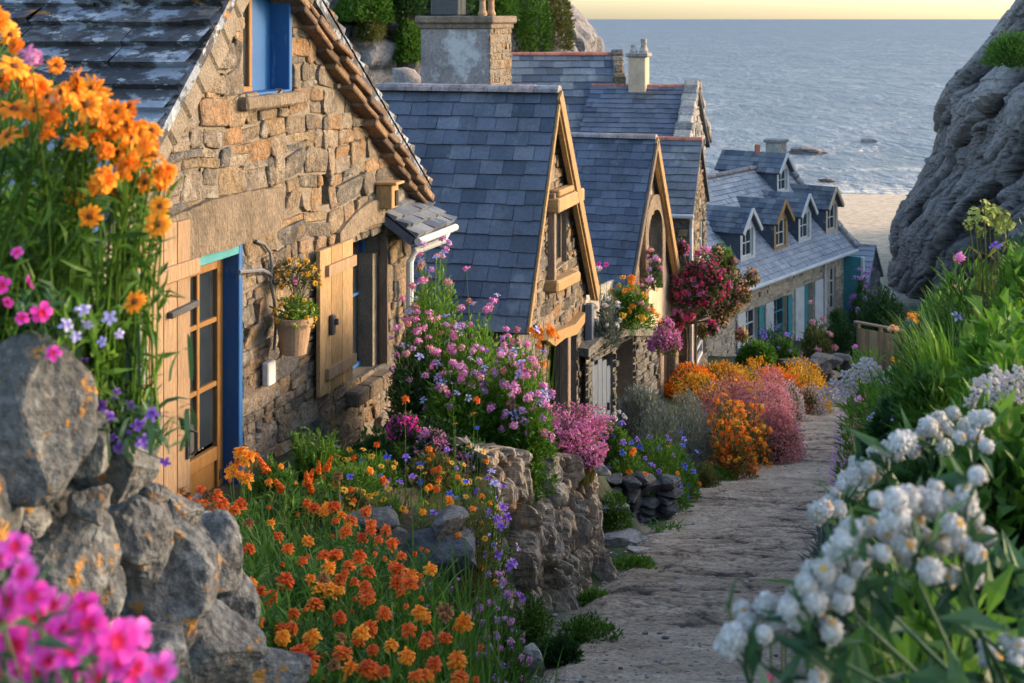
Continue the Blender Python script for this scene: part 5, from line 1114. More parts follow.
# ================================================================== STONES AND DRY WALLS
def rotz(V, a): c, s_ = math.cos(a), math.sin(a); return V @ np.array([[c, s_, 0], [-s_, c, 0], [0, 0, 1]])
BL = [boulder(500 + k, 5, 12, .075) for k in range(6)]; BS = [boulder(520 + k, 3, 7, .05, 5) for k in range(8)]
bw = thing('boulder_wall', 'rough wall of big grey orange-lichened boulders at the lower left', 'stone wall', (-1.2, 4.0, -2.4))
for k, (cx_, cy_, rx_, ry_, Y) in enumerate(((14, 420, 74, 84, 3.6), (82, 440, 26, 40, 3.75), (92, 505, 22, 18, 3.8), (100, 590, 24, 30, 3.9), (150, 500, 20, 22, 4.2), (18, 515, 34, 26, 3.7), (110, 640, 28, 24, 4.0), (182, 610, 20, 26, 4.45), (117, 462, 46, 40, 4.0), (48, 505, 40, 34, 3.95), (48, 560, 70, 62, 3.9), (126, 535, 46, 50, 4.15), (160, 588, 56, 66, 4.3), (205, 645, 58, 52, 4.5),
        (272, 672, 36, 26, 4.8), (250, 653, 14, 15, 4.85), (205, 560, 40, 46, 4.75), (228, 600, 30, 40, 4.8), (182, 540, 30, 34, 4.7), (148, 432, 14, 38, 4.1), (78, 405, 16, 26, 3.9), (60, 645, 80, 60, 3.95), (135, 668, 60, 46, 4.1), (-40, 480, 60, 120, 3.6), (100, 500, 50, 30, 4.3), (175, 512, 26, 20, 4.6))):
    p = P(cx_, cy_, Y); s_ = Y / F; r = np.random.default_rng(40 + k); V, Fq = BL[k % 6]; V = rotz(V, r.uniform(0, 6)); 
    tl = r.normal() * .15; V = V @ np.array([[math.cos(tl), 0, math.sin(tl)], [0, 1, 0], [-math.sin(tl), 0, math.cos(tl)]])
    V = V / np.abs(V).max(0); m = MB(); m.add(V * np.array([rx_ * s_ * 1.08, max(rx_, ry_) * s_ * .8, ry_ * s_ * 1.08]), Fq, 0, np.clip(.5 + r.normal() * .3 + 0 * V[:, 0], 0, 1))
    o = m.build('boulder', [BOULDER], bw, smooth=False); o.location = p - bw.location
m = MB(); V, Fq = boulder(700, 4, 3, .06); V[:, 2] = np.clip(V[:, 2], -.6, 1); m.add(V * np.array([1.0, .75, 1.1]) + np.array([-2.35, 5.0, -1.95]), Fq); m.add(V * np.array([.5, .5, .5]) + np.array([-1.65, 5.4, -2.6]), Fq)
tag(m.build('earth_bank', [SOIL], smooth=True), kind='structure')
def drywall(name, label, A, B, z0, z1, size, seed, material, depth=.3, upright=1.0, lean=.0, top=None, back=True):
    A = np.array(A, float); B = np.array(B, float); L = np.linalg.norm(B - A); u = (B - A) / L; nrm = np.array([u[1], -u[0]]); r = np.random.default_rng(seed)
    root = thing(name, label, 'stone wall', (A[0], A[1], float(min(z0))), math.atan2(u[1], u[0])); m = MB(); zb = float(min(z0)); rows = []
    x = 0
    nx = max(1, int(L / size[0]))
    for i in range(nx + 1):
        t = i / max(1, nx); lo, hi = z0[0] + (z0[1] - z0[0]) * t - zb, z1[0] + (z1[1] - z1[0]) * t - zb
        z = lo - .1
        while z < hi - .04:
            h = size[1] * r.uniform(.6, 1.35); h = min(h, hi - z + .06); wd = size[0] * r.uniform(.8, 1.45); V, Fq = BS[r.integers(8)]; V = rotz(V, r.uniform(0, 6)); V = V / np.abs(V).max(0)
            a = r.normal() * .12; V = V @ np.array([[math.cos(a), 0, math.sin(a)], [0, 1, 0], [-math.sin(a), 0, math.cos(a)]])
            m.add(V * np.array([wd * .58, depth * .6, h * .62]) + np.array([t * L + r.normal() * size[0] * .2 , r.normal() * .04 + lean * (z - lo) / max(.1, hi - lo), z + h / 2]), Fq, 0, np.clip(r.random() + 0 * V[:, 0], 0, 1)); z += h
    m.build('stones', [material], root)
    if back:
        q = MB(); lo, hi = [v - zb for v in z0], [v - zb - .12 for v in z1]
        yb = depth * .3 + lean
        q.add([[0, yb, lo[0] - .3], [L, yb, lo[1] - .3], [L, yb, hi[1]], [0, yb, hi[0]], [0, yb + .5, lo[0] - .3], [L, yb + .5, lo[1] - .3], [L, yb + .5, hi[1]], [0, yb + .5, hi[0]]], np.array([[0, 1, 2, 3], [3, 2, 6, 7], [5, 4, 7, 6], [1, 5, 6, 2], [4, 0, 3, 7]])); q.build('earth_core', [SOIL], root)
    return root
STONE_DARK = mat('dark granite', [(.05, .05, .054), (.08, .08, .084), (.11, .105, .10)], noise=(3, .35), fine=(25, .4), bump=(.9, 14, .04), bump2=(.6, 70, .008), over=[((.22, .22, .2), 7, .58, .1, .4), (BLACK, 4, .54, .1, .6)])
STONE_TAN = mat('tan schist', [(.13, .11, .09), (.30, .24, .18), (.37, .30, .22), (.25, .21, .175), (.44, .34, .23)], noise=(3, .35), fine=(25, .4), bump=(.9, 14, .04), bump2=(.7, 70, .008), over=[(OCHRE, 5, .6, .06, .6), (PALE, 7, .6, .1, .35), (BLACK, 4, .58, .1, .6)], stretch=(1.6, 1.6, .6))
def rockface(name, label, line, z0, z1, seed, material, lean=.25, na=240, nz=120, amp=.16):
    """natural wall of split upright rock along a line on the ground, broken by vertical clefts"""
    line = np.array(line, float); sg = np.linalg.norm(np.diff(line, axis=0), axis=1); cum = np.concatenate([[0], np.cumsum(sg)]); L = cum[-1]
    s_ = np.linspace(0, L, na); X = np.interp(s_, cum, line[:, 0]); Y = np.interp(s_, cum, line[:, 1])
    kk = np.ones(31) / 31; Xs = np.convolve(np.pad(X, 15, mode='edge'), kk, 'valid'); Ys = np.convolve(np.pad(Y, 15, mode='edge'), kk, 'valid')
    tx, ty = np.gradient(Xs), np.gradient(Ys); q = np.hypot(tx, ty); nx_, ny_ = ty / q, -tx / q
    t = np.linspace(0, 1, nz); lo = np.interp(s_, cum, z0); hi = np.interp(s_, cum, z1) + .09 * fbm(np.stack([s_ * 2.2, 0 * s_, 0 * s_], 1), 3, seed)
    Tg, Sg = np.meshgrid(t, s_, indexing='ij'); Z = lo[None] + (hi - lo)[None] * np.minimum(Tg / .86, 1)
    p = np.stack([Sg.ravel(), Z.ravel() + .25 * Sg.ravel(), 0 * Z.ravel()], 1); wq = p + .10 * np.stack([fbm(p * 2.2, 3, seed + 1), fbm(p * 2.2, 3, seed + 2), 0 * p[:, 0]], 1)
    a1, a2, av = cells(wq * np.array([4.2, 1.5, 1]) + .3, seed + 3); b1, b2, bv = cells(wq * np.array([10, 3.4, 1]) + .3, seed + 5)
    ck = np.clip((a2 - a1) / .16, 0, 1); ck2 = np.clip((b2 - b1) / .16, 0, 1)
    tilt = (wq[:, 0] * 4.2 % 1 - .5) * .25
    d = amp * ((av - .5) * 1.3 + (ck - 1) * .9 + (bv - .5) * .55 + (ck2 - 1) * .4 + .9 * fbm(p * 1.6, 4, seed + 7) + .15 * fbm(p * 9, 3, seed + 8, True))
    D = d.reshape(Z.shape) - lean * np.minimum(Tg / .86, 1) - .22 * np.clip((Tg - .86) / .14, 0, 1)
    V = np.stack([(Xs[None] + D * nx_[None]).ravel(), (Ys[None] + D * ny_[None]).ravel(), Z.ravel() + .03 * (bv - .5) * (Tg.ravel() > .8)], 1)
    tn = np.clip(.5 + .55 * (av - .5) + .45 * (bv - .5) + .2 * fbm(p * 5, 3, seed + 9) - .5 * (1 - ck) ** 2 - .35 * (1 - ck2) ** 2, 0, 1)
    i = np.arange(Z.size).reshape(Z.shape); m = MB(); c = V.mean(0); c[2] = lo.min()
    m.add(V - c, np.stack([i[:-1, :-1].ravel(), i[:-1, 1:].ravel(), i[1:, 1:].ravel(), i[1:, :-1].ravel()], 1), 0, tn)
    return tag(m.build(name, [material], loc=c), label, 'stone wall')
rockface('retaining_wall', 'jagged retaining wall of upright tan stone holding the flower bed above the path', [(-1.0, 12.2), (-.50, 11.35), (-.18, 11.3), (1.12, 14.0), (.95, 14.8), (.1, 15.4)], (-5.3, -5.35, -5.4, -5.8, -5.8, -5.7), (-3.80, -3.64, -3.56, -4.38, -4.42, -4.6), 11, STONE_TAN)
drywall('bed_wall', 'dark block wall under the marigold terrace by the cottage', (-1.02, 9.5), (-.52, 9.5), (-4.1, -4.15), (-3.40, -3.42), (.34, .22), 13, STONE_DARK, .4)
drywall('bed_wall', 'low dark dry stone wall below the blue cornflower bed', (.95, 16.6), (1.86, 17.0), (-6.0, -6.05), (-5.50, -5.55), (.24, .11), 14, STONE_DARK, .3)
drywall('bed_wall', 'low grey stone wall in front of the long house shrubs', (6.95, 34.0), (8.3, 35.2), (-9.1, -9.4), (-8.25, -8.5), (.42, .2), 15, STONE_DARK, .5)
for k, (px, py, Y, wd, hd) in enumerate(((628, 543, 15.6, .55, .12), (612, 528, 16.0, .4, .12), (598, 515, 16.2, .3, .14), (640, 560, 15.0, .3, .06), (678, 572, 13.7, .07, .05), (683, 583, 13.3, .11, .04), (528, 664, 10.7, .26, .2), (655, 487, 18.4, .3, .2), (818, 392, 31.5, 1.0, .35), (786, 404, 28.5, .7, .25))):
    V, Fq = BS[k % 8]; V = V / np.abs(V).max(0); x = XP(px, Y); m = MB(); m.add(V * np.array([wd / 2, wd * .42, hd * .7]), Fq, 0, .2 + .1 * (k % 5))
    tag(m.build('path_stone', [STONE_GREY], loc=(x, Y, gz(x, Y) + .05 + hd * .2)), ['flat slab stepping up from the path beside the retaining wall', 'second flat slab behind the first beside the low wall', 'small slab leaning on the corner of the low wall', 'thin slab sunk in the path edge', 'small dark pebble lying in the middle of the path', 'dark flat stone lying just below the pebble on the path', 'pale block at the foot of the lilac flowers', 'orange-tinged stone at the edge of the cornflower bed', 'large pale rock at the far bend of the path', 'flat step stone at the far end of the path'][k], 'stone')

# loose grit and pebbles along the path
r = np.random.default_rng(71); m = MB(); V0, F0 = boulder(900, 1, 4, .06); cnt = 2600; yy_ = 10.2 + 16 * r.random(cnt) ** 1.5; uu = np.where(r.random(cnt) < .62, np.sign(r.normal(size=cnt)) * r.uniform(.78, 1.3, cnt), r.uniform(-.8, .8, cnt)); xx_ = pc(yy_) + uu * pw(yy_)
ss_ = .008 + .028 * r.random(cnt) ** 4; zz_ = np.where(np.abs(uu) < 1.0, zp(yy_) + .062, ground(xx_, yy_) + .005); V = []
for x, y, z, s in zip(xx_, yy_, zz_, ss_): V.append(rotz(V0, r.uniform(0, 6)) * np.array([s, s * r.uniform(.6, 1), s * .6]) + np.array([x, y, z + s * .2]))
m.add(np.concatenate(V), (np.arange(cnt)[:, None, None] * len(V0) + F0[None]).reshape(-1, 3), 0, np.repeat(r.random(cnt), len(V0))); tag(m.build('gravel', [STONE_GREY]), 'loose grit and small pebbles along the edges of the path', 'gravel', kind='stuff')
# ================================================================== PLANTS: near left
rg = np.random.default_rng(77)
def heads(kind, pts, Y, size, r, up=.5, cam_=.8, j=.4, dy=.25, alt=None):
    out = []
    for px, py in pts:
        y = (Y(px, py) if callable(Y) else Y) + r.uniform(-dy, dy); k = kind if alt is None or r.random() > alt[1] else alt[0]
        out.append((k, np.array(P(px, py, y)), facing(r, up, cam_, j), size * r.uniform(.68, 1.22)))
    return out
def strap(n, cx_, cy_, sx2, sy2, h0, h1, wd, seed, lean=.25, droop=.2):
    def fo(m):
        r = np.random.default_rng(seed); b_ = np.stack([cx_ + r.normal(size=n) * sx2, cy_ + r.normal(size=n) * sy2, 0 * np.arange(n)], 1)
        add_blades(m, b_, r.uniform(0, 6.283, n), lean * r.uniform(.2, 1.3, n), r.uniform(h0, h1, n), wd * r.uniform(.6, 1.3, n), r, 0, None, 6, droop)
    return fo
D1 = [(10, 35), (5, 80), (48, 97), (78, 80), (70, 102), (100, 98), (112, 122), (92, 128), (140, 133), (28, 132), (8, 136), (106, 150), (120, 152), (148, 150), (146, 182), (166, 172), (118, 192), (160, 186), (75, 196), (90, 216), (158, 224), (135, 302), (128, 166), (52, 118), (24, 98), (62, 92), (98, 112), (36, 110), (14, 110), (86, 104), (132, 168), (160, 206)]
rq = np.random.default_rng(9)
for _ in range(44):
    px = rq.uniform(-8, 165); D1.append((px, 52 + .72 * px + rq.normal() * 26 - (8 if px < 40 else 0)))
lo_ = [d for d in D1 if d[0] < 60]; mi_ = [d for d in D1 if 60 <= d[0] < 115]; hi_ = [d for d in D1 if d[0] >= 115]
gD = 'orange daisies on the boulder wall'
for k, (lst, bx, by) in enumerate(((lo_, -1.50, 4.0), (mi_, -1.32, 4.0), (hi_, -1.16, 4.1))):
    hh = heads('daisy orange', lst, 3.6, .066, rg, .6, .7, .6, .22, ('ruffle amber', .35))
    listed('orange_daisy', ['orange daisy clump at the top left corner of the photo', 'middle orange daisy clump above the boulder wall', 'orange daisy clump leaning in front of the cottage lintel'][k], 'daisies', (bx, by, -1.10 - .05 * k), hh, LEAF_MID, rg,
           strap([700, 620, 60][k], [-.06, -.10, -.18][k], 0, [.17, .08, .05][k], .14, .3, [.95, .85, .5][k], .013, 60 + k, [.16, .08, .05][k], .3), gD, .0034, [.10, .10, .04][k], [30, 26, 12][k], .085, .2)
hh = [('cluster pink', np.array(P(31, 57, 3.3)), facing(rg), .056)]
listed('thrift', 'single round pink thrift head above the orange daisies', 'thrift', (-1.2, 3.75, -1.0), hh, LEAF_MID, rg, None, None, .0035, .02, 0)
hh = heads('phlox magenta', [(17, 252), (30, 282), (3, 285), (42, 313), (53, 353), (22, 318), (8, 302)], 3.15, .042, rg, .3, .9, .4, .1)
listed('pink_phlox', 'magenta phlox sprig under the daisies at the left edge', 'phlox', (-1.32, 3.98, -1.0), hh, LEAF_BLUE, rg, strap(200, .05, -.1, .14, .10, .12, .42, .016, 71, .14, .3), None, .002, .08, 6, .06, .25)
hh = heads('bell lilac', [(66, 325), (88, 323), (83, 310), (103, 342), (110, 318), (119, 334), (76, 336)], 3.3, .034, rg, .2, .9, .5, .1)
listed('lilac_bellflower', 'pale lilac flower sprig hanging over the top boulder', 'bellflower', (-1.2, 3.95, -1.0), hh, LEAF_LIME, rg, strap(160, -.06, -.1, .08, .08, .10, .34, .020, 72, .06, .4), None, .002, .06, 7, .07, .3)
hh = heads('bell violet', [(116, 393), (108, 417), (112, 437), (143, 441), (154, 413), (125, 430), (83, 362), (53, 386), (165, 461), (100, 405), (130, 405), (120, 448), (98, 430), (138, 424)], 3.75, .040, rg, .2, .9, .5, .1)
listed('violet_bellflower', 'violet bellflower tuft growing between the boulders', 'bellflower', (-1.12, 4.0, -1.18), hh, LEAF_BLUE, rg, strap(140, .03, -.1, .08, .08, .05, .2, .016, 73, .10, .5), None, .002, .06, 8, .05, .35)
bush('leafy_weed', 'dense soft green leaves under the orange daisies on the boulder wall', 'weeds', -50, 112, 195, 4.25, LEAF_LIME, 2200, .075, .22, (), 0, .05, 79, None, 16, zg=-1.15, sig=.26, upw=1.0)
tuft('yellow_rocket', 'small yellow flower spike behind the upright boulder', 'wild flower', 132, 150, 402, 4.25, LEAF_LIME, 30, .01, 5, zg=-1.45, kinds=['cluster yellow'], nf=6, fs=.03)
MG = [(3, 555), (16, 547), (23, 573), (33, 596), (34, 614), (54, 605), (62, 627), (88, 625), (85, 607), (118, 641), (134, 636), (13, 635), (16, 646), (70, 653), (20, 669), (36, 672), (134, 669), (160, 671), (2, 672), (45, 640), (102, 655), (8, 600), (66, 676), (98, 678), (120, 662), (2, 620), (48, 660)]
hh = heads('phlox magenta', MG, 1.85, .050, rg, .35, .9, .3, .1)
listed('magenta_phlox', 'bright magenta phlox with crimson eyes in the bottom left corner', 'phlox', (-.70, 1.95, -1.35), hh, LEAF_BLUE, rg, strap(260, .02, 0, .13, .08, .2, .5, .016, 74, .2, .3), None, .0025, .1, 8, .07, .25)
# ------------------------------------------------------------------ marigold slope in front of the cottage
OB = [(45, 180), (110, 160), (95, 195), (150, 185), (140, 210), (215, 200), (235, 130), (215, 120), (480, 122), (240, 250), (300, 250), (85, 262), (110, 270), (185, 372), (240, 320), (345, 320), (385, 352), (475, 335), (455, 370), (485, 405), (525, 410), (245, 412), (340, 405), (300, 450), (433, 430), (360, 495), (485, 505),
      (470, 635), (625, 582), (605, 495), (675, 415), (730, 375), (770, 490), (700, 490), (770, 560), (515, 245), (500, 275), (545, 290), (590, 295), (625, 305), (630, 365), (535, 350), (690, 665), (740, 630), (800, 620), (470, 205), (245, 490), (160, 240), (610, 270),
      (60, 165), (75, 178), (125, 175), (170, 200), (120, 200), (30, 195), (420, 470), (560, 455), (670, 540), (330, 560), (250, 570), (410, 560), (560, 640), (380, 640), (180, 330), (650, 440), (400, 300), (320, 285), (560, 380), (720, 560), (820, 520), (90, 215), (155, 170), (200, 215), (50, 205)]
OB = [(160 + x / 2.7, 430 + y / 2.7) for x, y in OB]
def yb(px, py): return float(np.interp(py, [470, 520, 600, 683], [9.4, 8.0, 6.4, 5.3]))
seeds_ = [(180, 500), (225, 480), (235, 545), (300, 545), (345, 540), (385, 575), (270, 600), (330, 620), (400, 640), (430, 600), (215, 575), (290, 520), (440, 660), (350, 670), (390, 535), (230, 520)]
grp = {k: [] for k in range(len(seeds_))}
for q in OB: grp[min(grp, key=lambda k: (seeds_[k][0] - q[0]) ** 2 + 2 * (seeds_[k][1] - q[1]) ** 2)].append(q)
gM = 'orange marigolds on the slope in front of the cottage'
rq = np.random.default_rng(19)
for _ in range(60):
    py = rq.uniform(500, 680); q = (rq.uniform(175 + (py - 500) * .55, 400 + (py - 500) * .35), py); grp[min(grp, key=lambda k: (seeds_[k][0] - q[0]) ** 2 + 2 * (seeds_[k][1] - q[1]) ** 2)].append(q)
for k, lst in grp.items():
    if not lst: continue
    hh = heads('ruffle rust', lst, lambda a, b_: yb(a, b_), .074, rg, 1.2, .16, .2, .12, ('ruffle amber', .25 if seeds_[k][1] > 505 else .6)); hh = [((('ruffle faded',) + q[1:]) if rg.random() < .10 else q) for q in hh]; hh += [('ruffle rust', q[1] + rg.normal(size=3) * np.array([.12, .12, .03]) + np.array([0, 0, -.05]), facing(rg, 1.2, .1, .4), .028) for q in hh[::2]]; c = np.mean([h[1] for h in hh], 0); g_ = gz(c[0], c[1] + .1)
    g_ = min(g_, c[2] - .30); hgt = max(.22, c[2] - g_)
    listed('marigold', 'orange marigold clump on the green slope before the cottage', 'marigolds', (c[0], c[1] + .12, g_ - .03), hh, LEAF_MID if k % 3 else LEAF_LIME, rg, strap(620, 0, 0, .24, .24, hgt * .5, hgt * .98, .015, 400 + k, .22, .2), gM, .004, .16, 14, .09, .2)
for k, (a, b_, t, Y, n) in enumerate(((160, 260, 520, 8.4, 900), (240, 340, 550, 7.2, 1000), (330, 430, 570, 7.0, 1000), (190, 300, 600, 6.2, 1000), (300, 420, 620, 5.9, 1000), (400, 470, 640, 6.2, 600), (195, 285, 630, 5.4, 700), (270, 370, 520, 8.8, 900), (165, 235, 555, 6.9, 700), (250, 360, 650, 5.2, 800), (235, 300, 485, 9.7, 500), (270, 345, 490, 10.0, 600), (320, 375, 500, 9.4, 500), (200, 250, 500, 9.6, 400))):
    tuft('grass_clump', 'lush green grass clump among the orange marigolds', 'grass clump', a, b_, t, Y, LEAF_MID if k % 2 else LEAF_LIME, n, .015, 420 + k, 'grass clumps among the marigolds', lean=.8, droop=.25, leafy=500, ls=.09)
tuft('red_hot_poker', 'thin rusty flower spikes rising beside the cottage corner', 'red hot pokers', 255, 330, 478, 9.4, LEAF_OLIVE, 60, .014, 441, kinds=['spike rust'], nf=7, fs=.16, lean=.5)
tuft('tall_orange_flower', 'taller orange flower by the blue door frame', 'wild flower', 225, 258, 462, 9.3, LEAF_LIME, 50, .014, 442, kinds=['ruffle amber', 'cluster orange'], nf=7, fs=.10, lean=.5, leafy=60)
tuft('weed_clump', 'tall fresh green weeds against the cottage wall below the hanging pot', 'weeds', 285, 345, 420, 11.6, LEAF_LIME, 130, .016, 443, lean=.5, leafy=900, ls=.075)
bush('corner_weed', 'low leafy green weeds between the blue door and the marigolds', 'weeds', 242, 305, 462, 10.6, LEAF_MID, 900, .08, .3, ['ruffle amber'], 5, .06, 444, None, 12)
# lilac flowers at the lower right of the bed
for k, (a, b_, t, Y, nf) in enumerate(((395, 450, 590, 8.8, 22), (425, 490, 605, 8.3, 34), (465, 528, 590, 9.2, 34), (440, 505, 635, 7.9, 30), (405, 455, 625, 7.8, 18), (490, 530, 630, 8.8, 16))):
    bush('lilac_stock', 'lilac pink stocks tumbling beside the path edge', 'stocks', a, b_, t, Y, LEAF_MID, 620, .07, .25, ['cluster mauve', 'cluster pink', 'cluster mauve'], nf, .052, 450 + k, 'lilac stocks beside the path', 10, sig=.25)
tuft('feathery_grass', 'pale feathery dry grass between marigolds and lilac stocks', 'grass clump', 405, 455, 600, 7.4, LEAF_DRY, 140, .006, 459, lean=1.0, leafy=0)
# ------------------------------------------------------------------ terrace bed above the dark block wall
gT = 'mixed flowers on the terrace bed'
for k, (a, b_, t, Y) in enumerate(((315, 385, 462, 10.6), (370, 440, 468, 10.4), (425, 492, 462, 10.6), (340, 410, 455, 11.3), (400, 470, 452, 11.4), (455, 500, 455, 11.6), (320, 370, 450, 11.8), (440, 495, 500, 10.1), (362, 412, 492, 9.85), (400, 450, 494, 9.8), (330, 372, 488, 10.0), (420, 470, 480, 10.2))):
    bush('terrace_flowers', 'low mixed orange yellow and blue flowers on the terrace bed', 'bedding flowers', a, b_, t, Y, [LEAF_LIME, LEAF_OLIVE, LEAF_MID][k % 3], 1000, .055, .25, ['daisy yellow', 'ruffle amber', 'ruffle rust', 'bell blue', 'bell violet', 'daisy yellow'][:6], 20, .055, 470 + k, gT, 14, sig=.24)
for k, (a, b_, t, Y, z) in enumerate(((446, 502, 498, 9.75, -4.4), (430, 480, 505, 9.6, -4.3), (300, 365, 500, 9.6, -4.1))):
    bush('trailing_plant', 'olive trailing plant with a few orange blooms spilling over the terrace edge', 'trailing plant', a, b_, t, Y, LEAF_OLIVE, 1100, .055, .3, ['ruffle amber', 'daisy yellow'], 7, .055, 480 + k, 'plants trailing over the terrace edge', 14, zg=z, sig=.25)
bush('violet_bellflower', 'violet bellflowers drooping down the tan retaining wall', 'bellflower', 468, 516, 488, 10.75, LEAF_MID, 380, .06, .25, ['bell violet', 'bell lilac', 'bell violet'], 26, .075, 490, None, 9, zg=-4.45, sig=.25)
for k, (a, b_, t, Y) in enumerate(((385, 424, 413, 12.0), (413, 452, 428, 11.8), (440, 482, 446, 11.7))):
    bush('pink_sedum', ['flat magenta sedum cushion nearest the cottage wall', 'middle flat magenta sedum cushion on the dark leaves', 'flat magenta sedum cushion by the retaining wall top'][k], 'sedum', a, b_, t, Y, LEAF_DARK, 420, .06, .5, (), 0, .05, 495 + k, None, 10, sig=.2, mass=(PET_PINK if k else PET_MAGENTA, 900, .016), zg=ZP(t + 24, Y))
for k, (a, b_, t, Y) in enumerate(((345, 410, 425, 12.2), (395, 470, 420, 12.6), (440, 500, 440, 12.4), (355, 400, 440, 11.9))):
    bush('dark_ground_cover', 'dark leafy ground cover below the big pink shrub', 'ground cover', a, b_, t, Y, LEAF_DARK, 900, .07, .5, (), 0, .05, 500 + k, 'dark leafy plants below the shrub', 12)
# ------------------------------------------------------------------ the big flowering shrub and its neighbours
gS = 'clumps of the tall pink flowered shrub'
for k, (a, b_, t, Y, nf, lf_, z) in enumerate(((398, 470, 262, 14.3, 34, LEAF_LIME, None), (382, 450, 335, 13.6, 18, LEAF_DARK, None), (430, 520, 318, 13.9, 40, LEAF_LIME, None), (480, 552, 345, 13.2, 40, LEAF_LIME, None), (415, 500, 370, 13.0, 26, LEAF_LIME, None), (500, 556, 385, 12.9, 20, LEAF_LIME, None), (400, 440, 300, 14.6, 14, LEAF_MID, None))):
    bush('flowering_shrub', ['tallest clump of the pink flowered shrub by the white downpipe', 'dark leafy foot of the pink flowered shrub against the cottage', 'middle clump of the pink flowered shrub under the slate roof', 'yellow green clump of the pink flowered shrub by the porch', 'front clump of the pink flowered shrub above the sedum', 'lime clump of the pink flowered shrub on top of the retaining wall', 'narrow clump of the pink flowered shrub against the wall corner'][k], 'shrub', a, b_, t, Y, lf_, 2300, .085, .36,
         ['cluster pink', 'cluster pink', 'cluster mauve', 'bell lilac', 'cluster rose'], nf + 14, .085, 510 + k, gS, 18, sig=.19, fzone=[.1, .5, .25, .25, .5, .3, .1][k])
tuft('orange_lily', 'orange flower spray beside the porch post', 'wild flower', 528, 560, 338, 13.6, LEAF_LIME, 40, .014, 520, kinds=['cluster orange', 'ruffle amber'], nf=9, fs=.09, leafy=80)
for k, (a, b_, t, Y) in enumerate(((538, 606, 388, 14.3), (528, 588, 402, 13.9), (560, 604, 420, 13.8))):
    tuft('pink_valerian', 'airy pink valerian spray overhanging the retaining wall', 'valerian', a, b_, t, Y, LEAF_OLIVE, 320, .010, 525 + k, 'pink valerian on the retaining wall', lean=1.1, droop=.35, leafy=400, ls=.05, mass=(PET_PINK, 2000, .017), zg=[-4.45, -4.35, -4.55][k])
# ------------------------------------------------------------------ bed with blue flowers and silver bush
for k, (a, b_, t, Y) in enumerate(((590, 640, 428, 17.4), (625, 690, 438, 17.6), (650, 702, 448, 18.2), (598, 660, 455, 17.1))):
    bush('cornflower', 'green mound with blue cornflowers above the low dark wall', 'cornflowers', a, b_, t, Y, [LEAF_MID, LEAF_LIME][k % 2], 1300, .075, .3, ['bell blue', 'bell blue', 'bell violet', 'ruffle amber'], 17, .075, 530 + k, 'cornflower mounds beside the path', 14, sig=.22)
tuft('white_daisy_stalk', 'pale seed heads rising behind the valerian', 'wild flower', 590, 625, 415, 17.8, LEAF_OLIVE, 70, .012, 540, kinds=['cluster white'], nf=10, fs=.07, leafy=150)
for k, (a, b_, t, Y) in enumerate(((612, 670, 385, 20.2), (655, 715, 390, 20.6), (630, 690, 405, 19.5))):
    bush('silver_bush', 'feathery silver grey lavender bush before the arched garden wall', 'lavender', a, b_, t, Y, LEAF_SILVER, 1900, .10, .14, (), 0, .05, 545 + k, 'silver grey bushes', 14, sig=.24, upw=1.2)
for k, (a, b_, t, Y) in enumerate(((700, 752, 400, 20.8), (728, 772, 405, 21.4), (712, 760, 425, 20.2))):
    bush('orange_wallflower', 'round bush covered in small orange and yellow blooms beside the path', 'wallflowers', a, b_, t, Y, LEAF_OLIVE, 900, .07, .3, ['cluster orange', 'ruffle amber', 'cluster yellow'], 34, .075, 550 + k, 'orange wallflower bushes', 14, mass=(PET_ORANGE if k < 2 else PET_RUST, 420, .026))
for k, (a, b_, t, Y) in enumerate(((686, 768, 380, 23.4), (722, 804, 374, 23.2), (738, 804, 392, 22.3), (752, 800, 408, 21.8))):
    bush('pink_heather', 'rounded pink heather bush by the bend of the path', 'heather', a, b_, t, Y, LEAF_OLIVE, 700, .06, .2, (), 0, .05, 555 + k, 'pink heather bushes', 16, mass=(PET_ROSE, 4200, .024), upw=1.0)
for k, (a, b_, t, Y) in enumerate(((664, 722, 368, 27.0), (695, 755, 366, 28.0), (730, 795, 362, 29.5), (768, 832, 363, 30.5), (745, 812, 370, 29.0), (672, 728, 378, 26.0), (710, 770, 370, 27.5), (780, 830, 372, 29.5))):
    bush('golden_bedding', 'low golden yellow flower bed plant below the long house', 'bedding flowers', a, b_, t, Y, LEAF_OLIVE, 600, .09, .3, (), 0, .05, 562 + k, 'golden flower bed below the long house', 18, ry=1.1, mass=(PET_YELLOW if k % 4 else PET_ORANGE, 2000, .032))
for k, (a, b_, t, Y) in enumerate(((775, 805, 383, 27.5), (795, 826, 386, 28.6))):
    bush('pale_heather', 'low pale pink heather cushion at the path bend', 'heather', a, b_, t, Y, LEAF_OLIVE, 500, .07, .3, (), 0, .05, 570 + k, 'pale heather cushions', 12, mass=(PET_PALE, 1300, .026))
# in front of the long house
bush('round_shrub', 'round lime shrub with a few violet blooms under the white shutter', 'shrub', 738, 776, 342, 36.0, LEAF_LIME, 1500, .16, .4, ['bell violet'], 5, .13, 575, None, 14)
bush('round_shrub', 'darker round shrub beside the teal shutters', 'shrub', 764, 802, 340, 37.0, LEAF_MID, 1500, .16, .4, ['bell violet'], 7, .13, 576, None, 14)
bush('agapanthus', 'violet agapanthus heads between the round shrubs', 'agapanthus', 752, 795, 326, 38.5, LEAF_BLUE, 500, .2, .2, ['bell violet'], 14, .15, 577, None, 12)
bush('dense_shrub', 'dense olive shrub with a rose tint in front of the long house door', 'shrub', 800, 835, 316, 39.5, LEAF_OLIVE, 1500, .17, .35, ['cluster rose'], 10, .25, 578, None, 14)
bush('dense_shrub', 'dark upright shrub at the foot of the turquoise wall', 'shrub', 826, 852, 310, 42.0, LEAF_DARK, 1300, .18, .3, (), 0, .2, 579, None, 12)
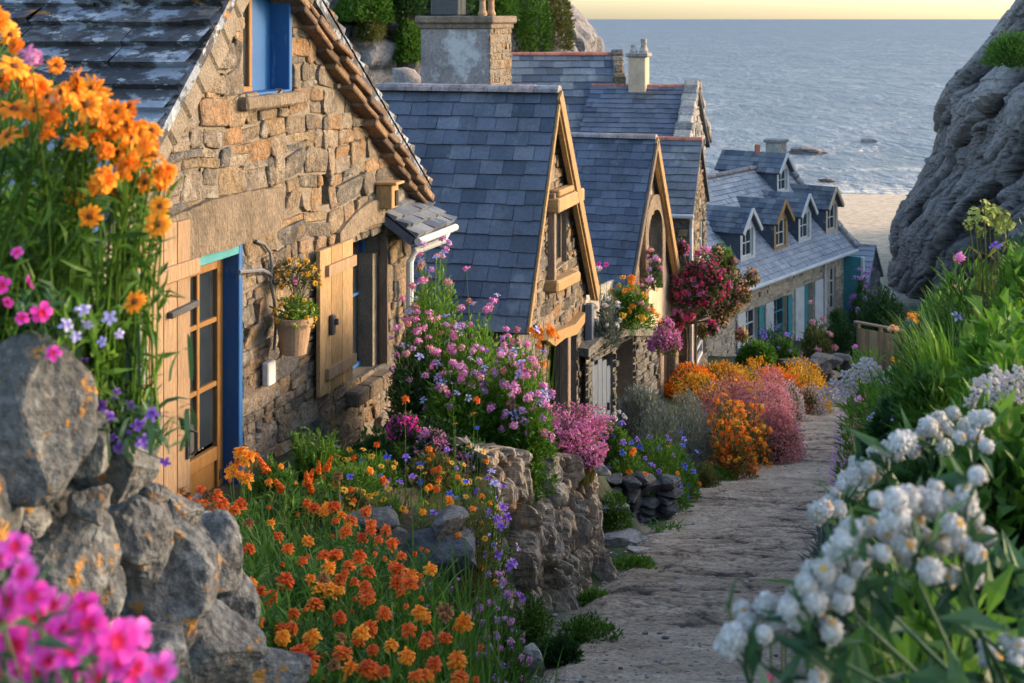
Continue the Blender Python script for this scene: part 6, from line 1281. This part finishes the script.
tuft('fountain_grass', 'arching pale grass clump beside the low grey wall', 'grass clump', 826, 866, 342, 36.5, LEAF_LIME, 320, .03, 580, lean=1.3, droop=.4)
bush('hedge_bush', 'wide dark green bush behind the board fence', 'bush', 852, 912, 290, 46.0, LEAF_DARK, 2600, .2, .4, (), 0, .2, 581, None, 22)
bush('purple_buddleia', 'purple flowering bush in front of the little far house', 'shrub', 850, 880, 280, 52.0, LEAF_MID, 700, .22, .3, ['cluster mauve'], 30, .24, 582, None, 12)
tuft('roadside_tuft', 'green tuft at the pale path edge below the low dark wall', 'grass clump', 652, 684, 518, 16.2, LEAF_LIME, 150, .014, 584, lean=1.2, droop=.3, leafy=160, ls=.06)
for k, (a, b_, t, Y) in enumerate(((606, 664, 556, 14.2), (548, 628, 616, 11.6), (690, 742, 466, 20.0), (535, 585, 636, 10.9), (690, 722, 462, 19.4), (500, 560, 596, 11.2), (575, 615, 590, 13.0), (594, 632, 490, 15.9))):
    bush('path_turf', ['low green cushion at the foot of the retaining wall corner', 'wide leafy weed patch at the near foot of the retaining wall', 'green turf strip beside the cornflowers and the path', 'small dark weed patch at the bottom edge of the path', 'small olive tuft between the wallflowers and the path', 'green growth in the corner between lilac stocks and retaining wall', 'small weed patch against the middle of the retaining wall foot', 'green cushion between the retaining wall and the low dark wall'][k], 'turf', a, b_, t, Y, [LEAF_LIME, LEAF_MID, LEAF_LIME, LEAF_DARK, LEAF_OLIVE, LEAF_MID, LEAF_LIME, LEAF_MID][k], 900, .055, .35, (), 0, .05, 590 + k, None, 16, sig=.25)
# on walls
zw = ZP(336, 22)
bush('wall_top_flowers', 'orange and yellow blooms on top of the arched garden wall', 'bedding flowers', 606, 655, 282, 22.6, LEAF_LIME, 1300, .10, .3, ['cluster orange', 'ruffle amber', 'cluster yellow', 'cluster rose'], 30, .12, 600, None, 14, zg=zw)
bush('wall_top_flowers', 'white flowered silvery plant at the left end of the garden wall', 'bedding flowers', 590, 622, 298, 22.2, LEAF_SILVER, 800, .09, .35, ['cluster white'], 14, .10, 601, None, 10, zg=ZP(345, 22.2))
tuft('wall_weed', 'single tall white topped weed on the garden wall', 'wild flower', 596, 614, 268, 22.3, LEAF_MID, 14, .014, 602, zg=ZP(340, 22.3), kinds=['cluster white', 'phlox magenta'], nf=4, fs=.10, lean=.5)
bush('trailing_valerian', 'pink flowers trailing over the right end of the garden wall', 'valerian', 648, 682, 320, 23.0, LEAF_OLIVE, 400, .08, .3, (), 0, .1, 603, None, 10, zg=ZP(352, 23), mass=(PET_PINK, 1100, .03))
bush('window_flowers', 'mauve flowers standing in the arched gable window', 'window box', 643, 662, 250, 25.2, LEAF_DARK, 260, .09, .3, ['cluster mauve', 'cluster rose'], 16, .13, 604, None, 8, zg=ZP(288, 25.2))
def climber(name, label, px0, px1, py0, py1, Y, leaf, kinds, nf, fs, seed, mass, zg, sx0=0.):
    """climbing shrub trained on the house wall: thin stems and an uneven hanging crown"""
    r = np.random.default_rng(seed); x = XP(.5 * (px0 + px1), Y); root = thing(name, label, 'climbing rose', (x, Y, zg)); rx = (px1 - px0) / 2 / F * Y; zc = ZP(.5 * (py0 + py1), Y) - zg; rz2 = (py1 - py0) / 2 / F * Y
    E = np.array([rx, rx * .6, rz2]); L = 24; ce = nrmz(r.normal(size=(L, 3))) * np.concatenate([r.uniform(.2, .8, 13), r.uniform(.85, 1.25, L - 13)])[:, None] * np.array([1, .6, 1]); rad = np.concatenate([r.uniform(.22, .45, 13), r.uniform(.10, .22, L - 13)])
    def pts(n, lo): k = r.integers(L, size=n); return ce[k] + nrmz(r.normal(size=(n, 3))) * rad[k][:, None] * r.uniform(lo, 1.05, (n, 1)), k
    n = 4200; p, k = pts(n, .5); m = MB(); add_leaves(m, p * E + np.array([0, 0, zc]), (p - ce[k]) + r.normal(size=p.shape) * .4 + np.array([0, 0, -.2]), .10 * r.uniform(.6, 1.3, n), .045, r, 0, np.clip(r.uniform(.1, .9, L)[k] + r.normal(size=n) * .15, 0, 1))
    for a in ce: m.tube([(sx0, .5, -.2), (sx0, .5, zc * .7), (a[0] * rx * .6, .2, zc + a[2] * rz2 * .5), (a[0] * rx, a[1] * rx * .6, zc + a[2] * rz2)], [.035, .03, .02, .008], 5, 1, .3)
    m.build('foliage', [leaf, WOOD_DARK], root)
    p, k = pts(nf * 3, .95); ok = (p[:, 1] < ce[k][:, 1] + .05); p = p[ok][:nf]; c2 = ce[k][ok][:nf]
    for a, c in zip(p, c2): put_flower(root, kinds[r.integers(len(kinds))], np.array(root.location) + a * E + np.array([0, 0, zc]), nrmz(a - c + np.array([0, -.4, .2])), fs * r.uniform(.6, 1.25), r)
    q, k = pts(mass[1], .85); b_ = MB(); V, Fs = SPK; scatter(b_, V, Fs, q * E + np.array([0, 0, zc]), q - ce[k] + r.normal(size=q.shape) * .4, mass[2] * r.uniform(.6, 1.3, len(q)), r); o = b_.build('blossom', [mass[0]], root); o['kind'] = 'stuff'
    return root
climber('climbing_rose', 'crimson flowered climber hanging from the house wall beside the ochre gable', 668, 730, 246, 338, 27.4, LEAF_DARK, ['cluster red', 'cluster red', 'cluster pink'], 70, .14, 610, (PET_RED2, 3000, .034), gz(XP(699, 27.4), 27.4))
climber('climbing_rose', 'peach and pink flowered climber right of the crimson one', 698, 756, 262, 340, 27.9, LEAF_OLIVE, ['cluster peach', 'cluster rose'], 55, .13, 611, (PET_PEACH, 4000, .034), gz(XP(731, 27.9), 27.9), -.75)
bush('wall_creeper', 'dark green leafy top above the peach climber', 'climber', 706, 738, 246, 29.2, LEAF_MID, 900, .12, .4, (), 0, .1, 612, None, 12, zg=ZP(285, 29.2))
# hanging pot flowers on the cottage
hw = HANGPOT.matrix_world if False else None; hx, hy, hz = HANGPOT.location
def potplant(label, lx, pz0, pzt, kinds, nf, seed, leaf):
    r = np.random.default_rng(seed); root = thing('pot_plant', label, 'pot plant', (hx, hy, hz + pz0)); m = MB(); p, k, c = dome_pts(520, r, 9, .25); E = np.array([lx, lx, pzt - pz0]); add_leaves(m, p * E, p + r.normal(size=p.shape) * .5, .06, .02, r); m.build('foliage', [leaf], root)
    q = fibdome(nf, r, .0)
    for a in q: put_flower(root, kinds[r.integers(len(kinds))], np.array(root.location) + a * E * r.uniform(.9, 1.1), nrmz(a + np.array([0, -.3, .2])), .055 * r.uniform(.7, 1.2), r)
potplant('yellow and lime plant filling the hanging pot', .21, .10, .36, ['cluster lime', 'cluster yellow'], 26, 620, LEAF_LIME)
r_ = np.random.default_rng(621)
pp = thing('pot_plant', 'taller golden flowers with a pink bloom at the back of the hanging pot', 'pot plant', (hx, hy + .12, hz + .12)); m = MB(); p, k, c = dome_pts(420, r_, 9, .25); E = np.array([.23, .15, .26]); add_leaves(m, p * E + np.array([0, 0, .30]), p + r_.normal(size=p.shape) * .5, .06, .02, r_); add_stems(m, r_.normal(size=(12, 3)) * .03, p[:12] * E + np.array([0, 0, .3]), r_, .004); m.build('foliage', [LEAF_OLIVE], pp)
for a in fibdome(24, r_, .05): put_flower(pp, ['cluster yellow', 'daisy yellow', 'cluster pink'][int(r_.choice(3, p=[.5, .42, .08]))], np.array(pp.location) + a * E * 1.02 + np.array([0, 0, .30]), nrmz(a + np.array([0, -.4, .2])), .06, r_)
# ================================================================== PLANTS: right bank
gF = 'white everlasting flowers in the foreground'
FR = [(95, 515), (150, 510), (105, 545), (145, 572), (75, 580), (210, 480), (240, 460), (200, 510), (215, 540), (260, 500), (290, 480), (320, 500), (310, 390), (340, 340), (370, 395), (410, 390), (400, 270), (440, 270), (470, 270), (530, 240), (520, 280), (560, 270), (595, 275), (615, 310), (440, 310), (480, 310), (500, 350), (470, 400), (520, 430),
      (545, 370), (590, 370), (620, 390), (610, 440), (570, 330), (550, 300), (380, 330), (350, 420), (280, 430), (250, 430), (330, 460), (600, 250), (625, 215), (240, 645), (265, 672), (235, 675), (295, 565), (640, 600), (690, 590), (720, 600), (655, 625), (710, 630), (320, 360), (420, 340), (500, 260), (570, 440), (490, 420), (230, 520), (270, 545), (180, 545), (60, 600), (300, 450), (645, 355), (460, 370), (300, 395)]
BK = [(450, 140), (480, 160), (420, 155), (355, 190), (380, 200), (410, 190), (330, 225), (300, 260), (280, 290), (265, 300), (345, 215), (540, 90), (570, 75), (600, 105), (645, 85), (645, 150), (560, 110), (500, 130), (530, 125), (550, 150), (625, 90), (370, 220), (320, 240), (395, 165), (440, 165), (465, 135), (515, 105), (585, 130), (620, 125), (290, 275), (310, 290), (350, 245), (400, 215)]
cv_ = lambda L: [(700 + x / 2.253, 380 + y / 2.253) for x, y in L]
Fq_ = cv_(FR)
parts_ = [[q for q in Fq_ if q[0] < 775], [q for q in Fq_ if 775 <= q[0] < 885 and q[1] < 640], [q for q in Fq_ if q[0] >= 885 and q[1] < 600], [q for q in Fq_ if q[1] >= 600 and q[0] >= 775]]
for k, (lst, lab, bx, by) in enumerate(zip(parts_, ('white everlasting stem leaning furthest over the path', 'broad white everlasting spray in the middle of the right foreground', 'densest white everlasting head with golden eyes at right', 'low white everlasting stems in the bottom right corner'), (.78, .85, .95, .95), (2.45, 2.45, 2.4, 2.4))):
    hh = heads('globe white', lst, 2.5, .050, rg, .5, .75, .4, .10)
    listed('everlasting', lab, 'everlasting flowers', (bx, by, -1.50), hh, LEAF_BLUE, rg, strap(40, 0, 0, .08, .05, .15, .40, .035, 640 + k, .16, .3), gF, .0045, .05, 1, .10, .26, hubs=[2, 4, 4, 2][k])
hh = heads('globe white', cv_(BK), 3.6, .058, rg, .5, .75, .4, .15)
listed('everlasting', 'long white everlasting spray behind the foreground ones pointing at the path', 'everlasting flowers', (1.15, 3.7, -1.85), hh, LEAF_BLUE, rg, strap(90, .12, 0, .12, .1, .2, .42, .03, 650, .12, .3), gF, .0045, .1, 1, .10, .26, hubs=6)
hh = heads('umbel pale', [(828, 394), (838, 386), (848, 378), (858, 370), (868, 364), (850, 388), (866, 378), (880, 376), (888, 380), (895, 374), (842, 396), (874, 370)], 10.6, .13, rg, .6, .6, .3, .2)
listed('pale_umbel', 'pale mauve umbel flower spray above the dry pink bush', 'umbel flowers', (3.2, 10.9, gz(3.2, 10.9)), hh, LEAF_MID, rg, strap(160, .1, 0, .2, .2, .3, .75, .02, 651, .2, .2), None, .006, .12, 6, .12, .25)
hh = heads('umbel pale', [(972, 400), (985, 385), (998, 376), (1008, 384), (1018, 374), (1010, 396), (990, 398), (1022, 392)], 4.6, .075, rg, .6, .6, .3, .15)
listed('pale_umbel', 'pale umbel flower clump at the right edge under the broad leaves', 'umbel flowers', (1.62, 4.7, -2.0), hh, LEAF_LIME, rg, strap(60, 0, 0, .1, .1, .3, .6, .03, 652, .2, .2), None, .004, .06, 6, .1, .3)
hh = heads('cluster lime', [(985, 205), (975, 215), (995, 210), (1003, 218), (985, 222), (970, 225), (998, 228), (990, 214), (980, 232), (1008, 226)], 7.2, .09, rg, .6, .6, .3, .1)
listed('euphorbia', 'tall lime yellow euphorbia head against the cliff', 'euphorbia', (2.52, 7.3, -2.7), hh, LEAF_OLIVE, rg, strap(40, 0, 0, .06, .06, .4, .9, .03, 653, .25, .2), None, .006, .01, 8, .12, .25, .02)
gR = 'green plants along the right bank'
for k, (a, b_, t, Y, lf_, n, ls, lw, kinds, nf, fs, lab) in enumerate((
        (955, 1060, 300, 6.0, LEAF_LIME, 1500, .095, .5, ('cluster mauve',), 3, .06, 'bright broad leaved plant at the right edge'),
        (970, 1060, 345, 5.2, LEAF_LIME, 1100, .09, .5, (), 0, .06, 'second bright broad leaved plant just below the first'),
        (985, 1080, 225, 9.5, LEAF_BLUE, 1500, .12, .3, ('cluster mauve', 'cluster pink'), 8, .08, 'blue green bushy plant under the cliff at the right edge'),
        (868, 985, 342, 8.6, LEAF_MID, 3000, .12, .14, ('bell lilac', 'cluster white'), 12, .06, 'wide needle leaved green bush in the middle of the right bank'),
        (905, 975, 318, 9.6, LEAF_OLIVE, 1200, .10, .25, ('cluster orange', 'cluster mauve', 'cluster peach'), 14, .08, 'mixed dry orange and mauve heads above the needle leaved bush'),
        (880, 930, 338, 12.6, LEAF_OLIVE, 900, .10, .25, ('cluster orange', 'cluster peach'), 16, .11, 'orange topped bush beside the board fence'),
        (870, 930, 400, 7.4, LEAF_DARK, 1300, .09, .4, ('bell lilac',), 10, .05, 'dark leafy plant with small lilac stars behind the white spray'),
        (890, 1000, 440, 5.0, LEAF_DARK, 1500, .09, .35, (), 0, .05, 'dark leafy plant under the long white spray'),
        (950, 1060, 420, 4.4, LEAF_MID, 800, .12, .45, (), 0, .05, 'mid green leafy plant below the pale umbels at the right edge'),
        (800, 880, 505, 6.2, LEAF_SILVER, 1100, .07, .2, (), 0, .05, 'grey green wiry plant between the path and the white flowers'),
        (850, 960, 560, 3.9, LEAF_DARK, 1100, .08, .35, (), 0, .05, 'deep green leafy plant behind the densest white heads'),
        (940, 1050, 560, 3.3, LEAF_BLUE, 500, .13, .4, (), 0, .05, 'blue green leafy plant in the lower right corner'),
        (905, 1030, 300, 13.5, LEAF_MID, 1600, .14, .2, (), 0, .05, 'tall green plants at the back of the right bank'),
        (850, 900, 425, 12.0, LEAF_MID, 900, .10, .3, (), 0, .05, 'green plant at the foot of the pale mauve umbels'),
        (975, 1070, 360, 7.6, LEAF_MID, 1200, .13, .4, (), 0, .05, 'leafy plant filling the bank at the right edge'),
        (930, 1040, 350, 9.0, LEAF_DARK, 1500, .12, .3, (), 0, .05, 'dark bush behind the bright broad leaved plants'),
        (925, 1010, 262, 8.8, LEAF_MID, 2200, .13, .16, ('cluster pink',), 4, .07, 'tall feathery green plant left of the euphorbia'),
        (985, 1075, 255, 7.0, LEAF_LIME, 1500, .10, .4, ('bell violet',), 4, .06, 'tall leafy lime plant rising right of the euphorbia'),
        (900, 965, 375, 6.6, LEAF_MID, 1500, .10, .25, (), 0, .05, 'mid green plant just above the long white spray'),
        (868, 925, 372, 10.2, LEAF_LIME, 1500, .11, .2, (), 0, .05, 'fresh green plant right of the pale mauve umbels'),
        (840, 905, 360, 13.2, LEAF_LIME, 1500, .12, .25, ('cluster pink',), 5, .08, 'lime plant on the bank crest above the dusty heather'),
        (915, 985, 300, 10.6, LEAF_LIME, 1700, .13, .3, ('cluster peach', 'cluster mauve'), 8, .09, 'leafy lime plant with a few peach heads on the bank crest'),
        (860, 945, 470, 5.4, LEAF_MID, 1500, .08, .3, (), 0, .05, 'leafy green plant between the two white sprays'),
        (845, 925, 585, 3.0, LEAF_MID, 420, .11, .3, (), 0, .05, 'leafy plant with broad pointed leaves below the middle white spray'),
        (915, 1010, 545, 2.9, LEAF_MID, 480, .11, .32, (), 0, .05, 'leafy plant with broad pointed leaves below the densest white head'),
        (860, 985, 625, 2.7, LEAF_DARK, 520, .10, .3, (), 0, .05, 'dark broad leaved plant along the bottom edge under the white heads'),
        (935, 1010, 400, 5.6, LEAF_LIME, 900, .10, .4, (), 0, .05, 'lime leaved plant between the long white spray and the pale umbels'))):
    bush('bank_plant', lab, 'plant', a, b_, t, Y, lf_, n, ls, lw, kinds, nf, fs, 660 + k, gR, 14, sig=.24)
for k, (a, b_, t, Y, lf_, n, wd, lab) in enumerate(((905, 1010, 245, 8.2, LEAF_LIME, 700, .014, 'tall fine grass arching below the euphorbia'), (865, 930, 350, 8.0, LEAF_LIME, 360, .022, 'long bladed plant beside the orange topped bush'), (820, 920, 590, 3.2, LEAF_BLUE, 170, .035, 'strap leaved plant under the white flowers at the bottom'), (900, 1030, 570, 2.9, LEAF_MID, 200, .040, 'broad strap leaves in the bottom right corner'),
        (850, 960, 630, 2.7, LEAF_DARK, 170, .03, 'dark strap leaves at the bottom edge'), (940, 1040, 500, 3.8, LEAF_BLUE, 220, .034, 'blue green strap leaves right of the dense white head'))):
    tuft('bank_grass', lab, 'grass clump', a, b_, t, Y, lf_, n, wd, 690 + k, 'grasses on the right bank', lean=1.1, droop=.3)
for k, (a, b_, t, Y) in enumerate(((836, 882, 392, 14.2), (848, 884, 418, 13.4))):
    bush('dry_pink_bush', 'dusty mauve pink heather bush on the right edge of the path', 'heather', a, b_, t, Y, LEAF_OLIVE, 600, .06, .2, (), 0, .05, 700 + k, 'dusty heather on the right path edge', 12, mass=(PET_ROSE if k else PET_MAUVE, 2400, .016), upw=1.0)
tuft('path_weed', 'lime weed tuft under the dusty heather on the right path edge', 'grass clump', 832, 868, 462, 14.0, LEAF_LIME, 120, .015, 705, leafy=200, ls=.07)
tuft('red_flower', 'small red flower spike at the bottom edge under the white heads', 'wild flower', 765, 790, 655, 3.0, LEAF_OLIVE, 16, .008, 706, kinds=['cluster red'], nf=5, fs=.025)
# ================================================================== growth on the cliffs
def onrock(px, py, c, rad, shift=0):
    d = np.array([(px - CX) / F, 1.0]); a = d @ d; bq = -2 * d @ np.array(c); cc = np.dot(c, c) - rad ** 2; ds = bq * bq - 4 * a * cc
    return (-bq - math.sqrt(max(ds, 0))) / (2 * a) + shift
gH = 'bushes on the headland behind the roofs'
for k, (px0, px1, pt, pb, lf_) in enumerate(((335, 395, -25, 22, LEAF_MID), (378, 428, -20, 14, LEAF_DARK), (392, 424, 22, 62, LEAF_MID), (512, 552, -25, 52, LEAF_MID), (540, 573, -20, 50, LEAF_OLIVE), (470, 520, -30, 20, LEAF_MID), (420, 475, -35, 10, LEAF_DARK), (358, 385, 8, 40, LEAF_OLIVE))):
    px = .5 * (px0 + px1); Y = onrock(px, 0, (-27, 84), 31.5, -.1)
    bush('cliff_bush', ['leafy green bush at the top left of the headland', 'dark green bush just left of the big chimney', 'green bush hugging the rock left of the chimney shoulder', 'tall green bush between the big chimney and the red ridge', 'yellowing bush on the right face of the headland', 'green bush behind the chimney pots', 'dark bush behind the chimney hood', 'olive scrub on the bare rock of the headland'][k], 'bush', px0, px1, pt, Y, lf_, 1900, .26, .4, (), 0, .1, 720 + k, gH, 9, zg=ZP(pb, Y), ry=1.6, sig=.34)
bush('cliff_bush', 'green tuft growing on the top of the right hand cliff', 'bush', 984, 1045, 34, 46.0, LEAF_MID, 1500, .2, .3, (), 0, .1, 740, None, 16, zg=ZP(66, 46.0), ry=1.8)
